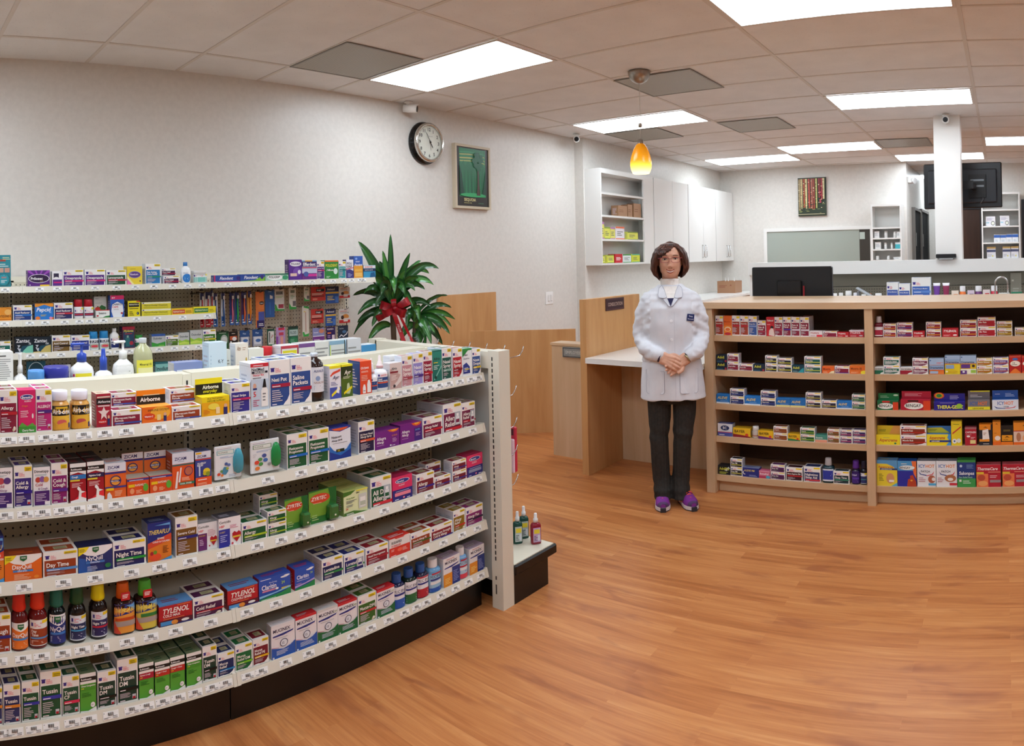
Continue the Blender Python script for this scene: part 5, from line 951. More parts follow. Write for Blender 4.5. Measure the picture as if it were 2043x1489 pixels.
d_('tig', 'black and orange balm carton with white panel', 'black and orange carton', '1c2430', '141a24', 'e88c24', 'r 0 .74 .9 1 e88c24;r 0 .18 .8 .3 e8942c;p f0eae4 .25 .28 .25 .72 .7 .78 .8 .3;l .32 .5 .6 .64 2 a87c5c;l .3 .06 .8 .12 1 d8d8d8;p 3a2c14 .3 .84 .5 .9 .7 .82 .5 .86')
d_('tio', 'tall narrow orange balm carton', 'tall orange balm carton', 'e8902c', 'd07c24', 'e89c3c', 'p 3a2c14 .3 .88 .5 .93 .7 .86 .5 .9;e .6 .3 .35 .1 f0e4d8;r 0 0 1 .16 e86c24;l .2 .5 .7 .56 1 b86820')
d_('tik', 'black balm carton with orange label', 'black balm carton', '1c1a1a', '141212', '141414', 'r .08 .2 .95 .5 e89c24;p 2a1c10 .3 .36 .5 .46 .75 .36 .5 .4;T .2 .24 .06 .6 3a2410 ACTIV;l .2 .7 .8 .8 2 8a7a3c;r 0 0 1 .16 e87c24')
d_('tip', 'orange patch carton with knee picture', 'orange patch carton', 'e8902c', 'd07c24', 'e89c3c', 'p 3a2c14 .6 .84 .8 .92 1 .82 .8 .86;r 0 .12 1 .62 e4c8b4;r 0 .60 1 .64 b82c3c;e .35 .35 .16 .2 b87c5c;e .8 .3 .2 .14 e8a878;r 0 0 1 .12 e86c24')
d_('asp2', 'yellow and blue patch carton with back photo', 'yellow patch carton', 'ecd43c', 'd0b834', '5c94c8', 'p 5c9ccc 0 .86 0 1 1 1 1 .6 .8 .76 .5 .86;i .06 .70 .085 .84 c8443c Aspercreme;r .16 .62 1 .69 2c3c74;T .22 .635 .035 .7 fff LIDOCAINE PATCH;e .66 .3 .2 .2 d89c6c;r .6 .16 .84 .24 f0f0ec;l .1 .2 .36 .5 5 8a7c2c;p 5cacd8 .7 0 1 .14 1 0')
d_('bgb', 'blue patch carton with glowing figure', 'blue patch carton', '28309c', '1c2480', '2c64b4', 'r 0 .62 1 1 4c9ad0;p e8743c .75 1 1 1 1 .3 .86 .5;e .5 .74 .42 .09 e8f0f0;T .12 .70 .08 .7 18202c BENGAY;l .2 .88 .7 .93 1 f0e8d0;p b84428 .5 0 .55 .28 .68 .32 .66 .42 .82 .46 .9 .32 .98 .2 1 0;e .74 .24 .06 .03 f0b040')
d_('ihp', 'white pain patch carton with swoosh and shoulder photo', 'white shoulder patch carton', 'e8eaee', 'c4ccd4', '8c9098', 'T .08 .74 .13 .36 3468b0 ICY;T .46 .74 .13 .48 e8842c HOT;p 24408c .08 .6 .2 .5 .5 .46 .5 .42 .15 .48;p d03c44 .5 .44 .8 .5 .92 .62 .85 .48 .5 .41;T .2 .56 .08 .6 2c3450 PATCH;e .78 .3 .2 .15 b0644c;e .88 .3 .1 .07 e8e4e0;r .6 .06 1 .14 4cacdc;l .08 .2 .5 .4 3 c08890')
d_('ihq', 'white pain patch carton with swoosh and back photo', 'white back patch carton', 'e8eaee', 'c4ccd4', '8c9098', 'T .12 .74 .13 .34 3468b0 ICY;T .48 .74 .13 .44 e8842c HOT;p 24408c .14 .6 .24 .5 .5 .46 .5 .42 .2 .48;p d03c44 .5 .44 .8 .5 .92 .62 .85 .48 .5 .41;T .25 .56 .08 .52 2c3450 PATCH;e .68 .34 .28 .14 b0704c;e .68 .3 .14 .06 e8e4e0;r .64 .07 1 .16 c83040;l .06 .2 .4 .4 3 c08890')
d_('sal2', 'blue and green pain patch carton', 'blue and green carton', '223c80', '1c5c40', '3c9448', 'r 0 .92 1 1 3c9448;e .2 .78 .07 .05 c8dcec;r 0 0 1 .32 3c9c50;T .10 .46 .12 .82 f0f4f8 Salonpas;T .08 .34 .055 .84 a8e0b8 Pain Relief Patch;r .1 .2 .22 .28 dfe8e0;l .3 .14 .9 .28 2 c8e8d0;l .5 .7 .9 .86 4 7c98c8')
for key, lk in (('thc', 'red heat wrap carton with neck photo'), ('thd', 'red heat wrap carton with knee photo')):
    d_(key, lk, 'red heat wrap carton', 'b82438', '8c1c2c', 'c86068', 'i .04 .76 .13 .92 f6eeee ThermaCare;r 0 .0 .48 .6 e87c4c;e .2 .42 .16 .14 c0503c;e .26 .16 .2 .12 f0a868;r 0 .58 .3 .68 e8c43c;r .55 .2 1 .32 9c8c90;l .55 .42 .95 .56 2 f0c0c4;r .48 .66 1 .69 e89c84')
s_('bpm', 'Blood Pressure Monitor', '3f66b4', '5c84c8', 'blood pressure monitor', 'blue', yel=0); s_('bpw', 'Wrist Monitor', '4660a8', '4c60a8', 'wrist monitor', 'blue', yel=0, small=1)
d_('wpl', 'plain white supply carton', 'plain white carton', 'ebeae8', 'd0d0ce', 'dededa', 'l .1 .3 .9 .8 4 a8aab0')
d_('tsl', 'small turquoise and white carton', 'turquoise carton', '4cb8c4', '9cc8cc', 'e0e8e8', 'r 0 .7 1 1 e4ecee')
d_('wci', 'white supply carton with dark ring logo', 'ring logo carton', 'e8e6ea', 'd0d0d4', 'c8c8d0', 'e .75 .28 .2 .22 3a3c34;e .75 .28 .15 .16 e8e8d8;l .1 .6 .9 .85 4 a8a0b8;r .05 .3 .35 .4 9cd0dc')
d_('wbl', 'white and blue test strip carton', 'white and blue carton', 'e8eaee', 'd0d4dc', '3c64b0', 'r 0 .6 1 .95 3864b4;l .2 .1 .8 .4 2 b0b4bc')
d_('wco', 'white supply carton with dark word band', 'word band carton', 'dcdce0', 'c8c8cc', 'c0c0c4', 'r 0 .55 1 .75 4c5474;l .1 .15 .6 .4 3 a8a8b0;e .65 .2 .08 .08 d8d06c;r 0 .85 1 1 c8a868')
d_('kra2', 'brown cardboard supply box', 'cardboard box', 'a97f5c', '9a7250', 'b08a66', 'l .1 .4 .7 .7 2 8a5c3c', 'cardboard_box', 'box')
for key, c1, c2, lk in (('ylb', 'dede5c', '8a9c3c', 'yellow-green carton'), ('ylp', 'e0da6c', 'b87cae', 'yellow carton with purple edge'), ('wor', 'e8e4ea', 'e8744c', 'white carton with orange frame'), ('rdb', 'c8202c', 'c8202c', 'small red carton with white figure'), ('wgr', 'e4ecea', '3c9c4c', 'white and green carton'), ('tly', 'd8dc3c', '5cb08c', 'yellow carton with green top')):
    d_(key, lk, lk, c1, c1, c2, 'r 0 .86 1 1 %s;r 0 0 1 .08 %s;l .15 .3 .85 .7 3 %s' % (c2, c2, 'fff' if key == 'rdb' else '6a6c5c'))

# shelf, design, centre along the shelf, width, height, depth, set back, rows behind, stack, front share
ITEMS = [
('G1','alm',0.3610,0.0520,0.1260,0.050,0.000,1,1,0.00), ('G1','ben',0.4152,0.0504,0.1230,0.050,0.000,0,1,0.00), ('G1','alp',0.4653,0.0474,0.1240,0.050,0.000,1,1,0.00),
('G1','*gum1',0.5180,0.0560,0.1130,0.000,0.000,0,1,0.00), ('G1','*gum2',0.5790,0.0580,0.1110,0.000,0.000,0,1,0.00), ('G1','abr',0.6455,0.0450,0.1000,0.050,0.000,0,1,0.00),
('G1','eff',0.7170,0.0940,0.0470,0.055,0.000,0,1,0.00), ('G1','eff',0.7295,0.0850,0.0870,0.055,0.060,0,2,0.00), ('G1','abo',0.8142,0.0964,0.0920,0.050,0.000,0,1,0.53),
('G1','efo',0.9128,0.0984,0.0410,0.055,0.000,0,1,0.00), ('G1','efo',0.9270,0.0900,0.0850,0.055,0.060,0,2,0.00), ('G1','abe',1.0135,0.0970,0.1120,0.050,0.000,0,1,0.55),
('G1','nst',1.1030,0.0720,0.0950,0.050,0.000,1,1,0.00), ('G1','neil',1.1750,0.0680,0.1530,0.075,0.000,0,1,0.00), ('G1','neti',1.2525,0.0810,0.1570,0.060,0.000,1,1,0.00),
('G1','sal',1.3370,0.0840,0.1590,0.060,0.000,1,1,0.00), ('G1','*alk',1.4135,0.0650,0.1640,0.000,0.000,0,1,0.00), ('G1','ayr',1.4795,0.0490,0.1160,0.045,0.000,0,1,0.00),
('G1','ayg',1.5310,0.0500,0.1160,0.045,0.000,0,1,0.00), ('G1','oce',1.6165,0.0530,0.1200,0.070,0.000,0,1,0.00), ('G1','*sqz',1.7120,0.0320,0.1130,0.000,0.070,0,1,0.00),
('G1','*sqs',1.6595,0.0290,0.1070,0.000,0.000,0,1,0.00), ('G1','*sqz',1.7035,0.0530,0.1300,0.000,0.000,0,1,0.00), ('G1','afp',1.7595,0.0570,0.0980,0.040,0.000,0,1,0.00),
('G1','afw',1.8005,0.0510,0.1160,0.040,0.050,0,1,0.00), ('G1','nsr',1.8165,0.0530,0.1190,0.040,0.000,0,1,0.00), ('G1','nsl',1.8735,0.0530,0.1220,0.040,0.000,0,1,0.00),
('G1','nsd',1.9255,0.0490,0.1250,0.040,0.000,0,1,0.00), ('G1','afg',1.9775,0.0510,0.1240,0.040,0.000,0,1,0.00), ('G1','nsg',2.0310,0.0540,0.1280,0.040,0.000,1,1,0.00),
('G1','nsx',2.0920,0.0560,0.1210,0.040,0.000,1,1,0.00), ('G1','neo',2.1500,0.0560,0.1130,0.040,0.000,0,1,0.00), ('G1','nod',2.2060,0.0520,0.1080,0.040,0.000,1,1,0.00),
('G2','dia',0.3445,0.0530,0.1170,0.050,0.000,1,1,0.00), ('G2','cal',0.4015,0.0530,0.1200,0.050,0.000,1,1,0.00), ('G2','dim',0.4560,0.0500,0.1120,0.050,0.000,0,1,0.00),
('G2','cco',0.5085,0.0490,0.1190,0.050,0.000,1,1,0.00), ('G2','rob',0.5640,0.0480,0.1140,0.060,0.000,1,1,0.00), ('G2','ron',0.6175,0.0510,0.1150,0.060,0.000,1,1,0.00),
('G2','zim',0.6790,0.0660,0.1040,0.060,0.000,0,1,0.00), ('G2','zir',0.7500,0.0700,0.1160,0.050,0.000,0,1,0.45), ('G2','zir',0.8244,0.0729,0.1140,0.050,0.000,0,1,0.46),
('G2','zis',0.8985,0.0729,0.1110,0.050,0.000,0,1,0.00), ('G2','zia',0.9665,0.0550,0.1060,0.050,0.000,0,1,0.00), ('G2','*flo1',1.0575,0.1050,0.1180,0.000,0.000,0,1,0.00),
('G2','*flo2',1.1945,0.1190,0.1180,0.000,0.000,0,1,0.00), ('G2','flu',1.3160,0.0820,0.1160,0.055,0.000,1,1,0.00), ('G2','flu',1.4040,0.0860,0.1190,0.055,0.000,1,1,0.00),
('G2','nas',1.4955,0.0930,0.1110,0.050,0.000,0,1,0.00), ('G2','nas',1.6210,0.0200,0.0880,0.050,0.090,0,1,0.00), ('G2','n24',1.6145,0.0750,0.1140,0.060,0.000,0,1,0.00),
('G2','ale',1.7125,0.1190,0.0650,0.060,0.000,0,1,0.00), ('G2','alf',1.8320,0.1120,0.0710,0.060,0.000,0,1,0.00), ('G2','alr',1.9455,0.1070,0.0800,0.060,0.000,1,1,0.00),
('G2','alb',2.0570,0.1060,0.1130,0.075,0.000,1,1,0.00), ('G2','alb',2.1515,0.0810,0.1030,0.060,0.000,1,1,0.00), ('G3','thf',0.3145,0.0570,0.1300,0.050,0.000,0,1,0.00),
('G3','dyq',0.3990,0.1080,0.0720,0.050,0.000,0,1,0.00), ('G3','day',0.5085,0.1030,0.0720,0.050,0.000,1,1,0.00), ('G3','nyq',0.6140,0.1040,0.0740,0.050,0.000,0,1,0.00),
('G3','nit',0.7200,0.1040,0.0770,0.050,0.000,1,1,0.00), ('G3','thf',0.8165,0.0770,0.1160,0.050,0.000,0,1,0.00), ('G3','sev',0.9065,0.0750,0.1190,0.060,0.000,0,1,0.00),
('G3','cop',0.9840,0.0660,0.0840,0.050,0.012,0,1,0.00), ('G3','cob',1.0565,0.0790,0.0920,0.050,0.000,0,1,0.00), ('G3','alg',1.1460,0.0940,0.0620,0.050,0.000,1,1,0.00),
('G3','alg',1.2320,0.0720,0.0810,0.040,0.000,0,2,0.00), ('G3','alg',1.2270,0.0720,0.1230,0.040,0.045,0,3,0.00), ('G3','*zyr',1.3165,0.0930,0.1040,0.000,0.000,0,1,0.00),
('G3','*zyr',1.4250,0.1160,0.1110,0.000,0.000,0,1,0.00), ('G3','ohm',1.5595,0.1070,0.0840,0.050,0.000,2,1,0.00), ('G3','ada',1.6780,0.1000,0.1080,0.070,0.000,1,1,0.00),
('G3','bnp',1.7825,0.0990,0.0890,0.060,0.000,0,1,0.00), ('G3','ald',1.9010,0.0960,0.0730,0.060,0.000,1,1,0.00), ('G3','ald',1.9955,0.0890,0.0420,0.045,0.000,0,1,0.00),
('G3','ald',1.9930,0.0840,0.0850,0.045,0.050,0,2,0.00), ('G3','ald',2.0920,0.0820,0.0840,0.050,0.000,0,2,0.00), ('G3','bns',2.1845,0.0950,0.0880,0.060,0.000,0,1,0.00),
('G4','coh',0.3305,0.0610,0.1110,0.050,0.000,1,1,0.00), ('G4','*sy1',0.3895,0.0510,0.1600,0.000,0.000,0,1,0.00), ('G4','*sy2',0.4440,0.0560,0.1590,0.000,0.000,0,1,0.00),
('G4','*sy3',0.5005,0.0530,0.1600,0.000,0.000,0,1,0.00), ('G4','*sy4',0.5615,0.0530,0.1590,0.000,0.000,0,1,0.00), ('G4','*sy5',0.6270,0.0540,0.1610,0.000,0.000,0,1,0.00),
('G4','*sy6',0.7050,0.0660,0.1450,0.000,0.000,0,1,0.00), ('G4','*sy7',0.7755,0.0690,0.1410,0.000,0.000,0,1,0.00), ('G4','tym',0.8660,0.1100,0.0650,0.050,0.000,0,1,0.00),
('G4','cor',0.9775,0.1070,0.0620,0.050,0.000,1,1,0.00), ('G4','tys',1.0995,0.1110,0.0650,0.050,0.000,0,1,0.00), ('G4','cla',1.2195,0.1210,0.0710,0.040,0.000,0,1,0.00),
('G4','cls',1.3370,0.0800,0.0700,0.050,0.000,0,1,0.00), ('G4','lor',1.4530,0.0900,0.0730,0.055,0.000,1,1,0.00), ('G4','lob',1.5485,0.0910,0.0650,0.060,0.000,1,1,0.00),
('G4','nad',1.6535,0.1070,0.0630,0.055,0.000,1,1,0.00), ('G4','sud',1.7635,0.1030,0.0660,0.050,0.000,0,1,0.00), ('G4','sin',1.8710,0.1060,0.0580,0.050,0.000,1,1,0.00),
('G4','cda',1.9850,0.1200,0.0540,0.050,0.000,1,1,0.00), ('G4','alo',2.0850,0.0680,0.0840,0.050,0.000,1,1,0.00), ('G4','alu',2.1755,0.1050,0.0770,0.050,0.000,1,1,0.00),
('G5','tun',0.3205,0.0270,0.1070,0.045,0.000,0,1,0.00), ('G5','tun',0.3615,0.0490,0.1110,0.045,0.000,1,1,0.00), ('G5','tug',0.4155,0.0510,0.1130,0.045,0.000,1,1,0.00),
('G5','tug',0.4750,0.0620,0.1340,0.055,0.000,1,1,0.00), ('G5','tuc',0.5345,0.0510,0.1120,0.045,0.000,1,1,0.00), ('G5','rog',0.5860,0.0480,0.1100,0.050,0.000,1,1,0.00),
('G5','tud',0.6435,0.0570,0.1060,0.050,0.000,0,1,0.00), ('G5','tud',0.7080,0.0640,0.1300,0.060,0.000,1,1,0.00), ('G5','ror',0.7675,0.0470,0.1040,0.050,0.000,1,1,0.00),
('G5','rop',0.8190,0.0480,0.0990,0.050,0.000,1,1,0.00), ('G5','rop',0.8690,0.0480,0.1020,0.050,0.000,1,1,0.00), ('G5','rog',0.9245,0.0510,0.1010,0.055,0.000,1,1,0.00),
('G5','tud',0.9785,0.0490,0.1070,0.050,0.000,1,1,0.00), ('G5','mur',1.0360,0.0600,0.0720,0.050,0.000,1,1,0.00), ('G5','mud',1.1000,0.0620,0.0820,0.050,0.000,1,1,0.00),
('G5','mup',1.1625,0.0590,0.0830,0.060,0.000,0,1,0.00), ('G5','mxb',1.2480,0.0920,0.1080,0.030,0.000,0,1,0.00), ('G5','mxr',1.3395,0.0850,0.1080,0.030,0.000,0,1,0.00),
('G5','mxg',1.4285,0.0870,0.1070,0.030,0.000,0,1,0.00), ('G5','mxh',1.5150,0.0840,0.1040,0.035,0.000,0,1,0.00), ('G5','mug',1.6030,0.0840,0.1030,0.050,0.000,1,1,0.00),
('G5','mxh',1.6905,0.0850,0.0980,0.035,0.000,0,1,0.00), ('G5','*mx1',1.7655,0.0570,0.1220,0.000,0.000,0,1,0.00), ('G5','*mx2',1.8265,0.0590,0.1240,0.000,0.000,0,1,0.00),
('G5','*mx3',1.8880,0.0580,0.1240,0.000,0.000,0,1,0.00), ('G5','*mx4',1.9535,0.0670,0.1220,0.000,0.000,0,1,0.00), ('G5','mxl',2.0365,0.0930,0.1120,0.050,0.000,0,1,0.00),
('G5','*mx5',2.1115,0.0530,0.1220,0.000,0.000,0,1,0.00), ('G5','mxl',2.1865,0.0910,0.1060,0.060,0.000,0,1,0.00), ('W1','*foot',0.6855,0.0710,0.1790,0.000,0.000,0,1,0.00),
('W1','pri',0.8790,0.1260,0.0920,0.050,0.000,0,1,0.00), ('W1','ops',0.9850,0.0600,0.0860,0.040,0.000,0,1,0.00), ('W1','ome',1.0780,0.1220,0.0930,0.050,0.000,0,1,0.00),
('W1','ome',1.2065,0.1230,0.0930,0.050,0.000,0,1,0.00), ('W1','lan',1.3345,0.1230,0.0880,0.050,0.000,0,1,0.00), ('W1','nex',1.4470,0.0940,0.1070,0.060,0.000,0,1,0.00),
('W1','dai',1.5630,0.0960,0.1220,0.060,0.000,0,1,0.00), ('W1','dar',1.6795,0.1010,0.0480,0.050,0.000,0,1,0.00), ('W1','dar',1.6850,0.0940,0.0930,0.050,0.055,0,2,0.00),
('W1','*lot1',1.7815,0.0610,0.1280,0.000,0.000,0,1,0.00), ('W1','*jar1',1.8775,0.0930,0.0740,0.000,0.000,0,1,0.00), ('W1','fxm',2.0505,0.1810,0.0440,0.040,0.000,0,1,0.00),
('W1','fxg',2.2325,0.1770,0.0470,0.040,0.000,0,1,0.00), ('W1','pol',2.4115,0.1730,0.0470,0.040,0.000,0,1,0.00), ('W1','pop',2.5530,0.1000,0.1350,0.050,0.000,0,1,0.00),
('W1','eft',2.6640,0.1160,0.1290,0.070,0.000,0,1,0.00), ('W1','pup',2.7545,0.0610,0.1220,0.050,0.000,0,1,0.00), ('W1','pld',2.8455,0.1130,0.1270,0.050,0.000,0,1,0.00),
('W1','tea',2.9350,0.0600,0.1200,0.050,0.000,0,1,0.00), ('W1','plg',3.0000,0.0620,0.1300,0.040,0.000,0,1,0.00), ('W1','efb',3.0745,0.0790,0.1540,0.050,0.000,0,1,0.00),
('W1','sea',3.1740,0.1080,0.0890,0.050,0.000,0,1,0.00), ('W2','cor1',0.6725,0.0970,0.0750,0.040,0.000,0,1,0.00), ('W2','acb',0.7845,0.1070,0.0860,0.050,0.000,0,1,0.00),
('W2','pep',0.9070,0.1060,0.0920,0.040,0.000,0,1,0.00), ('W2','acn',1.0185,0.1090,0.0940,0.050,0.000,0,1,0.00), ('W2','*pr1',1.1110,0.0540,0.1100,0.000,0.000,0,1,0.00),
('W2','*pr1',1.1710,0.0560,0.1090,0.000,0.000,0,1,0.00), ('W2','bea',1.2500,0.0820,0.0460,0.040,0.000,0,1,0.00), ('W2','beb',1.2495,0.0750,0.1220,0.040,0.045,0,1,0.00),
('W2','cha',1.3380,0.0820,0.1270,0.050,0.000,0,1,0.00), ('W2','prb',1.4400,0.0760,0.0930,0.050,0.000,0,1,0.00), ('W2','hem',1.5805,0.1850,0.0820,0.030,0.000,0,2,0.00),
('W2','pry',1.7460,0.1400,0.0400,0.030,0.000,0,1,0.00), ('W2','prg',1.8945,0.1510,0.0440,0.030,0.000,0,1,0.00), ('W3','pal',0.6690,0.0940,0.0700,0.050,0.000,0,1,0.00),
('W3','za7',0.7900,0.1020,0.0910,0.040,0.000,0,1,0.00), ('W3','za1',0.8930,0.1000,0.0880,0.040,0.000,0,1,0.00), ('W3','acw',1.0030,0.1080,0.0930,0.050,0.000,0,1,0.00),
('W3','acc',1.1155,0.1090,0.0890,0.050,0.000,0,1,0.00), ('W3','*duo',1.1990,0.0560,0.1050,0.000,0.000,0,1,0.00), ('W3','*duo',1.2620,0.0560,0.1060,0.000,0.000,0,1,0.00),
('W3','*pil',1.3250,0.0560,0.1180,0.000,0.000,0,1,0.00), ('W3','myl',1.4040,0.0760,0.1260,0.050,0.000,0,1,0.00), ('W3','*grn',1.4705,0.0530,0.0730,0.000,0.000,0,1,0.00),
('W3','dul',1.5905,0.0870,0.0740,0.040,0.000,0,1,0.00), ('W3','lax',1.6772,0.0824,0.0620,0.050,0.000,1,1,0.00), ('W3','duc',1.7543,0.0694,0.0750,0.040,0.000,0,1,0.00),
('W3','duc',1.8355,0.0810,0.0860,0.040,0.000,0,1,0.00), ('W3','laf',1.9235,0.0870,0.0850,0.050,0.000,0,1,0.00), ('W4','als',0.8570,0.1080,0.1470,0.010,0.000,0,1,0.00),
('W4','gas',1.0150,0.0820,0.1190,0.040,0.000,0,1,0.00), ('W4','imo',1.6130,0.0880,0.1010,0.040,0.000,0,1,0.00), ('W4','exl',1.6995,0.0770,0.0920,0.040,0.000,0,1,0.00),
('W4','kra',1.8655,0.0870,0.0930,0.050,0.000,0,1,0.00), ('C1','ibr',-1.7115,0.0510,0.1190,0.040,0.000,0,1,0.00), ('C1','mok',-1.6560,0.0540,0.1190,0.040,0.000,0,1,0.00),
('C1','ibr',-1.6015,0.0510,0.1210,0.040,0.000,0,1,0.00), ('C1','ibr',-1.5470,0.0520,0.1200,0.040,0.000,0,1,0.00), ('C1','ibb',-1.4915,0.0530,0.1190,0.040,0.000,0,1,0.00),
('C1','pam',-1.4350,0.0520,0.0930,0.040,0.000,0,1,0.00), ('C1','tyk',-1.3805,0.0490,0.1140,0.040,0.000,0,1,0.00), ('C1','pam',-1.3280,0.0500,0.1150,0.050,0.000,0,1,0.00),
('C1','pap',-1.2750,0.0480,0.1160,0.050,0.000,0,1,0.00), ('C1','paw',-1.2220,0.0520,0.1160,0.050,0.000,0,1,0.00), ('C1','paw',-1.1660,0.0540,0.1160,0.050,0.000,1,1,0.00),
('C1','tyw',-1.0980,0.0780,0.0350,0.040,0.000,0,1,0.00), ('C1','pam',-1.0125,0.0850,0.0340,0.050,0.000,0,1,0.00), ('C1','tyr',-0.9340,0.0680,0.0290,0.040,0.000,0,1,0.00),
('C1','tyx',-0.8540,0.0860,0.0400,0.050,0.000,0,1,0.00), ('C2','adv',-1.7010,0.0680,0.0920,0.050,0.000,0,2,0.00), ('C2','kbr',-1.6260,0.0740,0.1010,0.050,0.000,0,2,0.00),
('C2','kbr',-1.5425,0.0890,0.0410,0.050,0.000,0,1,0.00), ('C2','adv',-1.4575,0.0710,0.0420,0.050,0.000,0,1,0.00), ('C2','kbk',-1.3800,0.0740,0.0960,0.050,0.000,0,2,0.00),
('C2','kbk',-1.2955,0.0890,0.0840,0.050,0.000,0,2,0.00), ('C2','adt',-1.2130,0.0740,0.0420,0.050,0.000,0,1,0.00), ('C2','kgn',-1.1215,0.1010,0.0960,0.050,0.000,0,2,0.00),
('C2','mor',-1.0280,0.0720,0.0390,0.050,0.000,0,1,0.00), ('C2','pap',-0.9445,0.0870,0.0420,0.050,0.000,0,1,0.00), ('C2','moo',-0.8525,0.0930,0.0470,0.060,0.000,0,1,0.00),
('C3','alv',-1.6975,0.0870,0.0550,0.050,0.000,0,1,0.00), ('C3','nav',-1.6030,0.0920,0.0930,0.050,0.000,0,2,0.00), ('C3','alv',-1.5040,0.1000,0.0520,0.050,0.000,0,1,0.00),
('C3','nav',-1.4030,0.0940,0.0900,0.050,0.000,0,2,0.00), ('C3','aly',-1.3095,0.0870,0.0480,0.050,0.000,0,1,0.00), ('C3','aly',-1.2175,0.0930,0.0490,0.050,0.000,0,1,0.00),
('C3','nay',-1.1215,0.0930,0.0900,0.050,0.000,0,2,0.00), ('C3','nay',-1.0265,0.0910,0.0470,0.050,0.000,0,1,0.00), ('C3','alv',-0.9350,0.0880,0.0440,0.050,0.000,0,1,0.00),
('C3','nag',-0.8500,0.0780,0.0850,0.050,0.000,0,2,0.00), ('C4','bcc',-1.6880,0.0960,0.0760,0.050,0.000,0,1,0.00), ('C4','bay',-1.5785,0.1110,0.0560,0.060,0.000,0,1,0.00),
('C4','*clr',-1.4935,0.0430,0.0700,0.000,0.000,0,1,0.00), ('C4','bap',-1.4235,0.0950,0.0500,0.050,0.000,0,1,0.00), ('C4','asb',-1.3295,0.0870,0.0810,0.050,0.000,0,2,0.00),
('C4','bag',-1.2460,0.0740,0.0410,0.050,0.000,0,1,0.00), ('C4','asg',-1.1615,0.0890,0.0810,0.050,0.000,0,2,0.00), ('C4','exc',-1.0790,0.0720,0.0420,0.050,0.000,0,1,0.00),
('C4','aso',-1.0040,0.0720,0.0800,0.050,0.000,0,2,0.00), ('C4','asp',-0.9290,0.0720,0.0790,0.050,0.000,0,2,0.00), ('C4','asv',-0.8505,0.0810,0.0810,0.050,0.000,0,2,0.00),
('C5','apm',-1.6985,0.0770,0.0560,0.050,0.000,0,1,0.00), ('C5','slb',-1.6175,0.0770,0.1030,0.050,0.000,0,2,0.00), ('C5','apn',-1.5245,0.1050,0.0560,0.050,0.000,0,1,0.00),
('C5','pnk',-1.4355,0.0710,0.0440,0.050,0.000,0,1,0.00), ('C5','slp',-1.3515,0.0890,0.0870,0.050,0.000,0,2,0.00), ('C5','slk',-1.2490,0.1020,0.0780,0.060,0.000,0,1,0.00),
('C5','sln',-1.1380,0.1020,0.0890,0.070,0.000,0,1,0.00), ('C5','*slt',-1.0438,0.0684,0.1420,0.000,0.000,0,1,0.00), ('C5','slg',-0.9612,0.0944,0.0730,0.050,0.000,0,1,0.00),
('C5','*zzz',-0.8780,0.0520,0.1330,0.000,0.000,0,1,0.00), ('C5','*zzn',-0.8295,0.0410,0.1360,0.000,0.000,0,1,0.00), ('C1','*red1',-0.7240,0.0520,0.1180,0.000,0.000,0,1,0.00),
('C1','par',-0.6585,0.0750,0.0770,0.050,0.000,0,2,0.00), ('C1','pab',-0.5710,0.0900,0.0830,0.050,0.000,0,2,0.00), ('C1','tyr',-0.4900,0.0660,0.0330,0.050,0.000,0,1,0.00),
('C1','par',-0.4050,0.0860,0.0850,0.050,0.000,0,2,0.00), ('C1','tyr',-0.3095,0.0910,0.0490,0.050,0.000,0,1,0.00), ('C1','par',-0.2055,0.0950,0.0940,0.060,0.000,0,2,0.00),
('C1','red',-0.1015,0.1030,0.1080,0.060,0.000,0,2,0.00), ('C1','gol',0.0000,0.0880,0.0840,0.050,0.000,0,2,0.00), ('C1','gol',0.0960,0.0740,0.0460,0.050,0.000,0,1,0.00),
('C2','exg',-0.7255,0.0490,0.0400,0.050,0.000,0,1,0.00), ('C2','hdg',-0.6515,0.0950,0.0980,0.050,0.000,0,2,0.00), ('C2','exr',-0.5675,0.0690,0.0390,0.050,0.000,0,1,0.00),
('C2','hdm',-0.4850,0.0900,0.0910,0.050,0.000,0,2,0.00), ('C2','dra',-0.3915,0.0850,0.0890,0.050,0.000,0,1,0.00), ('C2','dry',-0.3005,0.0870,0.1050,0.050,0.000,0,1,0.00),
('C2','drp',-0.2100,0.0900,0.1040,0.050,0.000,0,1,0.00), ('C2','mot',-0.1175,0.0890,0.0880,0.050,0.000,0,2,0.00), ('C2','mop',-0.0250,0.0880,0.0900,0.050,0.000,0,2,0.00),
('C2','leg',0.0570,0.0680,0.1000,0.050,0.000,0,1,0.00), ('C2','leg',0.1260,0.0640,0.0980,0.050,0.000,0,1,0.00), ('C3','bge',-0.6785,0.1230,0.0890,0.040,0.000,0,1,0.60),
('C3','bgr',-0.5170,0.1720,0.1000,0.050,0.000,0,1,0.60), ('C3','thg',-0.3225,0.1770,0.0890,0.040,0.000,0,1,0.54), ('C3','ihl',-0.1540,0.1260,0.1040,0.040,0.000,0,1,0.56),
('C3','ihc',-0.0035,0.1490,0.1020,0.050,0.000,0,1,0.56), ('C4','asy',-0.6805,0.1390,0.1020,0.040,0.000,0,1,0.53), ('C4','mus',-0.5335,0.1510,0.1120,0.050,0.000,0,2,0.00),
('C4','asl',-0.3870,0.1380,0.1030,0.040,0.000,0,1,0.62), ('C4','ast',-0.2845,0.0610,0.1380,0.050,0.000,0,1,0.00), ('C4','cap',-0.2040,0.0660,0.1030,0.040,0.000,0,1,0.00),
('C4','tig',-0.1190,0.0720,0.1190,0.040,0.000,0,1,0.00), ('C4','tio',-0.0555,0.0450,0.1330,0.050,0.000,0,1,0.00), ('C4','tik',0.0025,0.0690,0.1120,0.050,0.000,0,1,0.00),
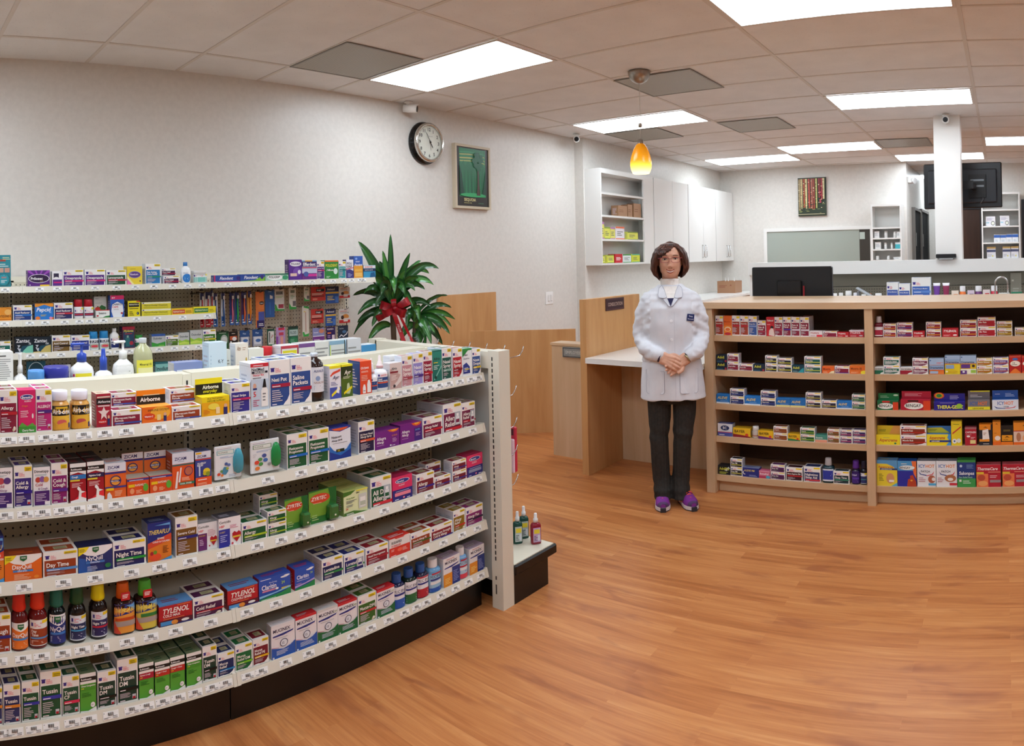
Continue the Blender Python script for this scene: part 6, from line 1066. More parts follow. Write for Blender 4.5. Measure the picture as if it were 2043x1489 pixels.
('C4','tip',0.0815,0.0830,0.1260,0.050,0.000,0,1,0.00), ('C5','asp2',-0.6905,0.1190,0.1480,0.060,0.000,0,1,0.00), ('C5','bgb',-0.5745,0.1090,0.1460,0.060,0.000,0,1,0.00),
('C5','ihp',-0.4615,0.1070,0.1480,0.060,0.000,0,1,0.00), ('C5','ihq',-0.3460,0.1180,0.1490,0.060,0.000,0,1,0.00), ('C5','sal2',-0.2320,0.1040,0.1540,0.060,0.000,0,1,0.00),
('C5','thc',-0.1060,0.1380,0.1260,0.060,0.000,0,1,0.00), ('C5','thd',0.0435,0.1410,0.1260,0.060,0.000,0,1,0.00)]
HANG = [
('tbr',2.0290,0.0200,1.0800,1.3040), ('tbb',2.0540,0.0340,1.0650,1.2790), ('tbb',2.1095,0.0290,1.0640,1.2820), ('tbp',2.1735,0.0350,1.0700,1.2800), ('tbg',2.2110,0.0300,1.0680,1.2820), ('tbo',2.2615,0.0390,1.0680,1.2820), ('tby',2.3055,0.0330,1.0700,1.2860), ('cog',2.3825,0.0630,1.0420,1.2780), ('blu',2.4595,0.0730,1.1050,1.2860), ('gum',2.5360,0.0740,1.1450,1.2900), ('gun',2.6395,0.0570,1.1500,1.2970), ('gun',2.7555,0.0450,1.2000,1.2980), ('ora',2.8530,0.1220,1.1980,1.2950), ('anb',2.9730,0.1120,1.1750,1.2940), ('tth',3.0810,0.0940,1.2090,1.2880), ('flo',2.7435,0.0550,0.9590,1.1680), ('ora',2.8420,0.1060,1.0430,1.1430), ('anb',2.9560,0.0880,1.0180,1.1370), ('tth',3.0770,0.0960,1.0310,1.1310), ('den',2.8490,0.0980,0.9180,1.0110), ('kan',2.9555,0.0770,0.9170,1.0110), ('wav',3.0630,0.0900,0.9250,1.0140), ('grc',2.1025,0.0870,0.9210,1.0340), ('blk',2.1810,0.0640,0.9490,1.0290), ('cap',2.2650,0.0720,0.9290,1.0310), ('cap',2.3605,0.0770,0.9210,1.0330), ('thm',2.4635,0.0570,0.9150,1.0290), ('pkb',2.5400,0.0720,0.9140,1.0340), ('flg',2.6400,0.0800,0.9170,1.0360), ('tbr',1.9605,0.0310,1.0670,1.2830), ('tbr',2.0015,0.0430,1.0660,1.2890)]
REAR = [
('b_w',0.4465,0.0650,0.2140,.08,-2.56), ('*pmp',0.5055,0.0530,0.2060,.05,-2.54), ('*jbl',0.5640,0.0600,0.1440,.05,-2.53), ('*jnv',0.6430,0.0920,0.1520,.05,-2.53), ('*lpu',0.7455,0.0890,0.2380,.06,-2.56), ('*lps',0.8245,0.0690,0.2110,.05,-2.54), ('*lwh',0.9170,0.0780,0.2370,.06,-2.58), ('*oil',0.9955,0.0730,0.2400,.05,-2.56), ('b_k',1.3030,0.0800,0.2080,.06,-2.56), ('b_y',1.3730,0.0180,0.1700,.05,-2.60), ('b_a',1.4125,0.0590,0.1970,.05,-2.56), ('b_y',1.4800,0.0720,0.1710,.05,-2.56), ('*jrd',1.5740,0.0520,0.1680,.05,-2.60), ('b_r',1.6450,0.0880,0.1720,.07,-2.56), ('b_g',1.7335,0.0830,0.1750,.06,-2.56), ('b_h',1.8140,0.0740,0.1750,.06,-2.56), ('b_l',1.8980,0.0840,0.1740,.06,-2.56), ('b_s',1.9890,0.0840,0.1750,.06,-2.56), ('b_b',2.0765,0.0850,0.1410,.06,-2.56), ('b_f',1.1950,0.1260,0.1310,.10,-2.56)]
BENCH = [
('jw',-1.537,0.046,0.131), ('jw',-1.480,0.044,0.135), ('jw',-1.411,0.065,0.152), ('jp',-1.337,0.063,0.134), ('jw',-1.268,0.049,0.120), ('oj',-1.209,0.034,0.128), ('jw',-1.133,0.068,0.127), ('bpw',-0.998,0.108,0.227), ('bpw',-0.890,0.103,0.214), ('bpm',-0.738,0.173,0.267), ('tub',-0.600,0.060,0.214), ('tub',-0.516,0.058,0.214), ('smo',-0.435,0.063,0.143), ('bto',-0.368,0.058,0.182), ('smp',-0.294,0.060,0.143), ('btp',-0.226,0.066,0.181), ('smr',-0.155,0.063,0.147), ('btr',-0.086,0.064,0.181), ('lo',0.002,0.101,0.116), ('grn',0.113,0.101,0.122), ('pad',0.117,0.106,0.251)]
BACKSH = [
('b',-1.746,0.069,9.80,1.665,0.095), ('b',-1.621,0.049,9.80,1.665,0.092), ('b',-1.494,0.047,9.80,1.665,0.084), ('b',-1.438,0.060,9.80,1.665,0.082), ('b',-1.732,0.084,9.80,1.51,0.099), ('b',-1.629,0.040,9.80,1.51,0.088), ('b',-1.540,0.033,9.80,1.51,0.084), ('t',-1.450,0.081,9.80,1.51,0.089), ('b',-1.749,0.051,9.80,1.36,0.055), ('b',-1.592,0.042,9.80,1.36,0.055), ('b',-1.466,0.100,9.80,1.36,0.037), ('c',-0.172,0.138,10.22,1.811,0.138), ('c',0.030,0.133,10.22,1.811,0.143), ('u',-0.084,0.087,10.22,1.576,0.109), ('u',0.004,0.084,10.22,1.576,0.107), ('u',0.090,0.084,10.22,1.576,0.114), ('u',0.177,0.086,10.22,1.576,0.115), ('w',-0.169,0.130,10.22,1.348,0.163), ('w',0.049,0.115,10.22,1.348,0.164), ('w',0.167,0.111,10.22,1.348,0.167)]
CABSH = [
('kra2',6.819,0.201,1.893,0.120), ('kra2',6.982,0.104,1.893,0.139), ('kra2',7.150,0.174,1.893,0.160), ('ylp',6.392,0.064,1.655,0.180), ('ylb',6.483,0.116,1.655,0.129), ('ylp',6.595,0.101,1.655,0.126), ('wor',6.752,0.189,1.655,0.138), ('ylb',7.034,0.239,1.655,0.087), ('ylb',6.393,0.067,1.407,0.085), ('ylb',6.544,0.138,1.407,0.088), ('rdb',6.713,0.161,1.407,0.096), ('wgr',6.893,0.187,1.407,0.091), ('tly',7.095,0.185,1.407,0.094)]

# ------------------------------------------------------------------ packages: builders
BINK = {}
MESHES = {}
def carton_mesh(key, w, h, d, f=0, top=True):
    look, short, base, side, topc, art_, name, cat = D[key]
    mk = (key, round(w, 3), round(h, 3), round(d, 3), round(f, 2))
    if mk in MESHES: return MESHES[mk]
    a = MB(base)
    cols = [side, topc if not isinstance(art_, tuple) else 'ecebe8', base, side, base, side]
    if name == 'medicine_tray_box':          # low box in front, display card standing up behind it
        fh = h * (f or .55)
        P, Q = (-w / 2, 0, 0, w / 2, d, fh), (-w / 2 + .0006, d - .003, fh, w / 2 - .0006, d - .0006, h)
        a.box(*P, cols=cols); a.box(*Q, cols=[side, base, base, side, side, side])
        H_, F_ = art_[2:].split(';F:')
        art(a, P_(F_), flat(-w / 2, 0, 0, w, fh), w, fh); art(a, P_(H_), flat(-w / 2 + .0006, fh, d - .003, w - .0012, h - fh), w, h - fh)
    else:
        a.box(-w / 2, 0, 0, w / 2, d, h, cols=cols)
        if isinstance(art_, tuple):
            ti, fi, st, kw = art_
            art(a, gnp(w, h, ti, fi, st, **kw), flat(-w / 2, 0, 0, w, h), w, h)
            fc = CN.get(fi, fi); tf = lambda u, v, off: (-w / 2 + u * w, v * d, h + off)
            art(a, [('r', .08, .16, .92, .84, fc)] + ([('r', .35, .3, .75, .7, 'b8b48c'), ('l', .38, .34, .72, .66, 3, '6c6a50')] if not kw.get('small') else []), tf, w, d)
        else:
            art(a, P_(art_), flat(-w / 2, 0, 0, w, h), w, h)
            tf = lambda u, v, off: (-w / 2 + u * w, v * d, h + off)
            art(a, [('l', .15, .3, .85, .7, 2, side)], tf, w, d)
        # tuck-in flap lines and small print on the sides
        for sx, m_ in ((-1, -1), (1, 1)):
            sf = (lambda u, v, off, s_=sx: (s_ * (w / 2 + off), u * d if s_ > 0 else (1 - u) * d, v * h))
            art(a, [('r', .06, .93, .94, .935, '9a9ca4'), ('l', .18, .2, .82, .8, 7, 'b4bac8' if side[0] in 'cdef' else 'c8b4b8')], sf, d, h)
    o = a.build(name, CARD); me = o.data
    COL.objects.unlink(o); bpy.data.objects.remove(o)
    MESHES[mk] = me
    return me
ENT = []      # (object, look, short, shelf phrase, order key) for the labels
def put(o, look, short, cat, shelf, order, group, pre=''):
    o['category'] = cat
    if group: o['group'] = group
    ENT.append([o, look, short, shelf, order, pre])
def carton(key, loc, rz, w, h, d, shelf, order, group, f=0, pre=''):
    me = carton_mesh(key, w, h, d, f); D_ = D[key]
    o = bpy.data.objects.new(D_[6], me); COL.objects.link(o); o.location = loc; o.rotation_euler[2] = rz
    put(o, D_[0], D_[1], D_[7], shelf, order, group, pre)
    return o

# bottles: look, short, category, name, form, body colour, cap colour, label colour, label art, label from/to (share of height), squareness
BT = {
'gum1': ('amber jar of gummies with yellow-tabbed black label', 'gummy jar', 'jar', 'gummy_jar', 'jar', 'd09a50', 'eceaf4', 'f0c040', 'r 0 .58 1 1 1a1618;r .25 .88 .75 .96 e8c030;T .08 .66 .2 .84 fff Airborne;l .1 .48 .9 .54 1 666;e .5 .3 .18 .12 d86060;p e8a838 0 0 0 .4 .3 .2 .6 .3 1 .1 1 0;r .78 .04 .9 .26 2a3068', .04, .64, 2.6),
'gum2': ('amber jar of gummies with plain black label', 'second gummy jar', 'jar', 'gummy_jar', 'jar', 'd09a50', 'eceaf4', 'f0c040', 'r 0 .58 1 1 1a1618;T .08 .7 .2 .84 fff Airborne;t .6 .62 .08 .3 ddd Original;l .1 .48 .9 .54 1 666;e .45 .3 .18 .12 c05050;p e8a838 0 0 0 .4 .3 .2 .6 .3 1 .1 1 0;r .74 .04 .86 .26 2a3068', .04, .64, 2.6),
'alk': ('dark brown nasal wash bottle with white label', 'brown wash bottle', 'bottle', 'wash_bottle', 'boston', '2a1a16', 'c8ced6', 'e6e8ee', 'T .2 .80 .1 .8 2c3c7c ALKALOL;e .4 .55 .12 .1 8aa0c8;t .2 .34 .09 .7 a07060 NASAL WASH;l .2 .1 .8 .28 4 9aa4b8', .2, .72, 2),
'sqz': ('white squeeze bottle of moisturising spray', 'white squeeze bottle', 'spray bottle', 'spray_bottle', 'nozzle', 'f0eff2', 'f2e4e4', 'f0eff2', 'r .05 .05 .95 .72 2c4a84;r .05 .34 .95 .42 e8603c;T .12 .56 .11 .6 fff Nasal;T .12 .45 .1 .8 fff Moisturizing;r .1 .78 .24 .92 3a2a86;l .3 .78 .7 .92 3 e04a68;e .85 .86 .08 .07 f0d020', .08, .52, 3),
'sqs': ('small white squeeze bottle with orange stripe', 'small squeeze bottle', 'spray bottle', 'spray_bottle', 'nozzle', 'f0eff2', 'f2e4e4', 'f0eff2', 'r .05 .05 .95 .72 2c4a84;r .05 .34 .95 .42 e8603c;l .12 .5 .7 .66 2 fff;r .1 .78 .24 .92 3a2a86', .08, .5, 3),
'sy1': ('red cough liquid with orange label and red cap', 'orange-label bottle', 'bottle', 'syrup_bottle', 'syrup', '5c1414', 'd83020', 'ee7a2c', 'p f4f2ee 0 1 1 1 1 .8 .5 .66 0 .8;p 1f6a3c .36 .95 .64 .95 .64 .8 .5 .72 .36 .8;T .41 .85 .05 .2 fff VICKS;T .08 .46 .16 .84 fbf4ee DayQuil;r .1 .34 .9 .42 4a8ac8;l .1 .08 .8 .28 4 f8d0a8', .04, .50, 2.3),
'sy2': ('red liquid bottle with rust Day Time label', 'rust-label bottle', 'bottle', 'syrup_bottle', 'syrup', '6a1616', 'e03c24', 'f0eeec', 'r .03 .03 .97 .66 9c3f22;r .6 .86 .98 .98 f0d020;r .12 .76 .22 .9 3a2a86;l .28 .74 .6 .92 3 e06a80;T .14 .52 .11 .3 fff Day;T .14 .38 .11 .4 fff Time;r .1 .28 1 .34 5a9ad8;l .14 .1 .7 .24 3 e8c8b8', .06, .52, 2.3),
'sy3': ('dark bottle with green wrapped cap and navy label', 'green-capped navy bottle', 'bottle', 'syrup_bottle', 'syrup', '14181a', '1c6a5a', '24347c', 'p f4f2f4 0 1 1 1 1 .76 .5 .62 0 .76;p 1f6a3c .32 .95 .6 .95 .6 .8 .46 .72 .32 .8;T .37 .85 .05 .18 fff VICKS;T .08 .44 .16 .84 f4f2fa NyQuil;r .1 .32 .9 .40 3f7ac8;l .1 .08 .8 .28 4 b8c0e0', .05, .56, 2.2),
'sy4': ('dark bottle with forest green cap and Night Time label', 'forest-capped bottle', 'bottle', 'syrup_bottle', 'syrup', '1a1210', '1c4a2a', 'dfe6f0', 'r .05 .05 .95 .68 24305c;r .6 .86 .98 .98 e8c828;r .12 .76 .22 .9 3a2a86;l .28 .74 .6 .92 3 e06a80;T .12 .50 .10 .8 fff Night Time;r .1 .38 1 .44 3f9ad0;l .14 .1 .8 .32 4 b8c4e0', .05, .5, 2.2),
'sy5': ('dark bottle with bright yellow cap and Night Time label', 'yellow-capped bottle', 'bottle', 'syrup_bottle', 'syrup', '1e1412', 'e4d418', 'dfe6f0', 'r .05 .05 .95 .68 28285c;r .6 .86 .98 .98 e8c828;r .12 .76 .22 .9 3a2a86;l .28 .74 .6 .92 3 e06a80;T .12 .50 .10 .8 fff Night Time;r .1 .38 1 .45 c02840;l .14 .1 .8 .32 4 b8c4e0', .05, .5, 2.2),
'sy6': ('hot remedy bottle with orange cap and red tag', 'orange-capped bottle', 'bottle', 'syrup_bottle', 'flask', '2a1512', 'e8681c', 'e89a3c', 'p 1c2f80 0 1 1 1 1 .72 0 .56;p 6aa8e0 .5 .95 1 1 1 .8 .9 .72;i .12 .74 .13 .8 f0e070 THERAFLU;r .1 .44 .9 .54 c84a20;r .05 .24 .95 .42 a89a94;p d84c34 0 0 0 .5 .4 0', .04, .62, 3.2),
'sy7': ('hot remedy bottle with lime green cap and red tag', 'lime-capped bottle', 'bottle', 'syrup_bottle', 'flask', '2a1512', '58b83c', 'd8c04c', 'p 1c2f80 0 1 1 1 1 .72 0 .56;p 6aa8e0 .5 .95 1 1 1 .8 .9 .72;i .12 .74 .13 .8 f0e070 THERAFLU;r .3 .44 1 .56 2c7a3c;r .05 .24 .95 .42 a89a94;p d84c34 0 0 0 .5 .4 0', .04, .62, 3.2),
'mx1': ('navy and white chest syrup bottle with blue cap', 'navy syrup bottle', 'bottle', 'syrup_bottle', 'wide', '24244c', '2c5ca8', 'eceaf0', 't .08 .72 .14 .84 2c2448 MUCINEX;r .05 .58 .9 .68 2c3484;r 0 0 1 .42 2c5cb4;l .1 .08 .8 .34 3 d8e4f8', .02, .66, 3),
'mx2': ('green and white chest syrup bottle with blue cap', 'green syrup bottle', 'bottle', 'syrup_bottle', 'wide', '1c2c24', '2c5ca8', 'eceaf0', 't .08 .72 .14 .84 2c2448 MUCINEX;r .05 .60 .9 .68 2c3484;r 0 0 1 .42 2c6a3c;l .1 .08 .8 .34 3 d8f0e0', .02, .66, 3),
'mx3': ('red and white chest syrup bottle with blue cap', 'red syrup bottle', 'bottle', 'syrup_bottle', 'wide', '24203c', '2c5ca8', 'eceaf0', 't .08 .74 .14 .84 2c2448 MUCINEX;r .05 .62 .9 .70 2c3484;r 0 0 1 .42 b82838;l .1 .08 .8 .34 3 f8d8dc;r 0 .93 1 1 c03040', .02, .66, 3),
'mx4': ('pale blue chest liquid bottle with white cap', 'pale blue bottle', 'bottle', 'syrup_bottle', 'wide', '6aa0cc', 'f0eef0', '9cc8e4', 'r .2 .82 .9 .9 c03848;t .1 .66 .14 .8 2c2448 MUCINEX;r .1 .54 .8 .62 2c3484;r .1 .36 .9 .5 f0f0f2;r 0 0 1 .2 2c5cb4;l .1 .05 .8 .18 2 d8e4f8', .02, .68, 2.6),
'mx5': ('blue and red chest liquid bottle with white cap', 'blue and red bottle', 'bottle', 'syrup_bottle', 'wide', '78a8d4', 'f0eef0', 'b8d4e8', 'r .2 .84 .9 .92 c03848;t .1 .66 .14 .8 2c2448 MUCINEX;r .1 .54 .8 .62 c02c3c;r .1 .4 .9 .52 f0f0f2;r 0 0 1 .22 e04858;l .1 .3 .8 .38 2 2c5cb4', .02, .70, 2.6),
'lot1': ('white lotion bottle with blue cap and blue label', 'blue-capped lotion', 'bottle', 'lotion_bottle', 'round', 'f0f2f4', '2c74b8', 'f0f2f4', 'e .5 .3 .44 .3 2c80d0;T .2 .62 .08 .6 5a7ab0 Eucerin;l .3 .2 .7 .4 3 d8ecf8', .05, .72, 2.4),
'jar1': ('squat jar with clear lid and mint label', 'mint-label jar', 'jar', 'pill_jar', 'squat', 'c8c4c0', 'd8d4d0', 'e8ecea', 'r .02 .05 .98 .62 7cc8bc;l .1 .15 .8 .5 3 eaf6f0;r .05 .7 .15 .9 3a2a86;r .7 .8 1 1 e8d828;l .2 .7 .6 .9 3 e06a80', .06, .74, 3),
'pr1': ('white pill bottle with tall red cap', 'red-capped bottle', 'bottle', 'pill_bottle', 'capbig', 'eceaea', 'b41c2c', 'f0eef0', 'r .05 .1 .95 .42 4a2a60;r .1 .2 .9 .34 b83040;r .12 .56 .24 .76 3a2a86;l .3 .54 .65 .78 3 e06a80;r .6 .8 1 1 e8d828', .1, .58, 3),
'duo': ('white pill bottle with bright blue cap', 'blue-capped bottle', 'bottle', 'pill_bottle', 'capbig', 'dfe8ee', '2c90d0', 'e4ecf0', 'r 0 .62 1 .88 1c2c44;T .22 .66 .2 .6 e8e8e8 DUO;e .5 .3 .4 .24 b8b8a0;e .5 .3 .25 .12 e04858', .06, .60, 3),
'pil': ('tall white antacid bottle with navy label', 'tall white bottle', 'bottle', 'pill_bottle', 'round', 'eceae6', 'f0eeea', 'f0eeea', 'r .05 .05 .95 .55 24306c;T .1 .38 .12 .6 fff Gas Relief;r .12 .66 .24 .84 3a2a86;l .3 .64 .65 .86 3 e06a80;r .7 .9 1 1 e8d828', .05, .62, 3),
'grn': ('white jar with green cap and green label', 'green-capped jar', 'jar', 'pill_bottle', 'squat', 'eceeea', '2c8c3c', 'f0f0ee', 'r .05 .05 .95 .6 2c6a4c;r .12 .66 .24 .84 3a2a86;l .3 .64 .65 .86 3 e06a80', .06, .70, 3),
'clr': ('small clear pill bottle with white lid', 'clear pill bottle', 'bottle', 'pill_bottle', 'capbig', 'b8b0a8', 'dcdad8', 'c8c0b8', 'r 0 .1 1 .4 a87c6c;l .1 .5 .9 .8 2 888', .08, .6, 2),
'slt': ('dark teal sleep liquid bottle with pale cap', 'dark teal bottle', 'bottle', 'syrup_bottle', 'flask', '16323c', 'b8b8bc', 'dfe4ee', 'r .12 .12 .88 .88 2c3ca0;l .2 .3 .8 .7 3 d8dcf4', .08, .58, 4),
'zzz': ('purple sleep liquid bottle', 'purple bottle', 'bottle', 'syrup_bottle', 'syrup', '1c1430', '5c2c90', '3c2478', 'T .08 .66 .12 .84 e8e8f8 ZzzQuil;r .1 .35 .9 .5 5c3cb0;l .1 .1 .8 .3 3 b8b0e0', .05, .56, 2.3),
'zzn': ('blackish sleep liquid bottle with wrapped cap', 'blackish bottle', 'bottle', 'syrup_bottle', 'syrup', '14121e', '1c1c30', 'dfe2ea', 'r .05 .05 .95 .7 28346c;r .05 .36 1 .44 3a8a90;r .12 .78 .24 .92 3a2a86;r .6 .86 1 1 e8d828', .05, .5, 2.3),
'red1': ('dark red liquid bottle with white label', 'dark red bottle', 'bottle', 'syrup_bottle', 'flask', '6c1226', 'c8c4c8', 'e8e2e6', 'r .1 .1 .9 .66 a82440;l .2 .2 .8 .56 4 f0c8d0;l .2 .75 .8 .9 2 c05a70', .06, .50, 4),
'pmp': ('white spray pump bottle with yellow sticker', 'white spray pump', 'bottle', 'pump_bottle', 'spray', 'f0f0ee', 'eceae8', 'f0f0ee', 'r .12 .4 .9 .66 e8e8e4;r .2 .22 .8 .36 f0e030;r .74 .7 .86 .78 444', .04, .55, 3.2),
'jbl': ('white jar with sky blue lid', 'blue-lidded jar', 'jar', 'cream_jar', 'squat', 'e8ecf2', '5c9ce0', 'eef0f4', 'l .2 .2 .8 .6 3 aab', .06, .7, 2.2),
'jnv': ('wide navy cream jar', 'navy jar', 'jar', 'cream_jar', 'squat', '24287c', '34389c', '2c3088', 'T .3 .35 .12 .5 c8ccf0 VANICREAM;l .2 .1 .8 .25 1 a8acd8', .06, .6, 2.4),
'lpu': ('large white lotion bottle with blue pump', 'large blue-pump lotion', 'bottle', 'pump_bottle', 'pump', 'f2f2f0', '2c4cb4', 'f2f2f0', 'r .25 .82 .75 .93 f0e030;r .1 .84 .22 .92 b83050;l .2 .1 .85 .74 9 8c8c90', .05, .55, 3.2),
'lps': ('small white lotion bottle with blue pump', 'small blue-pump lotion', 'bottle', 'pump_bottle', 'pumpu', 'f0f2f6', '2c4cb4', 'f0f2f6', 'e .5 .45 .4 .34 cfe0f4;l .2 .2 .8 .7 8 88a0c4', .05, .6, 3.2),
'lwh': ('white square lotion bottle with white pump', 'white pump lotion', 'bottle', 'pump_bottle', 'pump', 'f0f0ee', 'f4f4f2', 'f4f4f2', 'l .1 .08 .9 .92 14 b4b4b2', .05, .6, 5),
'oil': ('clear oil bottle with yellow label', 'clear oil bottle', 'bottle', 'oil_bottle', 'boston', 'b4b48c', 'c8ccce', 'ece44c', 'T .2 .86 .06 .6 5a5a2c Mineral Oil;r .1 .55 .9 .80 f4f0a8;l .15 .1 .85 .5 7 8a8a3c', .05, .66, 2.4),
'jrd': ('clear jar with red lid', 'red-lidded jar', 'jar', 'pill_jar', 'jar', 'c8c8cc', 'd02c34', 'e0e0e4', 'l .1 .2 .9 .8 4 b0b0b4', .1, .5, 2.2)}
MESHB = {}
def bottle_parts(key, w, h):
    look, short, cat, name, form, body, cap, lab, art_, l0, l1, pw = BT[key]
    r = w / 2; d = min(w, .052 if form in ('flask', 'wide', 'nozzle', 'spray', 'pump', 'pumpu', 'round') else .075) if form != 'squat' else w; d = min(d, .09); sy = d / w
    A = {'jar': [(.96, 0), (1, .03), (1, .62), (.94, .68), (.78, .72), (.72, .76)], 'boston': [(.94, 0), (1, .02), (1, .70), (.93, .78), (.7, .85), (.4, .89), (.36, .92)],
         'nozzle': [(.92, 0), (1, .03), (.97, .50), (.8, .58), (.42, .62), (.36, .64)], 'syrup': [(.93, 0), (1, .03), (1, .52), (.92, .59), (.68, .65), (.55, .68)],
         'flask': [(.95, 0), (1, .03), (1, .60), (.9, .66), (.6, .69), (.48, .70)], 'wide': [(.95, 0), (1, .03), (1, .66), (.85, .72), (.62, .745)],
         'round': [(.8, 0), (.88, .04), (1, .55), (.9, .70), (.5, .79), (.4, .82)], 'squat': [(.94, 0), (1, .05), (1, .70), (.96, .74)],
         'capbig': [(.95, 0), (1, .04), (1, .58), (.94, .62)], 'spray': [(.9, 0), (1, .04), (.95, .50), (.8, .58), (.34, .63), (.3, .66)],
         'pump': [(.94, 0), (1, .03), (1, .52), (.9, .60), (.5, .66), (.34, .69)], 'pumpu': [(.94, 0), (1, .03), (1, .50), (.85, .57), (.34, .62)]}[form]
    K = {'jar': [(.84, .76), (.86, .775), (.86, .985), (.82, 1)], 'boston': [(.40, .92), (.42, .93), (.42, .99), (.38, 1)], 'nozzle': [(.52, .64), (.50, .72), (.36, .75), (.34, .78), (.30, .82), (.20, .84), (.17, .98), (.1, 1)],
         'syrup': [(.62, .66), (.78, .69), (.80, .73), (.72, .80), (.70, .975), (.62, 1)], 'flask': [(.56, .69), (.64, .71), (.60, .84), (.54, .985), (.48, 1)], 'wide': [(.66, .745), (.68, .76), (.66, .98), (.62, 1)],
         'round': [(.44, .82), (.46, .83), (.44, .99), (.4, 1)], 'squat': [(1.0, .74), (1.03, .76), (1.03, .97), (.98, 1)], 'capbig': [(.9, .62), (.94, .63), (.86, .97), (.8, 1)],
         'spray': [(.38, .66), (.36, .78), (.24, .80), (.22, .97), (.3, 1)], 'pump': [(.42, .69), (.42, .80), (.3, .82), (.12, .83), (.12, .94), (.22, .945), (.2, .97)], 'pumpu': [(.42, .62), (.4, .84), (.28, .85), (.22, .97), (.2, 1)]}[form]
    a = MB(body); a.lathe([(p[0] * r, p[1] * h) for p in A], 24, 0, d / 2, 1, sy, pw=pw)
    capy = sy if form in ('jar', 'squat', 'capbig') else min(1, max(sy, .75))
    b = MB(cap); b.lathe([(p[0] * r, p[1] * h) for p in K], 18, 0, d / 2, 1, capy)
    if form in ('pump',):
        b.rbox(-.95 * r, d / 2 - .007, .945 * h, .25 * r, d / 2 + .007, .985 * h, .003); b.box(-.95 * r, d / 2 - .004, .92 * h, -.85 * r, d / 2 + .004, .95 * h)
    if form == 'nozzle':
        for z in (.66, .68, .70): b.lathe([(.53 * r, z * h), (.53 * r, (z + .008) * h)], 18, 0, d / 2, 1, capy, col='d89098')
    c = MB(lab); z0, z1 = l0 * h, l1 * h
    AA = math.radians(62 if pw < 2.8 else 68)
    # body radius at a height
    def rad(z):
        z = z / h
        for i in range(len(A) - 1):
            if A[i][1] <= z <= A[i + 1][1]: t_ = (z - A[i][1]) / max(1e-6, A[i + 1][1] - A[i][1]); return (A[i][0] + (A[i + 1][0] - A[i][0]) * t_) * r
        return r * A[-1][0]
    def fn(u, v, off):
        z = z0 + v * (z1 - z0)
        an = -AA + 2 * AA * u; sn, cs = math.sin(an), math.cos(an)
        sn = math.copysign(abs(sn) ** (2 / pw), sn); cs = cs ** (2 / pw)
        rr = rad(z) + .0006 + off
        return (rr * sn, d / 2 - (rr * sy) * cs, z)
    n = 10; vs = []
    for j in (0, .25, .5, .75, 1):
        for i in range(n + 1): vs.append(fn(i / n, j, 0))
    fs = [(j * (n + 1) + i, j * (n + 1) + i + 1, (j + 1) * (n + 1) + i + 1, (j + 1) * (n + 1) + i) for j in range(4) for i in range(n)]
    c.mesh(vs, fs, lab, True)
    art(c, P_(art_), fn, w * 1.3, z1 - z0, nu=8)
    out = [a, b, c]
    if key in ('sy6', 'sy7'):
        t_ = MB('c8242c'); t_.mesh([(-.014, -.001, .70 * h), (.014, -.001, .70 * h), (.014, -.001, .86 * h), (-.014, -.001, .86 * h), (-.014, .001, .70 * h), (.014, .001, .70 * h), (.014, .001, .86 * h), (-.014, .001, .86 * h)], [(0, 1, 2, 3), (7, 6, 5, 4), (0, 4, 5, 1), (1, 5, 6, 2), (2, 6, 7, 3), (3, 7, 4, 0)])
        art(t_, P_('l .15 .3 .85 .85 3 ffffff'), flat(-.014, .70 * h, -.001, .028, .16 * h), .028, .16 * h); out.append(t_)
    return out, d, (look, short, cat, name)
def bottle(key, loc, rz, w, h, shelf, order, group, pre=''):
    k = (key, round(w, 3), round(h, 3))
    if k not in MESHB:
        parts, d, info = bottle_parts(key, w, h); ob = []
        for p, nm, m_ in zip(parts, ('body', 'cap', 'label', 'neck_tag'), (BOTL, PLAS, CARD, CARD)):
            o = p.build(nm, m_); ob.append((nm, o.data)); bpy.data.objects.remove(o)
        MESHB[k] = (ob, d, info)
    ob, d, (look, short, cat, name) = MESHB[k]
    t = empty(name, loc, rz)
    for nm, me in ob:
        o = bpy.data.objects.new(nm, me); COL.objects.link(o); o.parent = t
    put(t, look, short, cat, shelf, order, group, pre)
    return t
CLEAR = clear_mat('clear_blister')
GREENCLEAR = mat('green_flask_plastic', '2a6a34', .12, coat=.6)
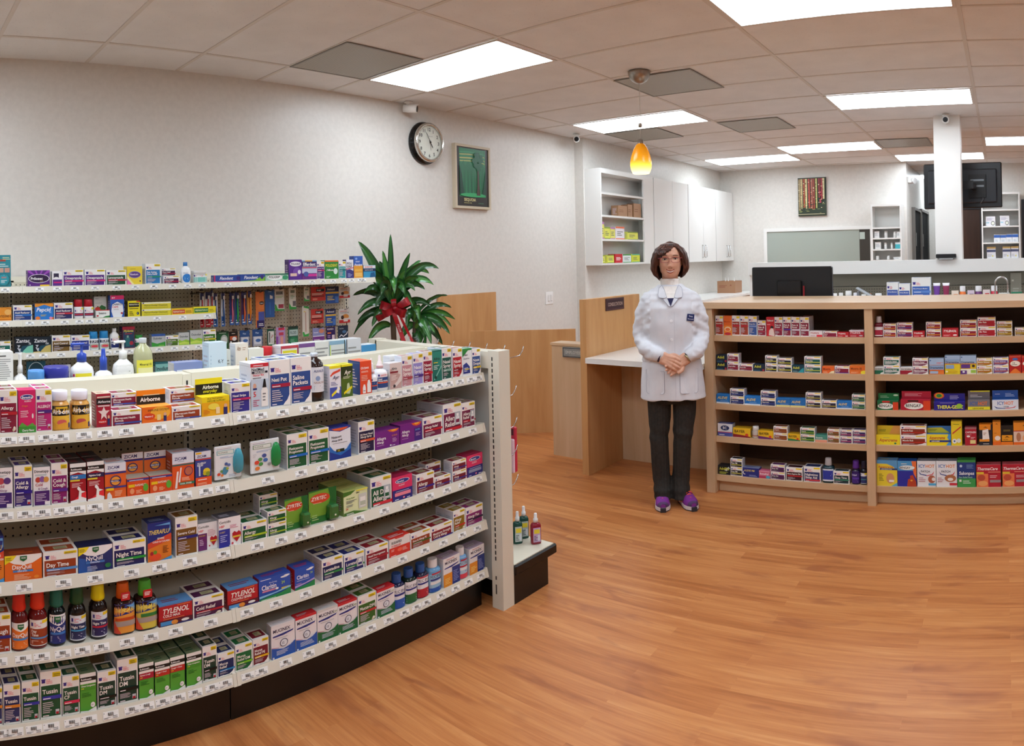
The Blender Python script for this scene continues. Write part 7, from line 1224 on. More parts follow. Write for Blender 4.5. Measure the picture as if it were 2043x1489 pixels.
def blister(kind, loc, rz, w, h, shelf, order, group):
    if kind in ('flo1', 'flo2'):
        t = empty('blister_pack', loc, rz); col, col2 = ('4aa8c0', 'e8eef0') if kind == 'flo1' else ('1f9a50', 'e8eef0')
        a = MB('eceff2'); a.rbox(-w / 2 + .004, .006, .006, w / 2 - .004, .012, h - .006, .003)
        s_ = 'l .08 .90 .8 .94 1 a8a0b0;r .08 .74 .72 .87 %s;r .11 .755 .69 .855 e8efe8;t .14 .78 .055 .5 55605c FLONASE;l .2 .64 .75 .70 2 9ac;' % ('7ab8c0' if kind == 'flo1' else '7a9a7c')
        if kind == 'flo1': s_ += 'p 4a90b0 .26 .26 .34 .38 .46 .36 .5 .24 .4 .14 .28 .16;e .42 .46 .06 .045 4a60a0;e .52 .42 .06 .045 6a80c0;e .46 .32 .05 .04 a8b83c;e .24 .26 .05 .04 6a9a5c;e .14 .18 .06 .045 d84a30;e .26 .14 .05 .04 e8843c;l .5 .08 .8 .16 2 a8b0c8'
        else: s_ += 'e .46 .52 .08 .06 4a5ca0;e .50 .38 .08 .06 4a78c0;e .32 .42 .075 .055 5a9a5c;e .34 .28 .075 .055 4c9a4c;e .20 .34 .08 .06 e04a34;e .22 .16 .08 .06 e8843c;e .62 .24 .06 .05 9a9ca0;l .06 .5 .2 .62 4 c8c8cc'
        art(a, P_(s_), flat(-w / 2 + .004, .006, .006, w - .008, h - .012), w - .008, h - .012); a.build('printed_card', CARD, t)
        a = MB(col); x0 = w * .22; a.lathe([(.006, h * .18), (.016, h * .24), (.019, h * .4), (.018, h * .62), (.010, h * .8), (.004, h * .84)], 16, w * .33, .002, 1, .5, col=col)
        a.build('spray_dispenser', BOTL, t)
        a = MB(); a.rbox(-w / 2, 0.0, 0, w / 2, .0055, h, .002); a.rbox(-w / 2, .0125, 0, w / 2, .014, h, .0005)
        a = MB(); a.rbox(w * .18, -.014, h * .10, w * .48, -.0085, h * .88, .0015); a.build('clear_shell', CLEAR, t)
        put(t, 'white hexagon-dotted card in clear shell with %s dispenser' % ('aqua' if kind == 'flo1' else 'green'), '%s dispenser pack' % ('aqua' if kind == 'flo1' else 'green'), 'blister pack', shelf, order, group)
    elif kind == 'zyr':
        t = empty('blister_pack', loc, rz)
        a = MB('2f7a34'); a.rbox(-w / 2, .012, 0, w / 2, .0145, h, .001)
        art(a, P_('p 7aa838 0 .2 0 .95 .9 1 .6 .2;e .40 .74 .36 .15 d84a2c;i .08 .70 .11 .66 f4f0e8 ZYRTEC;l .15 .60 .5 .64 1 f0b8a0;l .1 .1 .4 .3 3 a8c880;p 1a6a30 .7 1 1 1 1 .5 .8 .6'), flat(-w / 2, 0, .012, w, h), w, h); a.build('printed_card', CARD, t)
        a = MB('1f5c2c'); a.rbox(w * .10, -.018, .008, w * .44, .0115, h * .52, .006); a.build('dispenser', GREENCLEAR, t)
        a = MB('dfe8d0'); a.rbox(w * .24, -.0205, h * .2, w * .30, -.0182, h * .25, .001); a.build('button', CARD, t)
        put(t, 'green blister card with red oval and green flask', 'green blister card', 'blister pack', shelf, order, group)
    elif kind == 'foot':
        t = empty('blister_pack', loc, rz)
        a = MB('2c8a98'); a.rbox(-w / 2, .0, 0, w / 2, .006, h, .002)
        art(a, P_('l .35 .86 .95 .96 2 c8d8a0;r .1 .80 .6 .86 a84a3c;l .1 .64 .9 .76 2 d0e8e8;r .08 .46 .42 .60 c8a090;r .5 .46 .9 .60 c89888;e .42 .24 .42 .19 2c9cac;T .25 .28 .05 .4 e07a60 PROFOOT;l .2 .14 .7 .24 3 e8f4f4'), flat(-w / 2, 0, 0, w, h), w, h); a.build('printed_card', CARD, t)
        a = MB('3aa8b8'); a.lathe([(.001, 0), (.030, 0), (.034, .006), (.030, .010), (.001, .010)], 20); o = a.build('pad_dome', CLEAR, t, (-.005, 0, h * .24)); o.rotation_euler[0] = PI / 2
        put(t, 'turquoise foot care card leaning at the end', 'turquoise foot card', 'blister pack', shelf, order, group)
    return t

ORD = {'1': 'top', '2': 'second', '3': 'third', '4': 'fourth', '5': 'bottom'}
GRP = {'G': 'remedies on the front gondola', 'W': 'remedies on the wall shelves', 'C': 'remedies on the pharmacy counter'}
ZL = {'G': GLZ, 'W': WLZ, 'C': CLZ}
hprev = {}
for u, key, p, w, h, d, k, nb, ns, f in ITEMS:
    un, lv = u[0], u[1]; z = ZL[un][int(lv) - 1] + .0006
    ph = {'G': '%s gondola shelf' % ORD[lv], 'W': '%s wall shelf' % ORD[lv], 'C': '%s %s counter shelf' % (ORD[lv], 'left-bay' if p < -.78 else 'right-bay')}[un]
    if un == 'G': loc, rz, bk = (-2.012 - k, p), PI / 2, (-1, 0)
    elif un == 'W': loc, rz, bk = (-3.888 - k, p), PI / 2, (-1, 0)
    else: loc, rz, bk = (p, 4.062 + k), 0, (0, 1)
    grp = '%s, %s' % (GRP[un], ph) if 0 else '%s row, %s' % (ORD[lv], GRP[un])
    if key[0] == '*':
        kk = key[1:]
        if kk in BT: bottle(kk, (loc[0], loc[1], z), rz, w, h, ph, p, grp)
        else: blister(kk, (loc[0], loc[1], z), rz, w, h, ph, p, grp)
    else:
        hs = h / ns
        if k and ns == 2 and u + str(0) in hprev: hs = hprev[u + '0']; hs = min(hs, h * .6)
        zz = z
        for s_ in range(ns):
            hh = hs if s_ < ns - 1 else z + h - zz - .0004 * s_
            pre = '' if ns == 1 else (('upper ' if s_ else 'lower ') if ns == 2 else ('bottom ', 'middle ', 'upper ')[s_])
            pre = ('rear ' if k else '') + pre
            carton(key, (loc[0], loc[1], zz), rz, w, hh, d, ph, p + .0001 * s_, grp, f, pre)
            zz += hh + .0004
        if k == 0: hprev[u + '0'] = hs
        for b in range(nb):
            off = (b + 1) * (d + .0015)
            carton(key, (loc[0] + bk[0] * off, loc[1] + bk[1] * off, z), rz, w, h, d, ph, p + .00001 * (b + 1), grp, f, 'second ' if b == 0 else 'third ')
    # price tag on the rail below
    if k == 0 and un in 'GW':
        nm = None
        if un == 'G':
            bidx = 0 if p < 1.065 else 1; key2 = 'G%s%d' % (lv, bidx); y0 = -.115 + bidx * 1.18
        else:
            bidx = 0 if p < .78 else (1 if p < 1.96 else 2); key2 = 'W%s%d' % (lv, bidx); y0 = -.42 + [0, 1.20, 2.38][bidx]
        if key2 in SH:
            yy = p - y0 + random.uniform(-.008, .008)
            price_tag(SH[key2], .335 + .0090, min(max(yy, .04), (1.14)), -.0135)
for key, p, w, h, d, X in REAR:
    if key == 'b_f': loc = (X + .07, p, .936)
    if key[0] == '*': bottle(key[1:], (X, p, .936), PI / 2, w, h, 'rear gondola shelf', p, 'toiletries on the rear gondola shelf')
    elif key == 'b_f': carton(key, (X - .05, p, .936), PI / 2, w, h, .06, 'rear gondola shelf', p, 'toiletries on the rear gondola shelf')
    else: carton(key, (X, p, .936), PI / 2, w, h, d, 'rear gondola shelf', p, 'toiletries on the rear gondola shelf')

# ------------------------------------------------------------------ things on hooks
HG = {
'tbr': ('red toothbrush pack', 'e8e4e6', 'c82838'), 'tbb': ('blue toothbrush pack', 'dfe4ee', '24508c'), 'tbp': ('pink and blue toothbrush pack', '2c3470', 'e87a90'), 'tbg': ('red and green toothbrush pack', '24508c', '3cb050'), 'tbo': ('orange and blue toothbrush pack', '4a2c5c', 'f0703c'), 'tby': ('yellow flossing brush pack', 'e0a050', 'f08c2c'),
'cog': ('orange toothbrush and paste travel card', 'e8803c', 'r .3 .5 1 .7 f08840;e .7 .68 .3 .05 2a1c1c;T .45 .665 .03 .5 fff Colgate;r .3 .2 1 .44 4c5cb0;r .1 0 1 .2 2a2468;l .3 .05 .9 .14 2 fff'), 'blu': ('plain blue brush card', '2c5ca0', 'e .5 .94 .2 .02 8ab0e0;p e8ecf0 .5 .68 .5 .82 .8 .78 .8 .68;r .46 .1 .54 .56 3c78c0'),
'gum': ('white and green interdental card', 'e0e2dc', 'r .1 .74 .85 .9 8a8c88;l .1 .6 .9 .7 2 9c8;p 3ca84c 0 .3 0 0 1 0 1 .06 .3 .08 .1 .3;r .35 .12 .9 .3 a83c50;T .15 .78 .08 .6 444 G-U-M'), 'gun': ('narrow white and green pick card', 'e0e2d8', 'r .2 .75 .8 .88 7c8c7c;p 3ca84c 0 .3 0 0 1 0 1 .1 .3 .12;r .5 .15 .95 .38 6c6c70;l .2 .5 .8 .7 3 9ac8a0'),
'ora': ('red toothache gel card', 'c83a34', 'r .35 .66 .92 .86 14181a;T .4 .71 .1 .45 fff Orajel;l .05 .42 .9 .6 2 f0e0d0;r .05 .3 .9 .36 5a1c1c;l .1 .08 .6 .22 2 f0c0a8'), 'anb': ('blue oral pain card', '2858a8', 'r 0 .72 1 1 1c2450;T .1 .78 .12 .75 e8ecf4 Anbesol;r 0 .58 1 .68 e8c040;l .1 .2 .7 .5 3 e8d060;r .7 .05 .95 .4 4c7cc8'),
'tth': ('toothache kit card with red foot', 'dfdcd8', 'l .1 .82 .9 .9 1 c83c30;T .1 .68 .09 .8 6c6c68 TOOTHACHE;e .6 .45 .3 .18 d8944c;r .0 0 1 .22 c82c30;r .4 .1 .8 .34 e8e0dc;e .3 .4 .14 .14 3c2a28'), 'flo': ('long white and green floss threader card', 'dcd8cc', 'p 3ca84c 0 .14 .1 0 .9 0 1 .1 .4 .06 .2 .16;p 3ca84c .2 .95 1 .9 1 .98 .3 1;l .2 .8 .6 .86 1 e8d040;r .46 .15 .54 .8 a86050'),
'den': ('purple denture repair card', '8c94c8', 'r 0 0 1 .38 7c3c94;e .75 .75 .22 .16 d88c70;T .08 .62 .1 .55 f4f4fa Dentek;r 0 .36 1 .42 e8e4f0;l .1 .1 .6 .2 1 fff'), 'kan': ('dark purple canker sore card', '2c1c60', 'T .1 .78 .12 .84 f0f0f4 KANKA;r .1 .5 .5 .6 e87c34;l .1 .2 .5 .44 2 c8a0d8;r .6 .05 .9 .4 e8d8e0'), 'wav': ('dark slate night guard card with white wave', '24344c', 'p e8ecf4 .1 .12 .3 .3 .5 .16 .8 .34 .9 .5 .96 .48 .84 .26 .5 .08 .3 .22 .14 .06;T .14 .72 .09 .7 c8d0dc DenTek;e .6 .5 .2 .12 4c78a8'),
'grc': ('dark green mouth guard card', '1c5c34', 'e .62 .5 .3 .3 b8c4bc;e .62 .46 .24 .24 dfe4e0;r 0 .85 1 1 143c24;l .2 .88 .8 .95 1 c8e0c8'), 'blk': ('black and orange whitening pouch', '1c1614', 'r .1 .3 .9 .62 c85c34;e .6 .4 .25 .16 f0ecec;l .3 .8 .8 .9 1 e8d8c8;e .2 .15 .1 .08 f0f0f0'), 'cap': ('blue-topped clear floss pack', '24508c', 'r .06 .0 .94 .58 b8bcc4;r .15 .12 .85 .54 dfe4ee;e .55 .34 .26 .1 3c6cb4;T .3 .74 .1 .5 c8dcf4 Plax'),
'thm': ('dark green thermometer box', '1c5444', 'r .14 .1 .9 .86 e4e4e0;r .24 .2 .38 .8 2a3a34;l .5 .2 .8 .7 6 999;p c04a50 .5 .5 .8 .66 .8 .62 .52 .46;r .14 0 .9 .1 2c7c54'), 'pkb': ('lilac brush pack with pink bottle', 'b898c8', 'r .25 .84 .9 .98 d83c5c;r .3 .55 .8 .72 c84058;r .45 .04 .75 .5 e8a090;r 0 0 .2 .5 8c4ca8'), 'flg': ('green floss pick bag', '2c6c54', 'r 0 .85 1 1 1c3c34;r .1 .45 .95 .8 b8d0cc;T .2 .56 .16 .6 2c4c50 FLOSS;e .5 .2 .4 .18 2c8c5c;l .2 .1 .8 .3 3 8cc8a8')}
WS = [o for o in bpy.data.objects if o.name.startswith('wall_shelving')][0]
hm = None
for i, (key, p, w, z0, z1) in enumerate(sorted(HANG, key=lambda e: e[1])):
    lk = HG[key]; h = z1 - z0; tb = key[:2] == 'tb'
    t = empty('toothbrush_pack' if tb else 'hanging_pack', (-4.06, p, z0), PI / 2)
    a = MB(lk[1]); a.rbox(-w / 2, 0, 0, w / 2, .004, h, .001)
    if tb:
        art(a, P_('r .05 0 .95 .3 %s;l .2 .06 .8 .2 2 fff;r .1 .8 .9 1 %s' % ('c82838' if key == 'tbr' else '2c5ca0', '3c3c70')), flat(-w / 2, 0, 0, w, h), w, h); a.build('backing_card', CARD, t)
        a = MB(lk[2]); a.tube([(0, -.006, h * .10), (.002, -.008, h * .35), (-.001, -.007, h * .6), (0, -.006, h * .86)], [.005, .006, .004, .0035], 8, lk[2]); a.box(-.005, -.018, h * .80, .005, -.009, h * .90, 'f0f0f4'); a.build('toothbrush', BOTL, t)
        cat = 'toothbrush'
    else:
        art(a, P_(lk[2]), flat(-w / 2, 0, 0, w, h), w, h); a.build('printed_card', CARD, t)
        if key in ('cap', 'grc', 'pkb', 'flg', 'gum', 'cog'):
            a = MB(); a.rbox(-w * .32, -.012, h * .06, w * .38, -.0015, h * .5, .003); a.build('clear_bubble', CLEAR, t)
        cat = 'hanging pack'
    put(t, lk[0] + ' on a hook', lk[0].split(' with')[0], cat, 'wall pegboard', p, 'packs hanging on the wall pegboard')
    hz = z1 - .008
    if hm is None:
        a = MB(); a.tube([(0, 0, 0), (.14, 0, .0), (.19, 0, .012), (.20, 0, .022)], .0022, 6); a.box(0, -.012, -.006, .003, .012, .006); hm = a.build('wire_hook', mat('dark_wire', '5c5650', .35, metal=.6), WS, (-.0015, p + .42, hz))
    else:
        o = hm.copy(); COL.objects.link(o); o.parent = WS; o.location = (-.0015, p + .42, hz)

# ------------------------------------------------------------------ back bench, shelf units, cabinet contents
def small_jar(col, cap, w, h, loc, lab, cat, name, group, label=None):
    t = empty(name, loc); r = w / 2
    a = MB(col); a.lathe([(.95 * r, 0), (r, .03 * h), (r, .66 * h), (.8 * r, .74 * h)], 14, 0, r, col=col); a.build('body', BOTL, t)
    a = MB(cap); a.lathe([(.86 * r, .74 * h), (.88 * r, .76 * h), (.86 * r, .98 * h), (.8 * r, h)], 14, 0, r, col=cap); a.build('cap', PLAS, t)
    put(t, lab, lab, cat, 'back workbench', loc[0], group)
    return t
gb = 'supplies on the back workbench'
for key, x, w, h in BENCH:
    L = (x, 6.36, .9606)
    if key == 'jw': small_jar('e8e6e2', 'f2f0ee', min(w, .07), h, L, 'white plastic jar', 'jar', 'supply_jar', gb)
    elif key == 'jp': small_jar('c8c0d0', 'eceaf0', w, h, L, 'white jar with purple band', 'jar', 'supply_jar', gb)
    elif key == 'oj': small_jar('d87c3c', 'd87c3c', w, h, L, 'small orange vial', 'jar', 'supply_jar', gb)
    elif key in ('bto', 'btp', 'btr'): small_jar({'bto': 'e87a3c', 'btp': '6c3c70', 'btr': 'c83448'}[key], 'eceaec', w, h, L, {'bto': 'orange bottle with white cap', 'btp': 'plum bottle with white cap', 'btr': 'crimson bottle with white cap'}[key], 'bottle', 'supply_bottle', gb)
    elif key in ('smo', 'smp', 'smr'):
        c = {'smo': ('e8d8c8', 'd88c5c', 'low cream and peach carton'), 'smp': ('d8c8d8', '6c5c78', 'low lilac carton'), 'smr': ('e8d8d8', 'c8303c', 'low red and white carton')}[key]
        if key not in D: d_(key, c[2], c[2], c[0], c[0], c[0], 'r .3 .3 .9 .8 ' + c[1])
        carton(key, L, 0, w, h, .05, 'back workbench', x, gb)
    elif key == 'tub':
        t = empty('cream_tube', L)
        a = MB('6c3c94' if x < -.56 else '8c2c50'); c = '6c3c94' if x < -.56 else '8c2c50'
        n0 = 16; prof = [(.34, .0, .34), (.36, .12, .36), (.40, .5, .30), (.5, .88, .12), (.55, 1.0, .03)]
        for r_, z_, y_ in prof:
            for q in range(n0): an = 2 * PI * q / n0; a.v.append((r_ * w * math.cos(an), .02 + y_ * w * math.sin(an), z_ * h))
        for i in range(4):
            for q in range(n0): q2 = (q + 1) % n0; a.f.append((i * n0 + q, i * n0 + q2, (i + 1) * n0 + q2, (i + 1) * n0 + q)); a.c.append(lin('e8e4ec' if i == 3 else c)); a.sm.append(True)
        a.f.append(tuple(range(4 * n0, 5 * n0))); a.c.append(lin('e8e4ec')); a.sm.append(False)
        a.build('tube_body', PLAS, t); lb = 'purple cream tube standing on its cap' if x < -.56 else 'maroon cream tube standing on its cap'
        put(t, lb, lb.split(' standing')[0], 'tube', 'back workbench', x, gb)
    elif key in ('bpw', 'bpm'): carton(key, L, 0, w - .002, h, .08, 'back workbench', x, gb)
    elif key == 'lo': 
        d_('lo_', 'flat white and green carton', 'flat white carton', 'e4e8e4', 'e4e8e4', 'd8dcd8', 'r 0 .1 .5 .5 3c9c6c'); carton('lo_', L, 0, w - .004, h, .05, 'back workbench', x, gb)
    elif key == 'grn':
        d_('gr_', 'flat green carton', 'flat green carton', '2c7c5c', '2c7c5c', '2c8c64', 'l .1 .3 .7 .6 1 fff'); carton('gr_', L, 0, w - .004, h, .05, 'back workbench', x, gb)
    elif key == 'pad':
        a = MB('8c887c'); a.rbox(x - w / 2, 6.80, .961, x + w / 2, 6.82, .961 + .28, .003)
        art(a, P_('l .2 .3 .8 .6 3 a8a498;r .12 .8 .3 .86 c8c4b8'), flat(x - w / 2, .961, 6.80, w, .25), w, .25)
        o = a.build('notice_board', CARD); put(o, 'grey-green notice card leaning on the pegboard', 'notice card', 'card', 'back workbench', x, None)
t = tag(empty('tilted_tray', (-1.24, 6.22, .9608)), 'slanted striped plastic tray on the back workbench', 'tray')
a = MB('aeb4b8'); a.rbox(-.16, 0, 0, .16, .10, .012, .002)
for k in range(4): a.box(-.158, .012 + k * .022, .0121, .158, .022 + k * .022, .014, '4c5458' if k % 2 else 'd8dce0')
o = a.build('tray_panel', CARD, t, (.07, 0, .10)); o.rotation_euler[1] = math.radians(30)
a = MB('8c9094'); a.box(-.06, .01, 0, -.04, .09, .155); a.build('prop', CARD, t); a = MB('8c9094'); a.box(.15, .01, 0, .17, .09, .04); a.build('foot', CARD, t)
t = tag(empty('goose_neck_faucet', (-.02, 6.20, .9605)), 'thin chrome gooseneck faucet on the back workbench', 'faucet')
a = MB(); a.lathe([(.022, 0), (.022, .012), (.012, .03)], 14); a.build('base', CHROME, t)
a = MB(); P = [(-.055, 0, .02), (-.055, 0, .21)] + [(-.055 + .055 - .055 * math.cos(q * PI / 8), 0, .21 + .055 * math.sin(q * PI / 8)) for q in range(1, 9)] + [(.055, 0, .10)]
a.tube(P, .007, 10); a.tube([(0, 0, .02), (-.055, 0, .02)], .007); a.build('spout', CHROME, t)
for key, x, w, Y, zb, h in BACKSH:
    ph = 'left back shelf unit' if Y < 10 else 'tall back shelf unit'; gk = 'supplies on the back shelf units'
    if key == 'b' and w < .06: small_jar('e6e4e0', 'f0eeec', min(w, .05), h, (x, Y + .02, zb + .0006), 'small white medicine bottle', 'bottle', 'supply_bottle', gk); ENT[-1][3] = ph; ENT[-1][4] = x + zb * 10
    else:
        kk = {'b': 'wpl', 't': 'tsl', 'c': 'wci', 'u': 'wbl', 'w': 'wco'}[key]
        carton(kk, (x, Y + .01, zb + .0006), 0, w - .002, h, .07, ph, x + zb * 10, gk)
for key, y, w, zb, h in CABSH:
    z = {1.893: 1.9156, 1.655: 1.6626, 1.407: 1.4056}[zb]
    carton(key, (-4.0, y, z), PI / 2, w - .004, h, .09, {1.893: 'second', 1.655: 'third', 1.407: 'bottom'}[zb] + ' open cabinet shelf', y, 'boxes in the open wall cabinet')
# cardboard box with wrapped bottles on the low white counter
t = tag(empty('cardboard_carton', (-3.98, 9.40, .9306)), 'open brown cardboard carton on the low white cabinet', 'box')
a = MB('a5795a'); a.box(0, 0, 0, .006, .26, .17); a.box(.27, 0, 0, .276, .26, .17); a.box(.006, 0, 0, .27, .006, .17); a.box(.006, .254, 0, .27, .26, .17); a.box(.006, .006, 0, .27, .254, .005)
art(a, P_('l .1 .45 .55 .7 3 8c4c38;p 8c4c38 .7 .6 .8 .6 .75 .75'), flat(0, 0, 0, .276, .17), .276, .17)
a.build('carton_body', CARD, t)
for i, (x, y, c) in enumerate(((-3.92, 9.50, 'dfe6ee'), (-3.86, 9.46, 'c8d4e4'), (-3.80, 9.54, 'eceef0'))):
    t = bottle('pmp', (x + .02, y, .9365), 0, .045, .21, 'cardboard carton', y, 'bottles in the cardboard carton')
# sprays and a pack on the end deck, and red packs on its hooks
E_ = 'bottles on the end cap deck'
for x, y, w, h, bc, cc, lc, lab in ((-2.045, 2.505, .045, .142, '1c4a40', 'e8eaec', 'c8d4d0', 'green mouth spray bottle nearest the upright'), (-2.06, 2.57, .045, .145, '1c4a40', 'e8eaec', 'b8c8c4', 'green mouth spray bottle standing behind'), (-1.975, 2.55, .048, .135, '8c1c30', 'e8eaec', 'c8a8d0', 'red mouth spray bottle with lilac label')):
    t = empty('spray_bottle', (x, y, .1686), math.radians(55)); r = w / 2
    a = MB(bc); a.lathe([(.94 * r, 0), (r, .004), (r, .60 * h), (.8 * r, .67 * h), (.4 * r, .70 * h)], 18, 0, r, 1, .7, pw=3); a.build('body', BOTL, t)
    a = MB(cc); a.lathe([(.44 * r, .70 * h), (.46 * r, .82 * h), (.32 * r, .83 * h), (.30 * r, .97 * h), (.26 * r, h)], 12, 0, r, 1, .9); a.build('cap', PLAS, t)
    a = MB(lc); a.box(-.7 * r, r - .7 * r - .0022, .08 * h, .7 * r, r - .7 * r - .0006, .55 * h); art(a, P_('r .1 .6 .9 .9 e8d83c;l .1 .1 .6 .5 4 445;r .62 .1 .9 .5 dfe4ee'), flat(-.7 * r, .08 * h, r - .7 * r - .0022, 1.4 * r, .47 * h), 1.4 * r, .47 * h); a.build('label', CARD, t)
    put(t, lab, lab, 'spray bottle', 'end cap deck', x, E_)
d_('edp', 'clear-fronted pink and grey pack', 'pink and grey pack', 'b8b4b0', 'a8a4a0', 'e0a8b4', 'r 0 .8 1 1 c83c60;l .1 .3 .9 .7 4 888;r .6 .85 .9 .95 e8d83c')
carton('edp', (-2.10, 2.45, .1686), PI / 2, .07, .085, .06, 'end cap deck', 0, E_)
t = empty('hanging_pack', (-2.055, 2.45, .51), math.radians(8))
a = MB('c83048'); a.rbox(-.04, 0, 0, .04, .02, .2, .004, 'c83048'); art(a, P_('l .1 .1 .9 .8 9 f0b8c8;r .1 .82 .9 .96 5c1424'), flat(-.04, 0, 0, .08, .2), .08, .2)
a.build('pouch', CARD, t); a = MB('e8c8d8'); a.rbox(-.04, -.018, .0, .04, -.0012, .15, .004, 'e8c8d8'); a.build('inner_pack', CARD, t)
put(t, 'red and pink pouch hanging from the end cap hook', 'red pouch', 'hanging pack', 'end cap', 0, None)

# ------------------------------------------------------------------ labels that single out one thing
def clip(s, n=16):
    q = s.split()
    while len(q) > n and 'the' in q: q.reverse(); q.remove('the'); q.reverse()
    for w_ in ('standing', 'carton', 'row', 'counter'):
        if len(q) > n and w_ in q: q.remove(w_)
    return ' '.join(q[:n])
ENT.sort(key=lambda e: (e[3], e[4]))
rows_ = {}
for e in ENT: rows_.setdefault(e[3], []).append(e)
def base_label(e):
    o, look, short, shelf, order, pre = e
    if pre.strip() in ('second', 'third'): return '%s-row %s on %s, behind its front copy' % (pre.strip(), short, shelf)
    if ' on a hook' in look: return look + ' of the wall pegboard'
    s = '%s%s on %s' % (pre, look, shelf)
    return s if len(s.split()) <= 16 else '%s%s on %s' % (pre, short, shelf)
def dups():
    g = {}
    for e in ENT: g.setdefault(e[0]['label'], []).append(e)
    return {k: v for k, v in g.items() if len(v) > 1}
for e in ENT: e[0]['label'] = clip(base_label(e))
for lab, es in dups().items():
    for e in es:
        row = rows_[e[3]]; fr_ = [q for q in row if q[5] in ('', 'lower ', 'rear ', 'rear lower ') or q is e]; i = fr_.index(e)
        L_ = next((q for q in reversed(fr_[:i]) if q[2] != e[2]), None); R_ = next((q for q in fr_[i + 1:] if q[2] != e[2]), None)
        tail = 'right of the %s' % L_[2] if L_ is not None else ('left of the %s' % R_[2] if R_ is not None else 'at the shelf end')
        p_ = {'second ': 'second-row ', 'third ': 'third-row '}.get(e[5], e[5])
        e[0]['label'] = clip('%s%s on %s, %s' % (p_, e[2], e[3], tail))
for lab, es in dups().items():
    n = len(es); names = {2: ('left-hand', 'right-hand'), 3: ('leftmost', 'middle', 'rightmost'), 4: ('first', 'second', 'third', 'last'), 5: ('first', 'second', 'third', 'fourth', 'last')}.get(n)
    if names:
        for nm, e in zip(names, sorted(es, key=lambda q: q[4])): e[0]['label'] = clip('%s %s' % (nm, lab))

# ------------------------------------------------------------------ the person
from mathutils.bvhtree import BVHTree
from mathutils import noise
def gz(v, c, s): return math.exp(-((v - c) / s) ** 2)
def interp(tab, z):
    if z <= tab[0][0]: return tab[0][1:]
    for a, b in zip(tab, tab[1:]):
        if z <= b[0]:
            t = (z - a[0]) / (b[0] - a[0]); t = t * t * (3 - 2 * t)
            return tuple(p + (q - p) * t for p, q in zip(a[1:], b[1:]))
    return tab[-1][1:]
def loft(mb, rings, n=32, pw=2.2, sub=6, col=None):
    """rings: (z, cx, cy, rx, ry) from the bottom up, smoothly filled in between; closed at both ends"""
    P = []
    for a, b in zip(rings, rings[1:]):
        for k in range(sub): P.append(interp([a, b], a[0] + (b[0] - a[0]) * k / sub) + (a[0] + (b[0] - a[0]) * k / sub,))
    P.append(tuple(rings[-1][1:]) + (rings[-1][0],)); n0 = len(mb.v); c_ = lin(col) if col else mb.col
    for cx, cy, rx, ry, z in P:
        for k in range(n):
            a = 2 * PI * k / n; c, s = math.cos(a), math.sin(a)
            mb.v.append((cx + rx * math.copysign(abs(c) ** (2 / pw), c), cy + ry * math.copysign(abs(s) ** (2 / pw), s), z))
    for i in range(len(P) - 1):
        for k in range(n): k2 = (k + 1) % n; mb.f.append((n0 + i * n + k, n0 + i * n + k2, n0 + (i + 1) * n + k2, n0 + (i + 1) * n + k)); mb.c.append(c_); mb.sm.append(True)
    mb.f.append(tuple(n0 + k for k in range(n))[::-1]); mb.f.append(tuple(n0 + (len(P) - 1) * n + k for k in range(n))); mb.c += [c_, c_]; mb.sm += [True, True]
def spline(pts, n=6):
    P = [Vector(p) for p in pts]; P = [P[0] * 2 - P[1]] + P + [P[-1] * 2 - P[-2]]; out = []
    for i in range(1, len(P) - 2):
        for k in range(n):
            t = k / n; a, b, c, d = P[i - 1], P[i], P[i + 1], P[i + 2]
            out.append(.5 * (2 * b + (c - a) * t + (2 * a - 5 * b + 4 * c - d) * t * t + (3 * b - a - 3 * c + d) * t ** 3))
    return out + [P[-2]]
def limb(mb, pts, rad, n=14, sub=6):
    """rounded tapering limb along points with one radius per point"""
    S_ = spline(pts, sub); R_ = []
    for i in range(len(pts) - 1):
        for k in range(sub): R_.append(rad[i] + (rad[i + 1] - rad[i]) * k / sub)
    R_.append(rad[-1])
    d0 = (S_[0] - S_[1]).normalized(); d1 = (S_[-1] - S_[-2]).normalized()
    S_ = [S_[0] + d0 * R_[0] * .9, S_[0] + d0 * R_[0] * .55] + S_ + [S_[-1] + d1 * R_[-1] * .55, S_[-1] + d1 * R_[-1] * .9]
    R_ = [R_[0] * .35, R_[0] * .8] + R_ + [R_[-1] * .8, R_[-1] * .35]
    mb.tube(S_, R_, n)
def remesh(mb, name, m, parent, vox, smooth=3, disp=None):
    """welds everything in mb into one continuous skin"""
    o = mb.build(name + '_raw', m); r = o.modifiers.new('r', 'REMESH'); r.mode = 'VOXEL'; r.voxel_size = vox; r.use_smooth_shade = True
    s = o.modifiers.new('s', 'SMOOTH'); s.factor = .5; s.iterations = smooth
    dg = bpy.context.evaluated_depsgraph_get(); dg.update(); me = bpy.data.meshes.new_from_object(o.evaluated_get(dg)); me.name = name
    bpy.data.objects.remove(o)
    if disp:
        for v, nn_ in zip(me.vertices, [v.normal.copy() for v in me.vertices]): v.co += nn_ * disp(v.co)
    me.polygons.foreach_set('use_smooth', [True] * len(me.polygons)); me.materials.clear(); me.materials.append(m)
    q = bpy.data.objects.new(name, me); COL.objects.link(q); q.parent = parent
    return q
def bvh(o): return BVHTree.FromPolygons([v.co for v in o.data.vertices], [tuple(p.vertices) for p in o.data.polygons])
def on(tree, x, z, off):
    h = tree.ray_cast(Vector((x, -1, z)), Vector((0, 1, 0)))
    return Vector((x, (h[0].y if h[0] else -.1) - off, z))
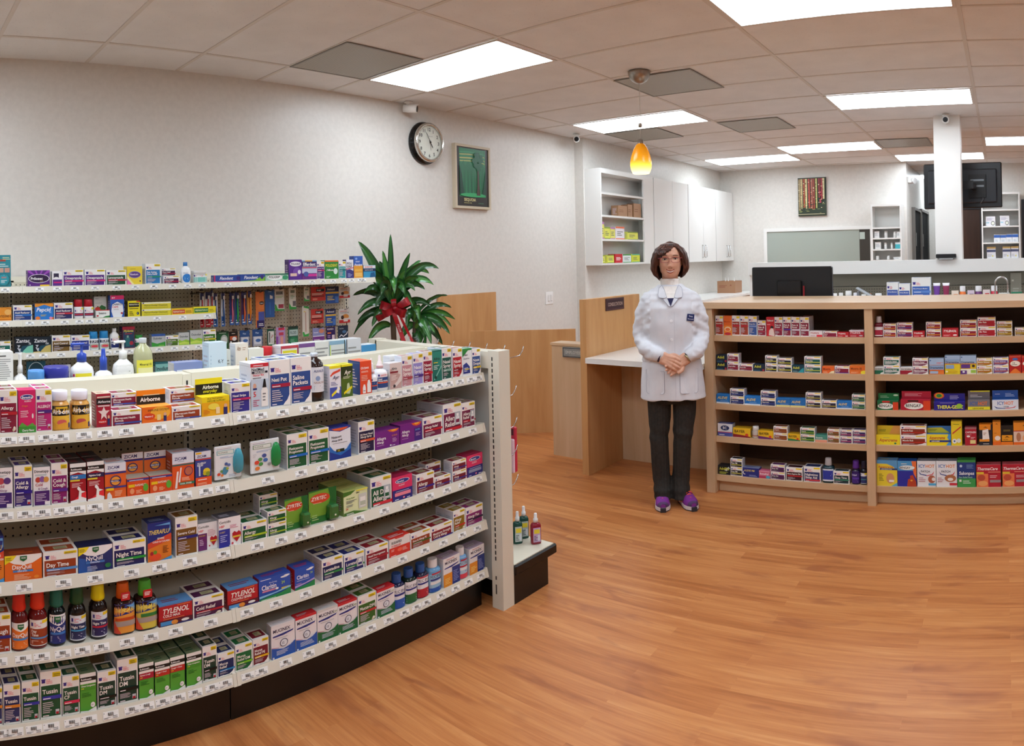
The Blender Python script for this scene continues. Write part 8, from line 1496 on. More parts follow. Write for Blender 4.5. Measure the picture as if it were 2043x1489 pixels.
def patch(mb, tree, pts, off, col=None, th=.0015, div=1):
    """a flat shape in x, z laid on the front of a surface, with a little thickness"""
    fr_ = [on(tree, x, z, off) for x, z in pts]; bk_ = [p + Vector((0, th + off * .8, 0)) for p in fr_]; n = len(pts)
    mb.mesh([tuple(p) for p in fr_ + bk_], [tuple(range(n)), tuple(range(n, 2 * n))[::-1]] + [(k, n + k, n + (k + 1) % n, (k + 1) % n) for k in range(n)], col)
def band(mb, tree, top, bot, off, col=None):
    """strip between two rows of (x, z) points, following the surface"""
    a = [on(tree, x, z, off) for x, z in top]; b = [on(tree, x, z, off) for x, z in bot]; n = len(a)
    mb.mesh([tuple(p) for p in a + b], [(k, n + k, n + k + 1, k + 1) for k in range(n - 1)], col, True)

q = NT('skin', rough=.48, sss=.12); tc = q.n('ShaderNodeTexCoord'); nz = q.n('ShaderNodeTexNoise', ins={'Scale': 30.0, 'Detail': 3.0}); q.l(tc.outputs['Object'], nz.inputs['Vector'])
r = q.ramp(nz.outputs['Fac'], [(.3, 'cb967c'), (.7, 'd5a48b')]); q.l(r.outputs[0], q.b.inputs['Base Color']); SKIN = q.m
def cloth_mat(name, c1, c2, scale, rough=.8, bump=.25):
    q = NT(name, rough=rough, spec=.2); tc = q.n('ShaderNodeTexCoord'); n = q.n('ShaderNodeTexNoise', ins={'Scale': scale, 'Detail': 4.0}); q.l(tc.outputs['Object'], n.inputs['Vector'])
    r = q.ramp(n.outputs['Fac'], [(.3, c1), (.7, c2)]); q.l(r.outputs[0], q.b.inputs['Base Color']); q.bump(n.outputs['Fac'], bump, .004); return q.m
COAT = cloth_mat('white_coat_cotton', 'd0d1d8', 'dadbe1', 14); PANTS = cloth_mat('dark_corduroy', '2b2927', '37332f', 60); KNIT = cloth_mat('cream_knit', 'e8e2dc', 'efeae4', 80)
q = NT('brown_hair', rough=.38, spec=.4); tc = q.n('ShaderNodeTexCoord'); mp = q.n('ShaderNodeMapping', ins={'Scale': (60, 60, 7)}); q.l(tc.outputs['Object'], mp.inputs[0]); nz = q.n('ShaderNodeTexNoise', ins={'Scale': 2.0, 'Detail': 5.0}); q.l(mp.outputs[0], nz.inputs['Vector'])
r = q.ramp(nz.outputs['Fac'], [(.3, '2a1814'), (.52, '48291f'), (.75, '744636')]); q.l(r.outputs[0], q.b.inputs['Base Color']); q.bump(nz.outputs['Fac'], .6, .004); HAIR = q.m

per = tag(empty('person', (-1.895, 3.765, 0), math.radians(26.8)), 'person in a white lab coat, glasses and purple sneakers standing with clasped hands', 'person')
# head, sampled as a surface around its axis; eye level is HZ
HZ = 1.441; HX = .002
WT = [(-.112, .018), (-.104, .036), (-.088, .050), (-.065, .0600), (-.035, .0655), (0, .0685), (.035, .068), (.065, .0595), (.085, .043), (.097, .020)]
FT = [(-.112, .050), (-.104, .066), (-.088, .074), (-.065, .077), (-.03, .080), (0, .081), (.03, .084), (.055, .078), (.08, .056), (.097, .02)]
BT_ = [(-.112, .02), (-.09, .045), (-.06, .062), (-.02, .082), (.03, .09), (.065, .075), (.085, .05), (.097, .02)]
def headpt(th, z):
    w_, = interp(WT, z); f_, = interp(FT, z); b_, = interp(BT_, z); s, c = math.sin(th), math.cos(th)
    x = w_ * math.copysign(abs(s) ** .92, s); y = -(f_ if c > 0 else b_) * math.copysign(abs(c) ** .88, c)
    if c > 0:
        d = .0045 * gz(abs(x), .040, .017) * gz(z, -.040, .02)                              # cheeks
        d += .019 * gz(x, 0, .0105) * gz(z, -.040, .013) + .012 * gz(x, 0, .009) * gz(z, -.018, .022) + .006 * gz(abs(x), .012, .007) * gz(z, -.043, .009)   # nose
        d -= .0085 * gz(abs(x), .030, .016) * gz(z, -.001, .012)                               # eye sockets
        d += .0035 * gz(abs(x), .026, .02) * gz(z, .022, .010)                                # brow
        d += .0045 * gz(x, 0, .022) * gz(z, -.071, .013) + .005 * gz(x, 0, .016) * gz(z, -.100, .010)  # mouth, chin
        d -= .003 * gz(abs(x), .033, .008) * gz(z, -.062, .012)
        y -= d * c
    return Vector((HX + x, y + .004, HZ + z))
bm_ = MB(); N1, N2 = 72, 64
for j in range(N2 + 1):
    z = -.112 + .209 * j / N2
    for i in range(N1): bm_.v.append(tuple(headpt(2 * PI * i / N1, z)))
for j in range(N2):
    for i in range(N1): i2 = (i + 1) % N1; bm_.f.append((j * N1 + i, j * N1 + i2, (j + 1) * N1 + i2, (j + 1) * N1 + i)); bm_.c.append(bm_.col); bm_.sm.append(True)
bm_.f += [tuple(range(N1))[::-1], tuple(N2 * N1 + i for i in range(N1))]; bm_.c += [bm_.col] * 2; bm_.sm += [True] * 2
for s in (-1, 1):          # ears
    limb(bm_, [(HX + s * .066, .012, HZ + .012), (HX + s * .070, .016, HZ - .01), (HX + s * .066, .010, HZ - .032)], [.009, .010, .007])
limb(bm_, [(0, .022, 1.23), (0, .018, 1.29), (0, .012, 1.35)], [.052, .046, .048], 20)
loft(bm_, [(.80, 0, .01, .12, .075), (.95, 0, .0, .12, .075), (1.10, 0, .01, .115, .075), (1.18, 0, .02, .11, .06), (1.25, 0, .02, .07, .05)])
for s in (-1, 1):
    lx = {-1: (-.078, -.084, -.070), 1: (.068, .052, .040)}[s]
    limb(bm_, [(lx[0], .01, .80), (lx[1], .0, .40), (lx[2], .02, .09)], [.055, .036, .026])
    limb(bm_, [(lx[2], .02, .09), (lx[2], -.04, .045)], [.026, .024])
EL = {-1: (-.178, .01, .975), 1: (.180, .005, .970)}; WR = {-1: (-.052, -.135, .878), 1: (.082, -.128, .872)}
for s in (-1, 1):
    limb(bm_, [(s * .125, .02, 1.15), (EL[s][0], EL[s][1], EL[s][2]), WR[s]], [.034, .030, .024])
def finger(pts, r0=.0088): limb(bm_, pts, [r0 * (1 - .09 * k) for k in range(len(pts))], 10, 4)
# upper hand: her right, crossing over from the left of the picture
U = Vector((1, -.10, -.42)).normalized(); V_ = Vector((.40, .15, .90)).normalized(); Nn = Vector((-.05, -1, .05))
W0 = Vector(WR[-1])
for k, o_ in enumerate((-.024, -.008, .009, .025)):
    b0 = W0 + V_ * o_ * .75; limb(bm_, [b0, b0 + U * .03 + Nn * .006, b0 + U * .062 + V_ * o_ * .35 + Nn * .012], [.019, .018, .0125])
K0 = W0 + U * .070 + Nn * .012
for k, (o_, L) in enumerate(((-.030, .050), (-.0105, .058), (.0095, .060), (.029, .054))):
    b0 = K0 + V_ * o_ + U * (.002 if k in (1, 2) else -.004)
    finger([b0, b0 + U * L * .45 - Nn * .004 - V_ * .004, b0 + U * L * .72 - Nn * .020 - V_ * .010, b0 + U * L * .66 - Nn * .036 - V_ * .016], .0093)
b0 = W0 + U * .026 + V_ * .024; finger([b0, b0 + U * .026 + V_ * .018 + Nn * .006, b0 + U * .052 + V_ * .018 + Nn * .002, b0 + U * .072 + V_ * .010 - Nn * .004], .0112)
# lower hand: her left, palm up under the other, fingers pointing down to the left of the picture
U2 = Vector((-.86, -.10, -.50)).normalized(); V2 = Vector((-.46, .1, .88)).normalized(); W1 = Vector(WR[1])
for k, o_ in enumerate((-.024, -.008, .009, .025)):
    b0 = W1 + V2 * o_ * .7; limb(bm_, [b0, b0 + U2 * .035, b0 + U2 * .072 + V2 * o_ * .4], [.019, .018, .013])
K1 = W1 + U2 * .078 + Vector((0, -.002, -.004))
for k, (o_, L) in enumerate(((-.030, .046), (-.0105, .056), (.0095, .058), (.028, .05))):
    b0 = K1 + V2 * o_; finger([b0, b0 + U2 * L * .5 + Nn * .004, b0 + U2 * L * .82 + Nn * .014, b0 + U2 * L * .84 + Nn * .026], .0092)
b0 = W1 + U2 * .03 - V2 * .024; finger([b0, b0 + U2 * .02 - V2 * .02 + Nn * .008, b0 + U2 * .045 - V2 * .022 + Nn * .014], .011)
body = remesh(bm_, 'body', SKIN, per, .0031, 2)
T = bvh(body)

# face details
def feat(name, m, fn_):
    a = MB(); fn_(a); return a.build(name, m, per)
for s in (-1, 1):
    ex, ez = HX + s * .0305, HZ + (.0 if s < 0 else .002)
    a = MB('cdbfb8'); n = 14
    pts = [(ex + .0135 * math.cos(2 * PI * k / n), ez - .001 + .0038 * math.sin(2 * PI * k / n) * (1 if math.sin(2 * PI * k / n) > 0 else .75)) for k in range(n)]
    patch(a, T, pts, .0014); patch(a, T, [(ex + .0052 * math.cos(2 * PI * k / 10), ez - .0004 + .0042 * math.sin(2 * PI * k / 10)) for k in range(10)], .0022, '1c100c')
    band(a, T, [(ex - .015 + .0025 * k, ez + .0022 + .0042 * math.sin(PI * k / 12)) for k in range(13)], [(ex - .014 + .00235 * k, ez + .0002 + .0036 * math.sin(PI * k / 12)) for k in range(13)], .0026, '2a1814')
    a.build('eye', CLOTH, per)
    a = MB('4a2f26'); band(a, T, [(ex - s * .014 + s * .0032 * k, HZ + .0215 + .0035 * math.sin(PI * (k + 1) / 11)) for k in range(11)], [(ex - s * .014 + s * .0032 * k, HZ + .0185 + .0028 * math.sin(PI * (k + 2) / 12)) for k in range(11)], .0016); a.build('eyebrow', CLOTH, per)
a = MB('964038'); X_ = [HX - .024 + .004 * k for k in range(13)]
def sm_(x): return .0095 * ((x - HX) / .024) ** 2
band(a, T, [(x, HZ - .0655 + sm_(x) + .0008 * math.cos((x - HX) * 300)) for x in X_], [(x, HZ - .0705 + sm_(x)) for x in X_], .0014)
band(a, T, [(x, HZ - .0770 + sm_(x) * 1.25) for x in X_[1:-1]], [(x, HZ - .0825 + sm_(x) * 1.5) for x in X_[1:-1]], .0016); a.build('lips', CLOTH, per)
a = MB('e6dcd4'); band(a, T, [(x, HZ - .0703 + sm_(x)) for x in X_[1:-1]], [(x, HZ - .0772 + sm_(x) * 1.2) for x in X_[1:-1]], .0009); a.build('teeth', CLOTH, per)
a = MB('7a3c30')
for s in (-1, 1): patch(a, T, [(HX + s * .0075 + .003 * math.cos(2 * PI * k / 8), HZ - .0515 + .0016 * math.sin(2 * PI * k / 8)) for k in range(8)], .0008)
a.build('nostrils', CLOTH, per)
# glasses
a = MB('8c3a48')
for s in (-1, 1):
    cx, cz = HX + s * .0315, HZ - .004; P = []
    for k in range(25):
        an = 2 * PI * k / 24; c, sn = math.cos(an), math.sin(an)
        P.append((cx + .0255 * math.copysign(abs(c) ** .6, c), -.094 + .10 * (abs(cx - HX + .0255 * c)) ** 1.5 * 2.2, cz + .0150 * math.copysign(abs(sn) ** .6, sn)))
    a.tube(P, .0013, 6, cap=False)
    a.tube([(HX + s * .057, -.088, HZ + .006), (HX + s * .071, -.060, HZ + .006), (HX + s * .072, .0, HZ + .004)], .0016, 6)
a.tube([(HX - .0065, -.0945, HZ + .001), (HX, -.098, HZ + .004), (HX + .0065, -.0945, HZ + .001)], .0013, 6)
tag(a.build('glasses_frame', mat('rose_frame', '9a4450', .25, metal=.4), per), 'rose glasses frame')

# hair: a bob with the fringe swept to the left of the picture
def hairlen(th):                      # lower edge of the hair, above eye level, for azimuth th (0 front, negative left)
    d = math.degrees(th)
    tab = [(-180, -.100), (-100, -.118), (-72, -.122), (-60, -.100), (-52, -.035), (-46, .004), (-34, .013), (-18, .024), (-4, .040), (8, .058), (18, .074), (28, .070), (38, .050), (48, .015), (56, -.030), (64, -.085), (74, -.104), (100, -.108), (180, -.100)]
    return interp([(a_, b_) for a_, b_ in tab], d)[0]
def hairpt(th, z, k):
    s, c = math.sin(th), math.cos(th)
    w_, = interp([(-.13, .075), (-.115, .082), (-.09, .098), (-.05, .112), (-.01, .110), (.03, .100), (.06, .085), (.085, .056), (.102, .022), (.108, .004)], z)
    f_, = interp([(-.12, .06), (-.02, .088), (.03, .098), (.06, .088), (.085, .062), (.102, .025), (.108, .004)], z)
    b_, = interp([(-.12, .085), (-.05, .112), (.0, .115), (.05, .102), (.085, .065), (.102, .025), (.108, .004)], z)
    g = 1 + .022 * math.sin(th * 17 + z * 30) + .015 * math.sin(th * 31 - z * 22) + .03 * noise.noise(Vector((th * 2.2, z * 14, 1.5)))
    w_ *= (.985 if s > 0 else 1.03); k = k * g
    return (HX + k * w_ * math.copysign(abs(s) ** .9, s), k * -(f_ if c > 0 else b_) * math.copysign(abs(c) ** .9, c) + .004, HZ + z - .001)
a = MB(); M1, M2 = 128, 30
for k in (1.0, .80):
    for j in range(M2 + 1):
        for i in range(M1):
            th = -PI + 2 * PI * i / M1; z1 = hairlen(th) + .004 * math.sin(i * 1.9); z = .108 + (z1 - .108) * (j / M2) ** .9
            kk = k
            if k > .9 and j > M2 - 5: kk = k - .035 * (j - M2 + 5)
            a.v.append(hairpt(th, z, kk))
o0 = (M2 + 1) * M1
for j in range(M2):
    for i in range(M1):
        i2 = (i + 1) % M1; q1 = (j * M1 + i, (j + 1) * M1 + i, (j + 1) * M1 + i2, j * M1 + i2); a.f.append(q1); a.f.append(tuple(o0 + v_ for v_ in q1[::-1])); a.c += [a.col] * 2; a.sm += [True] * 2
for i in range(M1):
    i2 = (i + 1) % M1; a.f.append((M2 * M1 + i, o0 + M2 * M1 + i, o0 + M2 * M1 + i2, M2 * M1 + i2)); a.c.append(a.col); a.sm.append(True)
a.f += [tuple(range(M1)), tuple(o0 + i for i in range(M1))[::-1]]; a.c += [a.col] * 2; a.sm += [True] * 2
hr = a.build('hair', HAIR, per)

# coat
cb = MB()
loft(cb, [(.628, .003, .0, .196, .135), (.66, .002, .0, .192, .134), (.80, 0, -.002, .178, .124), (.93, 0, .0, .160, .112), (1.05, 0, .0, .166, .118), (1.15, 0, .008, .176, .115), (1.205, 0, .015, .178, .098), (1.238, 0, .018, .160, .084), (1.262, 0, .018, .118, .072), (1.280, 0, .018, .085, .066), (1.292, 0, .016, .070, .062)], 48)
for s in (-1, 1):
    limb(cb, [(s * .128, .016, 1.198), (s * .165, .012, 1.10), (EL[s][0], EL[s][1], EL[s][2] + .015), (s * .135 if s < 0 else .150, -.085, .915), tuple(Vector(WR[s]) + Vector((s * .022, .012, .016)))], [.052, .050, .047, .046, .040], 24)
def folds(co):
    x, y, z = co; s = 0
    if z < .9: s += .0045 * math.sin(x * 46 + 1.2) * (.9 - z) * 3 * (1 if abs(x) < .2 else .5)
    if abs(x) > .12 and z > .85: s += .0085 * min(1, (1.24 - z) * 8) * noise.noise(Vector((x * 9 + 3, y * 9, z * 26 + abs(x) * 14))) + .004 * noise.noise(Vector((x * 30, y * 20, z * 50)))
    else: s += .005 * noise.noise(Vector((x * 24, y * 10, z * 7)))
    return s
coat = remesh(cb, 'lab_coat', COAT, per, .0052, 6, folds)
TC = bvh(coat)
def coat_patch(name, pts, off, m, th=.002, lab=None):
    a = MB(); patch(a, TC, pts, off, None, th); o = a.build(name, m, coat)
    a = MB('a3a5b4'); a.tube([on(TC, x, z, off + .0004) for x, z in pts + pts[:1]], .0011, 5, cap=False); a.build('shaded_stitch_edge', CLOTH, coat)  # stitching, coloured darker to stand in for collar and pocket edge shading
    if lab: o['label'] = lab
    return o
# knitted roll neck and the navy V below it
a = MB()
pr = [(1.262, .058), (1.275, .0585), (1.290, .0565), (1.305, .0560), (1.318, .0575), (1.324, .055), (1.320, .050)]
for z, r_ in pr:
    for k in range(32): an = 2 * PI * k / 32; a.v.append((r_ * 1.02 * math.cos(an), .014 + r_ * .98 * math.sin(an) , z - .010 * math.cos(an + PI / 2) * -1 - .006 * (1 if math.sin(an) < 0 else 0) * abs(math.sin(an))))
for i in range(len(pr) - 1):
    for k in range(32): k2 = (k + 1) % 32; a.f.append((i * 32 + k, i * 32 + k2, (i + 1) * 32 + k2, (i + 1) * 32 + k)); a.c.append(a.col); a.sm.append(True)
tag(a.build('roll_neck', KNIT, per), 'cream knitted roll neck')
rows = 7; a = MB()
for i in range(rows):
    z0, z1 = 1.283 - .068 * i / rows, 1.283 - .068 * (i + 1) / rows; w0, w1 = .040 - .016 * i / rows, .040 - .016 * (i + 1) / rows
    band(a, TC, [(w0 * (k / 4 - 1), z0) for k in range(9)], [(w1 * (k / 4 - 1), z1) for k in range(9)], .0025)
a.build('sweater_front', KNIT, per)
a = MB(); band(a, TC, [(.0235 * (k / 4 - 1), 1.216) for k in range(9)], [(.001 * (k / 4 - 1), 1.172) for k in range(9)], .0027)
tag(a.build('sweater_panel', mat('navy_knit', '22224a', .8), per), 'navy sweater V')
for s in (-1, 1):      # collar and lapels
    coat_patch('collar', [(s * .050, 1.290), (s * .034, 1.262), (s * .022, 1.222), (s * .036, 1.216), (s * .066, 1.220), (s * .072, 1.236), (s * .066, 1.275)], .012, COAT, .004)
    coat_patch('lapel', [(s * .023, 1.224), (s * .001, 1.170), (s * .012, 1.172), (s * .044, 1.212), (s * .034, 1.219)], .009, COAT, .004)
    coat_patch('pocket', [(s * .045, .80), (s * .150, .805), (s * .150, .68), (s * .14, .67), (s * .055, .67), (s * .045, .68)], .0035, COAT, .003)
a = MB('b8b9c4'); band(a, TC, [(.0195 + .0008 * (k % 2), 1.165 - .053 * k) for k in range(11)], [(.0180 + .0008 * (k % 2), 1.165 - .053 * k) for k in range(11)], .0012); a.build('placket_seam', CLOTH, coat)
for z in (1.087, .980):
    a = MB('f2f2f6'); patch(a, TC, [(.002 + .008 * math.cos(2 * PI * k / 14), z + .008 * math.sin(2 * PI * k / 14)) for k in range(14)], .0034); patch(a, TC, [(.002 + .0025 * math.cos(2 * PI * k / 8), z + .0015 * math.sin(2 * PI * k / 8)) for k in range(8)], .0038, 'a8a8b4'); a.build('button', PLAS, coat)
bx, bz = .091, 1.086; p0 = on(TC, bx + .02, bz + .02, .006)
a = MB('1c2c60'); a.rbox(0, 0, 0, .046, .003, .040, .001, '1c2c60'); art(a, [('T', .22, .58, .2, .6, 'e8ecf8', 'Tracy'), ('T', .12, .2, .15, .78, 'e8ecf8', 'Pharmacist')], flat(0, 0, 0, .046, .040), .046, .040)
nb = a.build('name_badge', CARD, coat, (bx, p0.y - .014, bz)); nb.rotation_euler = (0, math.radians(7), math.radians(24)); nb['label'] = 'small blue name badge'
# cuffs, sweater cuffs and watch
for s in (-1, 1):
    w0 = Vector(WR[s]); d = (Vector((s * .14, -.085, .915)) - w0).normalized()
    a = MB('2a1c3c' if s < 0 else '2a1c3c'); a.tube([w0 + d * .004, w0 + d * .03], [.031, .033], 20); a.build('sweater_cuff', CLOTH, per)
w0 = Vector(WR[1]); d = (Vector((.14, -.085, .915)) - w0).normalized(); up_ = Vector((-.3, -.9, .3)).normalized()
a = MB('b8a878'); a.tube([w0 - d * .006, w0 + d * .004], [.0285, .0285], 20); a.build('wristwatch_band', mat('gold_steel', 'a89a78', .3, metal=.8), per)
# trousers
tb_ = MB()
loft(tb_, [(.60, 0, .0, .135, .085), (.70, 0, 0, .135, .09), (.80, 0, 0, .13, .085)], 32)
LG = {-1: [(-.080, .0, .70), (-.078, .0, .52), (-.084, -.01, .37), (-.076, .005, .20), (-.068, .012, .095)], 1: [(.070, .0, .70), (.068, .0, .52), (.052, -.01, .37), (.044, .005, .20), (.036, .012, .095)]}
for s in (-1, 1):
    limb(tb_, LG[s], [.074, .066, .054, .052, .054], 24)
    x_ = LG[s][-1][0]; loft(tb_, [(.040, x_, .004, .054, .084), (.09, x_, .008, .053, .072), (.16, x_ - (.004 if s < 0 else -.003), .010, .051, .056)], 24)
def wr_(co):
    x, y, z = co; return .004 * math.sin(z * 60 + x * 20) * gz(z, .42, .05) + .004 * math.sin(z * 90) * gz(z, .09, .04) + .0012 * math.sin(x * 380)
remesh(tb_, 'trousers', PANTS, per, .0048, 3, wr_)
# shoes
for s, sx, rz in ((-1, -.073, .05), (1, .070, .30)):
    sh = bpy.data.objects.new('shoe', None); sh.name = 'shoe'
    a = MB('7c2c8a')
    S_ = [(.085, .030, .062, .0), (.05, .036, .075, 0), (.01, .037, .070, 0), (-.04, .040, .055, 0), (-.085, .042, .044, 0), (-.115, .034, .036, 0), (-.135, .016, .028, 0)]
    n = 16
    for y, wv, hv, _ in S_:
        for k in range(n):
            an = PI * k / (n - 1); a.v.append((wv * math.copysign(abs(math.cos(an)) ** .7, math.cos(an)), y, .022 + (hv - .005) * math.sin(an) ** .8))
    for i in range(len(S_) - 1):
        for k in range(n - 1): a.f.append((i * n + k, i * n + k + 1, (i + 1) * n + k + 1, (i + 1) * n + k)); a.c.append(lin('7c2c8a' if i < 5 else '5a3c68')); a.sm.append(True)
    a.f += [tuple(range(n)), tuple((len(S_) - 1) * n + k for k in range(n))[::-1]]; a.c += [lin('7c2c8a')] * 2; a.sm += [False] * 2
    up = a.build('shoe', attr_mat('mesh_shoe', .7) if 'mesh_shoe' not in MATS else MATS['mesh_shoe'], per, (sx, -.005, 0), rz)
    a = MB('d8d0d4'); out_ = [(wv * 1.05, y) for y, wv, _, __ in S_] + [(-wv * 1.05, y) for y, wv, _, __ in S_[::-1]]
    a.prism(out_, .006, .026); a.prism([(u * .98, v * .99) for u, v in out_], .0006, .0058, '2c2a30'); a.box(-.016, -.146, .001, .016, -.128, .022, '2c2a30'); a.build('sole', CLOTH, up)
    a = MB('f0603c')
    for k in range(3): y = -.02 - .026 * k; zt = .085 - .012 * k; a.tube([(-.018, y, zt - .008), (0, y - .008, zt + .001), (.018, y, zt - .008)], .0028, 6)
    a.tube([(0, -.03, .08), (.014, -.05, .082), (.022, -.04, .072)], .0028, 6); a.tube([(0, -.03, .08), (-.014, -.05, .080), (-.022, -.042, .07)], .0028, 6); a.build('shoelace', CLOTH, up)
    bpy.data.objects.remove(sh)

# ------------------------------------------------------------------ potted plant with a red bow
PC = Vector((-3.89, 3.43, 0)); rt = Vector((PC.y, -PC.x, 0)).normalized(); fw = Vector((-PC.x, -PC.y, 0)).normalized()
t = tag(empty('potted_plant', tuple(PC)), 'tall leafy corn plant with glossy arching leaves at the end of the wall shelves', 'plant')
def PP(px, py, dep=0.0):
    """a point on the upright plane through the plant, given as steps right and down; dep moves it toward the room"""
    return rt * ((px - 795) * .00362) + fw * dep + Vector((0, 0, .961 - (py - 660) * .00362))
q = NT('glossy_leaf', rough=.26, coat=.2); tc = q.n('ShaderNodeTexCoord'); a_ = q.n('ShaderNodeAttribute', attribute_name='ink'); q.l(a_.outputs['Color'], q.b.inputs['Base Color']); LEAF = q.m
def leaf(a, O, T_, w, arch, dep0, dep1, c='24592a', c2='3c7a34', twist=0.0):
    w *= 1.85
    P0, P2 = PP(*O, dep0), PP(*T_, dep1); L = (P2 - P0).length; P1 = (P0 + P2) / 2 + Vector((0, 0, arch * L)) + fw * (.05 * L); n = 14; n0 = len(a.v)
    for i in range(n + 1):
        t_ = i / n; p = P0 * (1 - t_) ** 2 + P1 * 2 * t_ * (1 - t_) + P2 * t_ * t_; d = ((P1 - P0) * (1 - t_) + (P2 - P1) * t_).normalized()
        sd = d.cross(fw).normalized(); nn = sd.cross(d).normalized(); ang = twist * t_; sd, nn = sd * math.cos(ang) + nn * math.sin(ang), nn * math.cos(ang) - sd * math.sin(ang)
        ww = w * (math.sin(PI * min(1, .06 + t_ * .94)) ** .62) * (1 - .25 * t_); wv = .004 * math.sin(i * 1.7 + w * 300)
        for u in (-1, -.5, 0, .5, 1): a.v.append(tuple(p + sd * (u * ww) + nn * (abs(u) * ww * .38 + wv * u)))
    for i in range(n):
        for k in range(4): a.f.append((n0 + i * 5 + k, n0 + i * 5 + k + 1, n0 + (i + 1) * 5 + k + 1, n0 + (i + 1) * 5 + k)); a.c.append(lin(c2 if k in (1, 2) else c)); a.sm.append(True)
LV = [((782, 612), (716, 626), .018, .5, .0, .06), ((784, 615), (744, 650), .020, .6, .02, .08), ((800, 620), (862, 612), .017, .5, .0, .06), ((790, 602), (812, 540), .020, .3, .04, .12), ((778, 600), (744, 540), .018, .5, .0, .05), ((826, 650), (800, 682), .019, .5, .0, .08), ((836, 650), (884, 690), .020, .5, -.02, .02), ((830, 655), (868, 664), .020, .8, .04, .12),
      ((782, 606), (760, 520), .017, .3, -.06, -.05), ((786, 604), (830, 580), .022, .9, .04, .1), ((775, 620), (706, 668), .016, .45, -.05, -.04), ((830, 640), (826, 600), .016, .3, .0, .06), ((783, 600), (784, 466), .014, .10, 0, .02), ((780, 600), (719, 480), .022, .22, 0, .0), ((783, 605), (708, 545), .017, .50, -.04, -.02), ((782, 600), (768, 500), .018, .05, .02, .08), ((790, 600), (822, 505), .016, .15, 0, .04), ((785, 605), (740, 560), .018, .60, .05, .12),
      ((790, 598), (880, 538), .020, .55, 0, .0), ((790, 600), (868, 570), .020, .60, .02, .06), ((788, 604), (850, 578), .019, .70, .03, .10), ((786, 604), (812, 590), .024, 1.6, .04, .14), ((782, 604), (764, 588), .024, 1.6, .04, .13), ((784, 602), (790, 585), .020, 2.0, .05, .16),
      ((780, 608), (704, 590), .016, .45, -.06, -.08), ((780, 608), (729, 584), .016, .75, -.02, .04), ((778, 630), (714, 643), .018, .42, -.02, .0), ((780, 650), (735, 682), .018, .50, -.02, .05), ((800, 600), (800, 545), .018, .15, 0, -.08), ((790, 600), (845, 520), .015, .25, -.04, -.08),
      ((835, 625), (897, 592), .009, .35, 0, .0), ((832, 640), (910, 640), .016, .42, 0, .02), ((832, 640), (898, 668), .019, .55, .02, .08), ((832, 640), (860, 685), .021, .62, .05, .14), ((830, 642), (882, 660), .018, .65, .03, .05), ((830, 642), (838, 640), .020, 2.6, .05, .12),
      ((828, 640), (812, 655), .018, 1.4, .0, .10), ((832, 645), (850, 692), .020, .6, -.02, .04), ((834, 640), (905, 618), .013, .45, -.04, -.06), ((830, 640), (905, 658), .014, .55, -.05, -.08), ((826, 660), (848, 700), .020, .3, 0, .06), ((790, 610), (826, 612), .020, 1.1, .0, .12), ((786, 606), (752, 612), .020, 1.0, 0, .12), ((800, 560), (862, 548), .016, .5, -.04, -.1), ((792, 600), (768, 548), .018, .2, .0, .14), ((792, 600), (838, 556), .02, .5, .04, .12)]
a = MB()
for i, (O, T_, w_, ar, d0, d1) in enumerate(LV): leaf(a, O, T_, w_, ar, d0, d1, ['1d4a22', '24592a', '1a4220', '2a6230'][i % 4], ['2c6a2c', '3c7a34', '2a5c2c', '4a8a3a'][i % 4], (i % 5 - 2) * .25)
a.build('foliage', LEAF, t)
for (x0, y0), (x1, y1), r_ in (((795, 880), (784, 600), .020), ((812, 880), (830, 640), .016)):
    a = MB('8a6e50'); p0, p1 = PP(x0, y0), PP(x1, y1); a.tube([p0 + (p1 - p0) * k / 8 + Vector((.003 * math.sin(k * 2), 0, 0)) for k in range(9)], [r_ * (1 + .06 * (k % 2)) for k in range(9)], 14, '5c4a38'); a.build('cane', CLOTH, t)
b_ = PP(802, 880); a = MB('3a2c22'); a.lathe([(.11, 0), (.14, .02), (.165, .26), (.17, .27), (.155, .275), (.15, .25), (.02, .25)], 28, b_.x, b_.y, cap=False); a.build('pot', PLAS, t)
a = MB('2a1e16'); a.lathe([(.001, .246), (.152, .246), (.152, .252), (.001, .256)], 24, b_.x, b_.y); a.build('soil', CLOTH, t)
tb2 = tag(empty('gift_bow', tuple(PC)), 'big red satin bow with printed ribbons tied on the plant', 'bow')
RED = attr_mat('red_satin', .3)
a = MB('a01420')
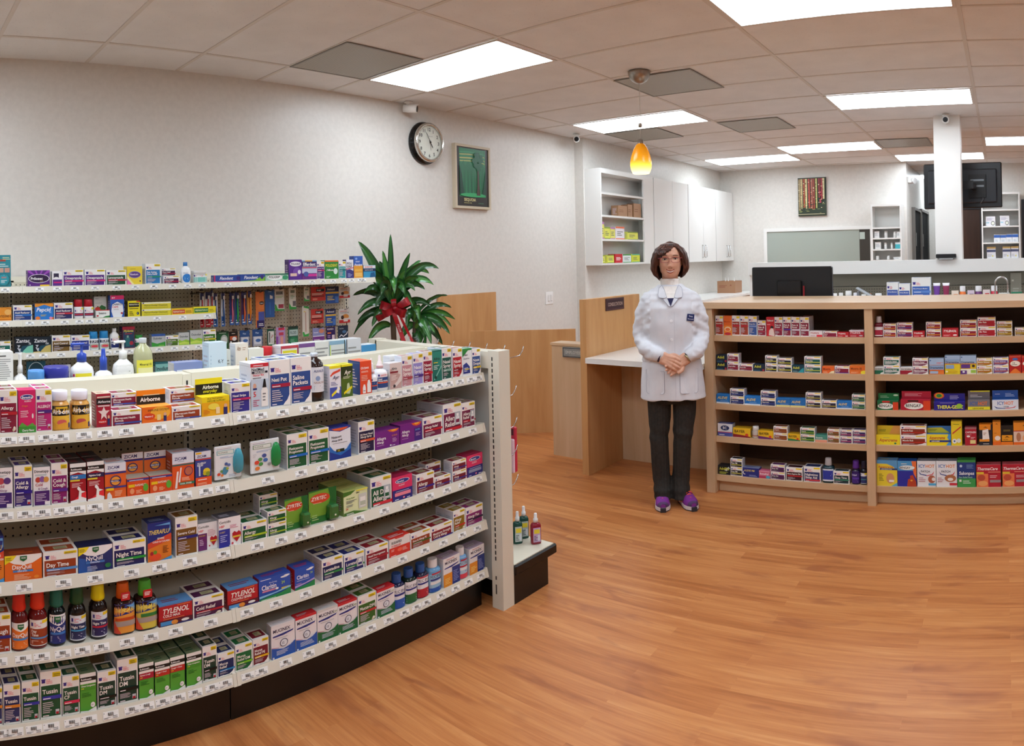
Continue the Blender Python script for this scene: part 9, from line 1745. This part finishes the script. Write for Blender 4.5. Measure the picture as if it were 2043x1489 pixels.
for (px, py), dp, w_ in (((768, 608), .10, .030), ((772, 622), .13, .028), ((812, 602), .11, .030), ((806, 622), .14, .030), ((762, 630), .09, .022), ((788, 600), .12, .020)):
    c0 = PP(790, 614, .10); e = PP(px, py, dp); d = e - c0; L = d.length * 1.3; sd = Vector((0, 0, 1)) if abs(d.z) < .05 else rt; n0 = len(a.v); d = d.normalized(); sd = (sd - d * sd.dot(d)).normalized(); nn = d.cross(sd)
    for i in range(13):       # a loop of ribbon out and back
        an = 2 * PI * i / 12; p = c0 + d * (L * .5 * (1 - math.cos(an))) + nn * (.030 * math.sin(an)); ww = w_ * (.35 + .65 * math.sin(PI * i / 12))
        for u in (-1, 0, 1): a.v.append(tuple(p + sd * u * ww + nn * (.006 * (1 - abs(u)))))
    for i in range(12):
        for k in range(2): a.f.append((n0 + i * 3 + k, n0 + i * 3 + k + 1, n0 + (i + 1) * 3 + k + 1, n0 + (i + 1) * 3 + k)); a.c.append(lin(['a01420', '8c101c'][i % 2])); a.sm.append(True)
a.build('loops', RED, tb2)
a = MB('8c101c'); k0 = PP(790, 614, .12); a.lathe([(.004, k0.z - .02), (.02, k0.z - .012), (.022, k0.z + .01), (.006, k0.z + .02)], 14, k0.x, k0.y); a.build('knot', RED, tb2)
for O, T_, wd in (((788, 622), (810, 690), .016), ((800, 628), (828, 690), .010)):
    a = MB('b01824'); P0, P1 = PP(*O, .13), PP(*T_, .12); n = 10; d = (P1 - P0).normalized(); n0 = 0
    for i in range(n + 1):
        p = P0 + (P1 - P0) * i / n + fw * (.006 * math.sin(i * .9))
        for u in (-1, 1):
            for s_ in (.0006, -.0006): a.v.append(tuple(p + rt * u * wd + fw * s_))
    for i in range(n):
        b4 = i * 4; c4 = b4 + 4
        for f_ in ((b4, b4 + 2, c4 + 2, c4), (b4 + 1, c4 + 1, c4 + 3, b4 + 3), (b4, c4, c4 + 1, b4 + 1), (b4 + 2, b4 + 3, c4 + 3, c4 + 2)): a.f.append(f_); a.c.append(a.col); a.sm.append(False)
    fn = lambda u, v, off: tuple(P0 + (P1 - P0) * (.35 + .62 * u) + rt * (wd * (1 - 2 * v)) * -1 + fw * (.009 + off))
    if wd > .012: art(a, [('t', .05, .25, .5, .9, 'f0d0d0', 'FROM')], lambda u, v, off: tuple(P0 + (P1 - P0) * (.30 + .66 * u) + rt * (wd * (1 - 2 * v)) * -1 + fw * (.009 + off)), .17, .032)
    a.build('ribbon_tail', RED, tb2)
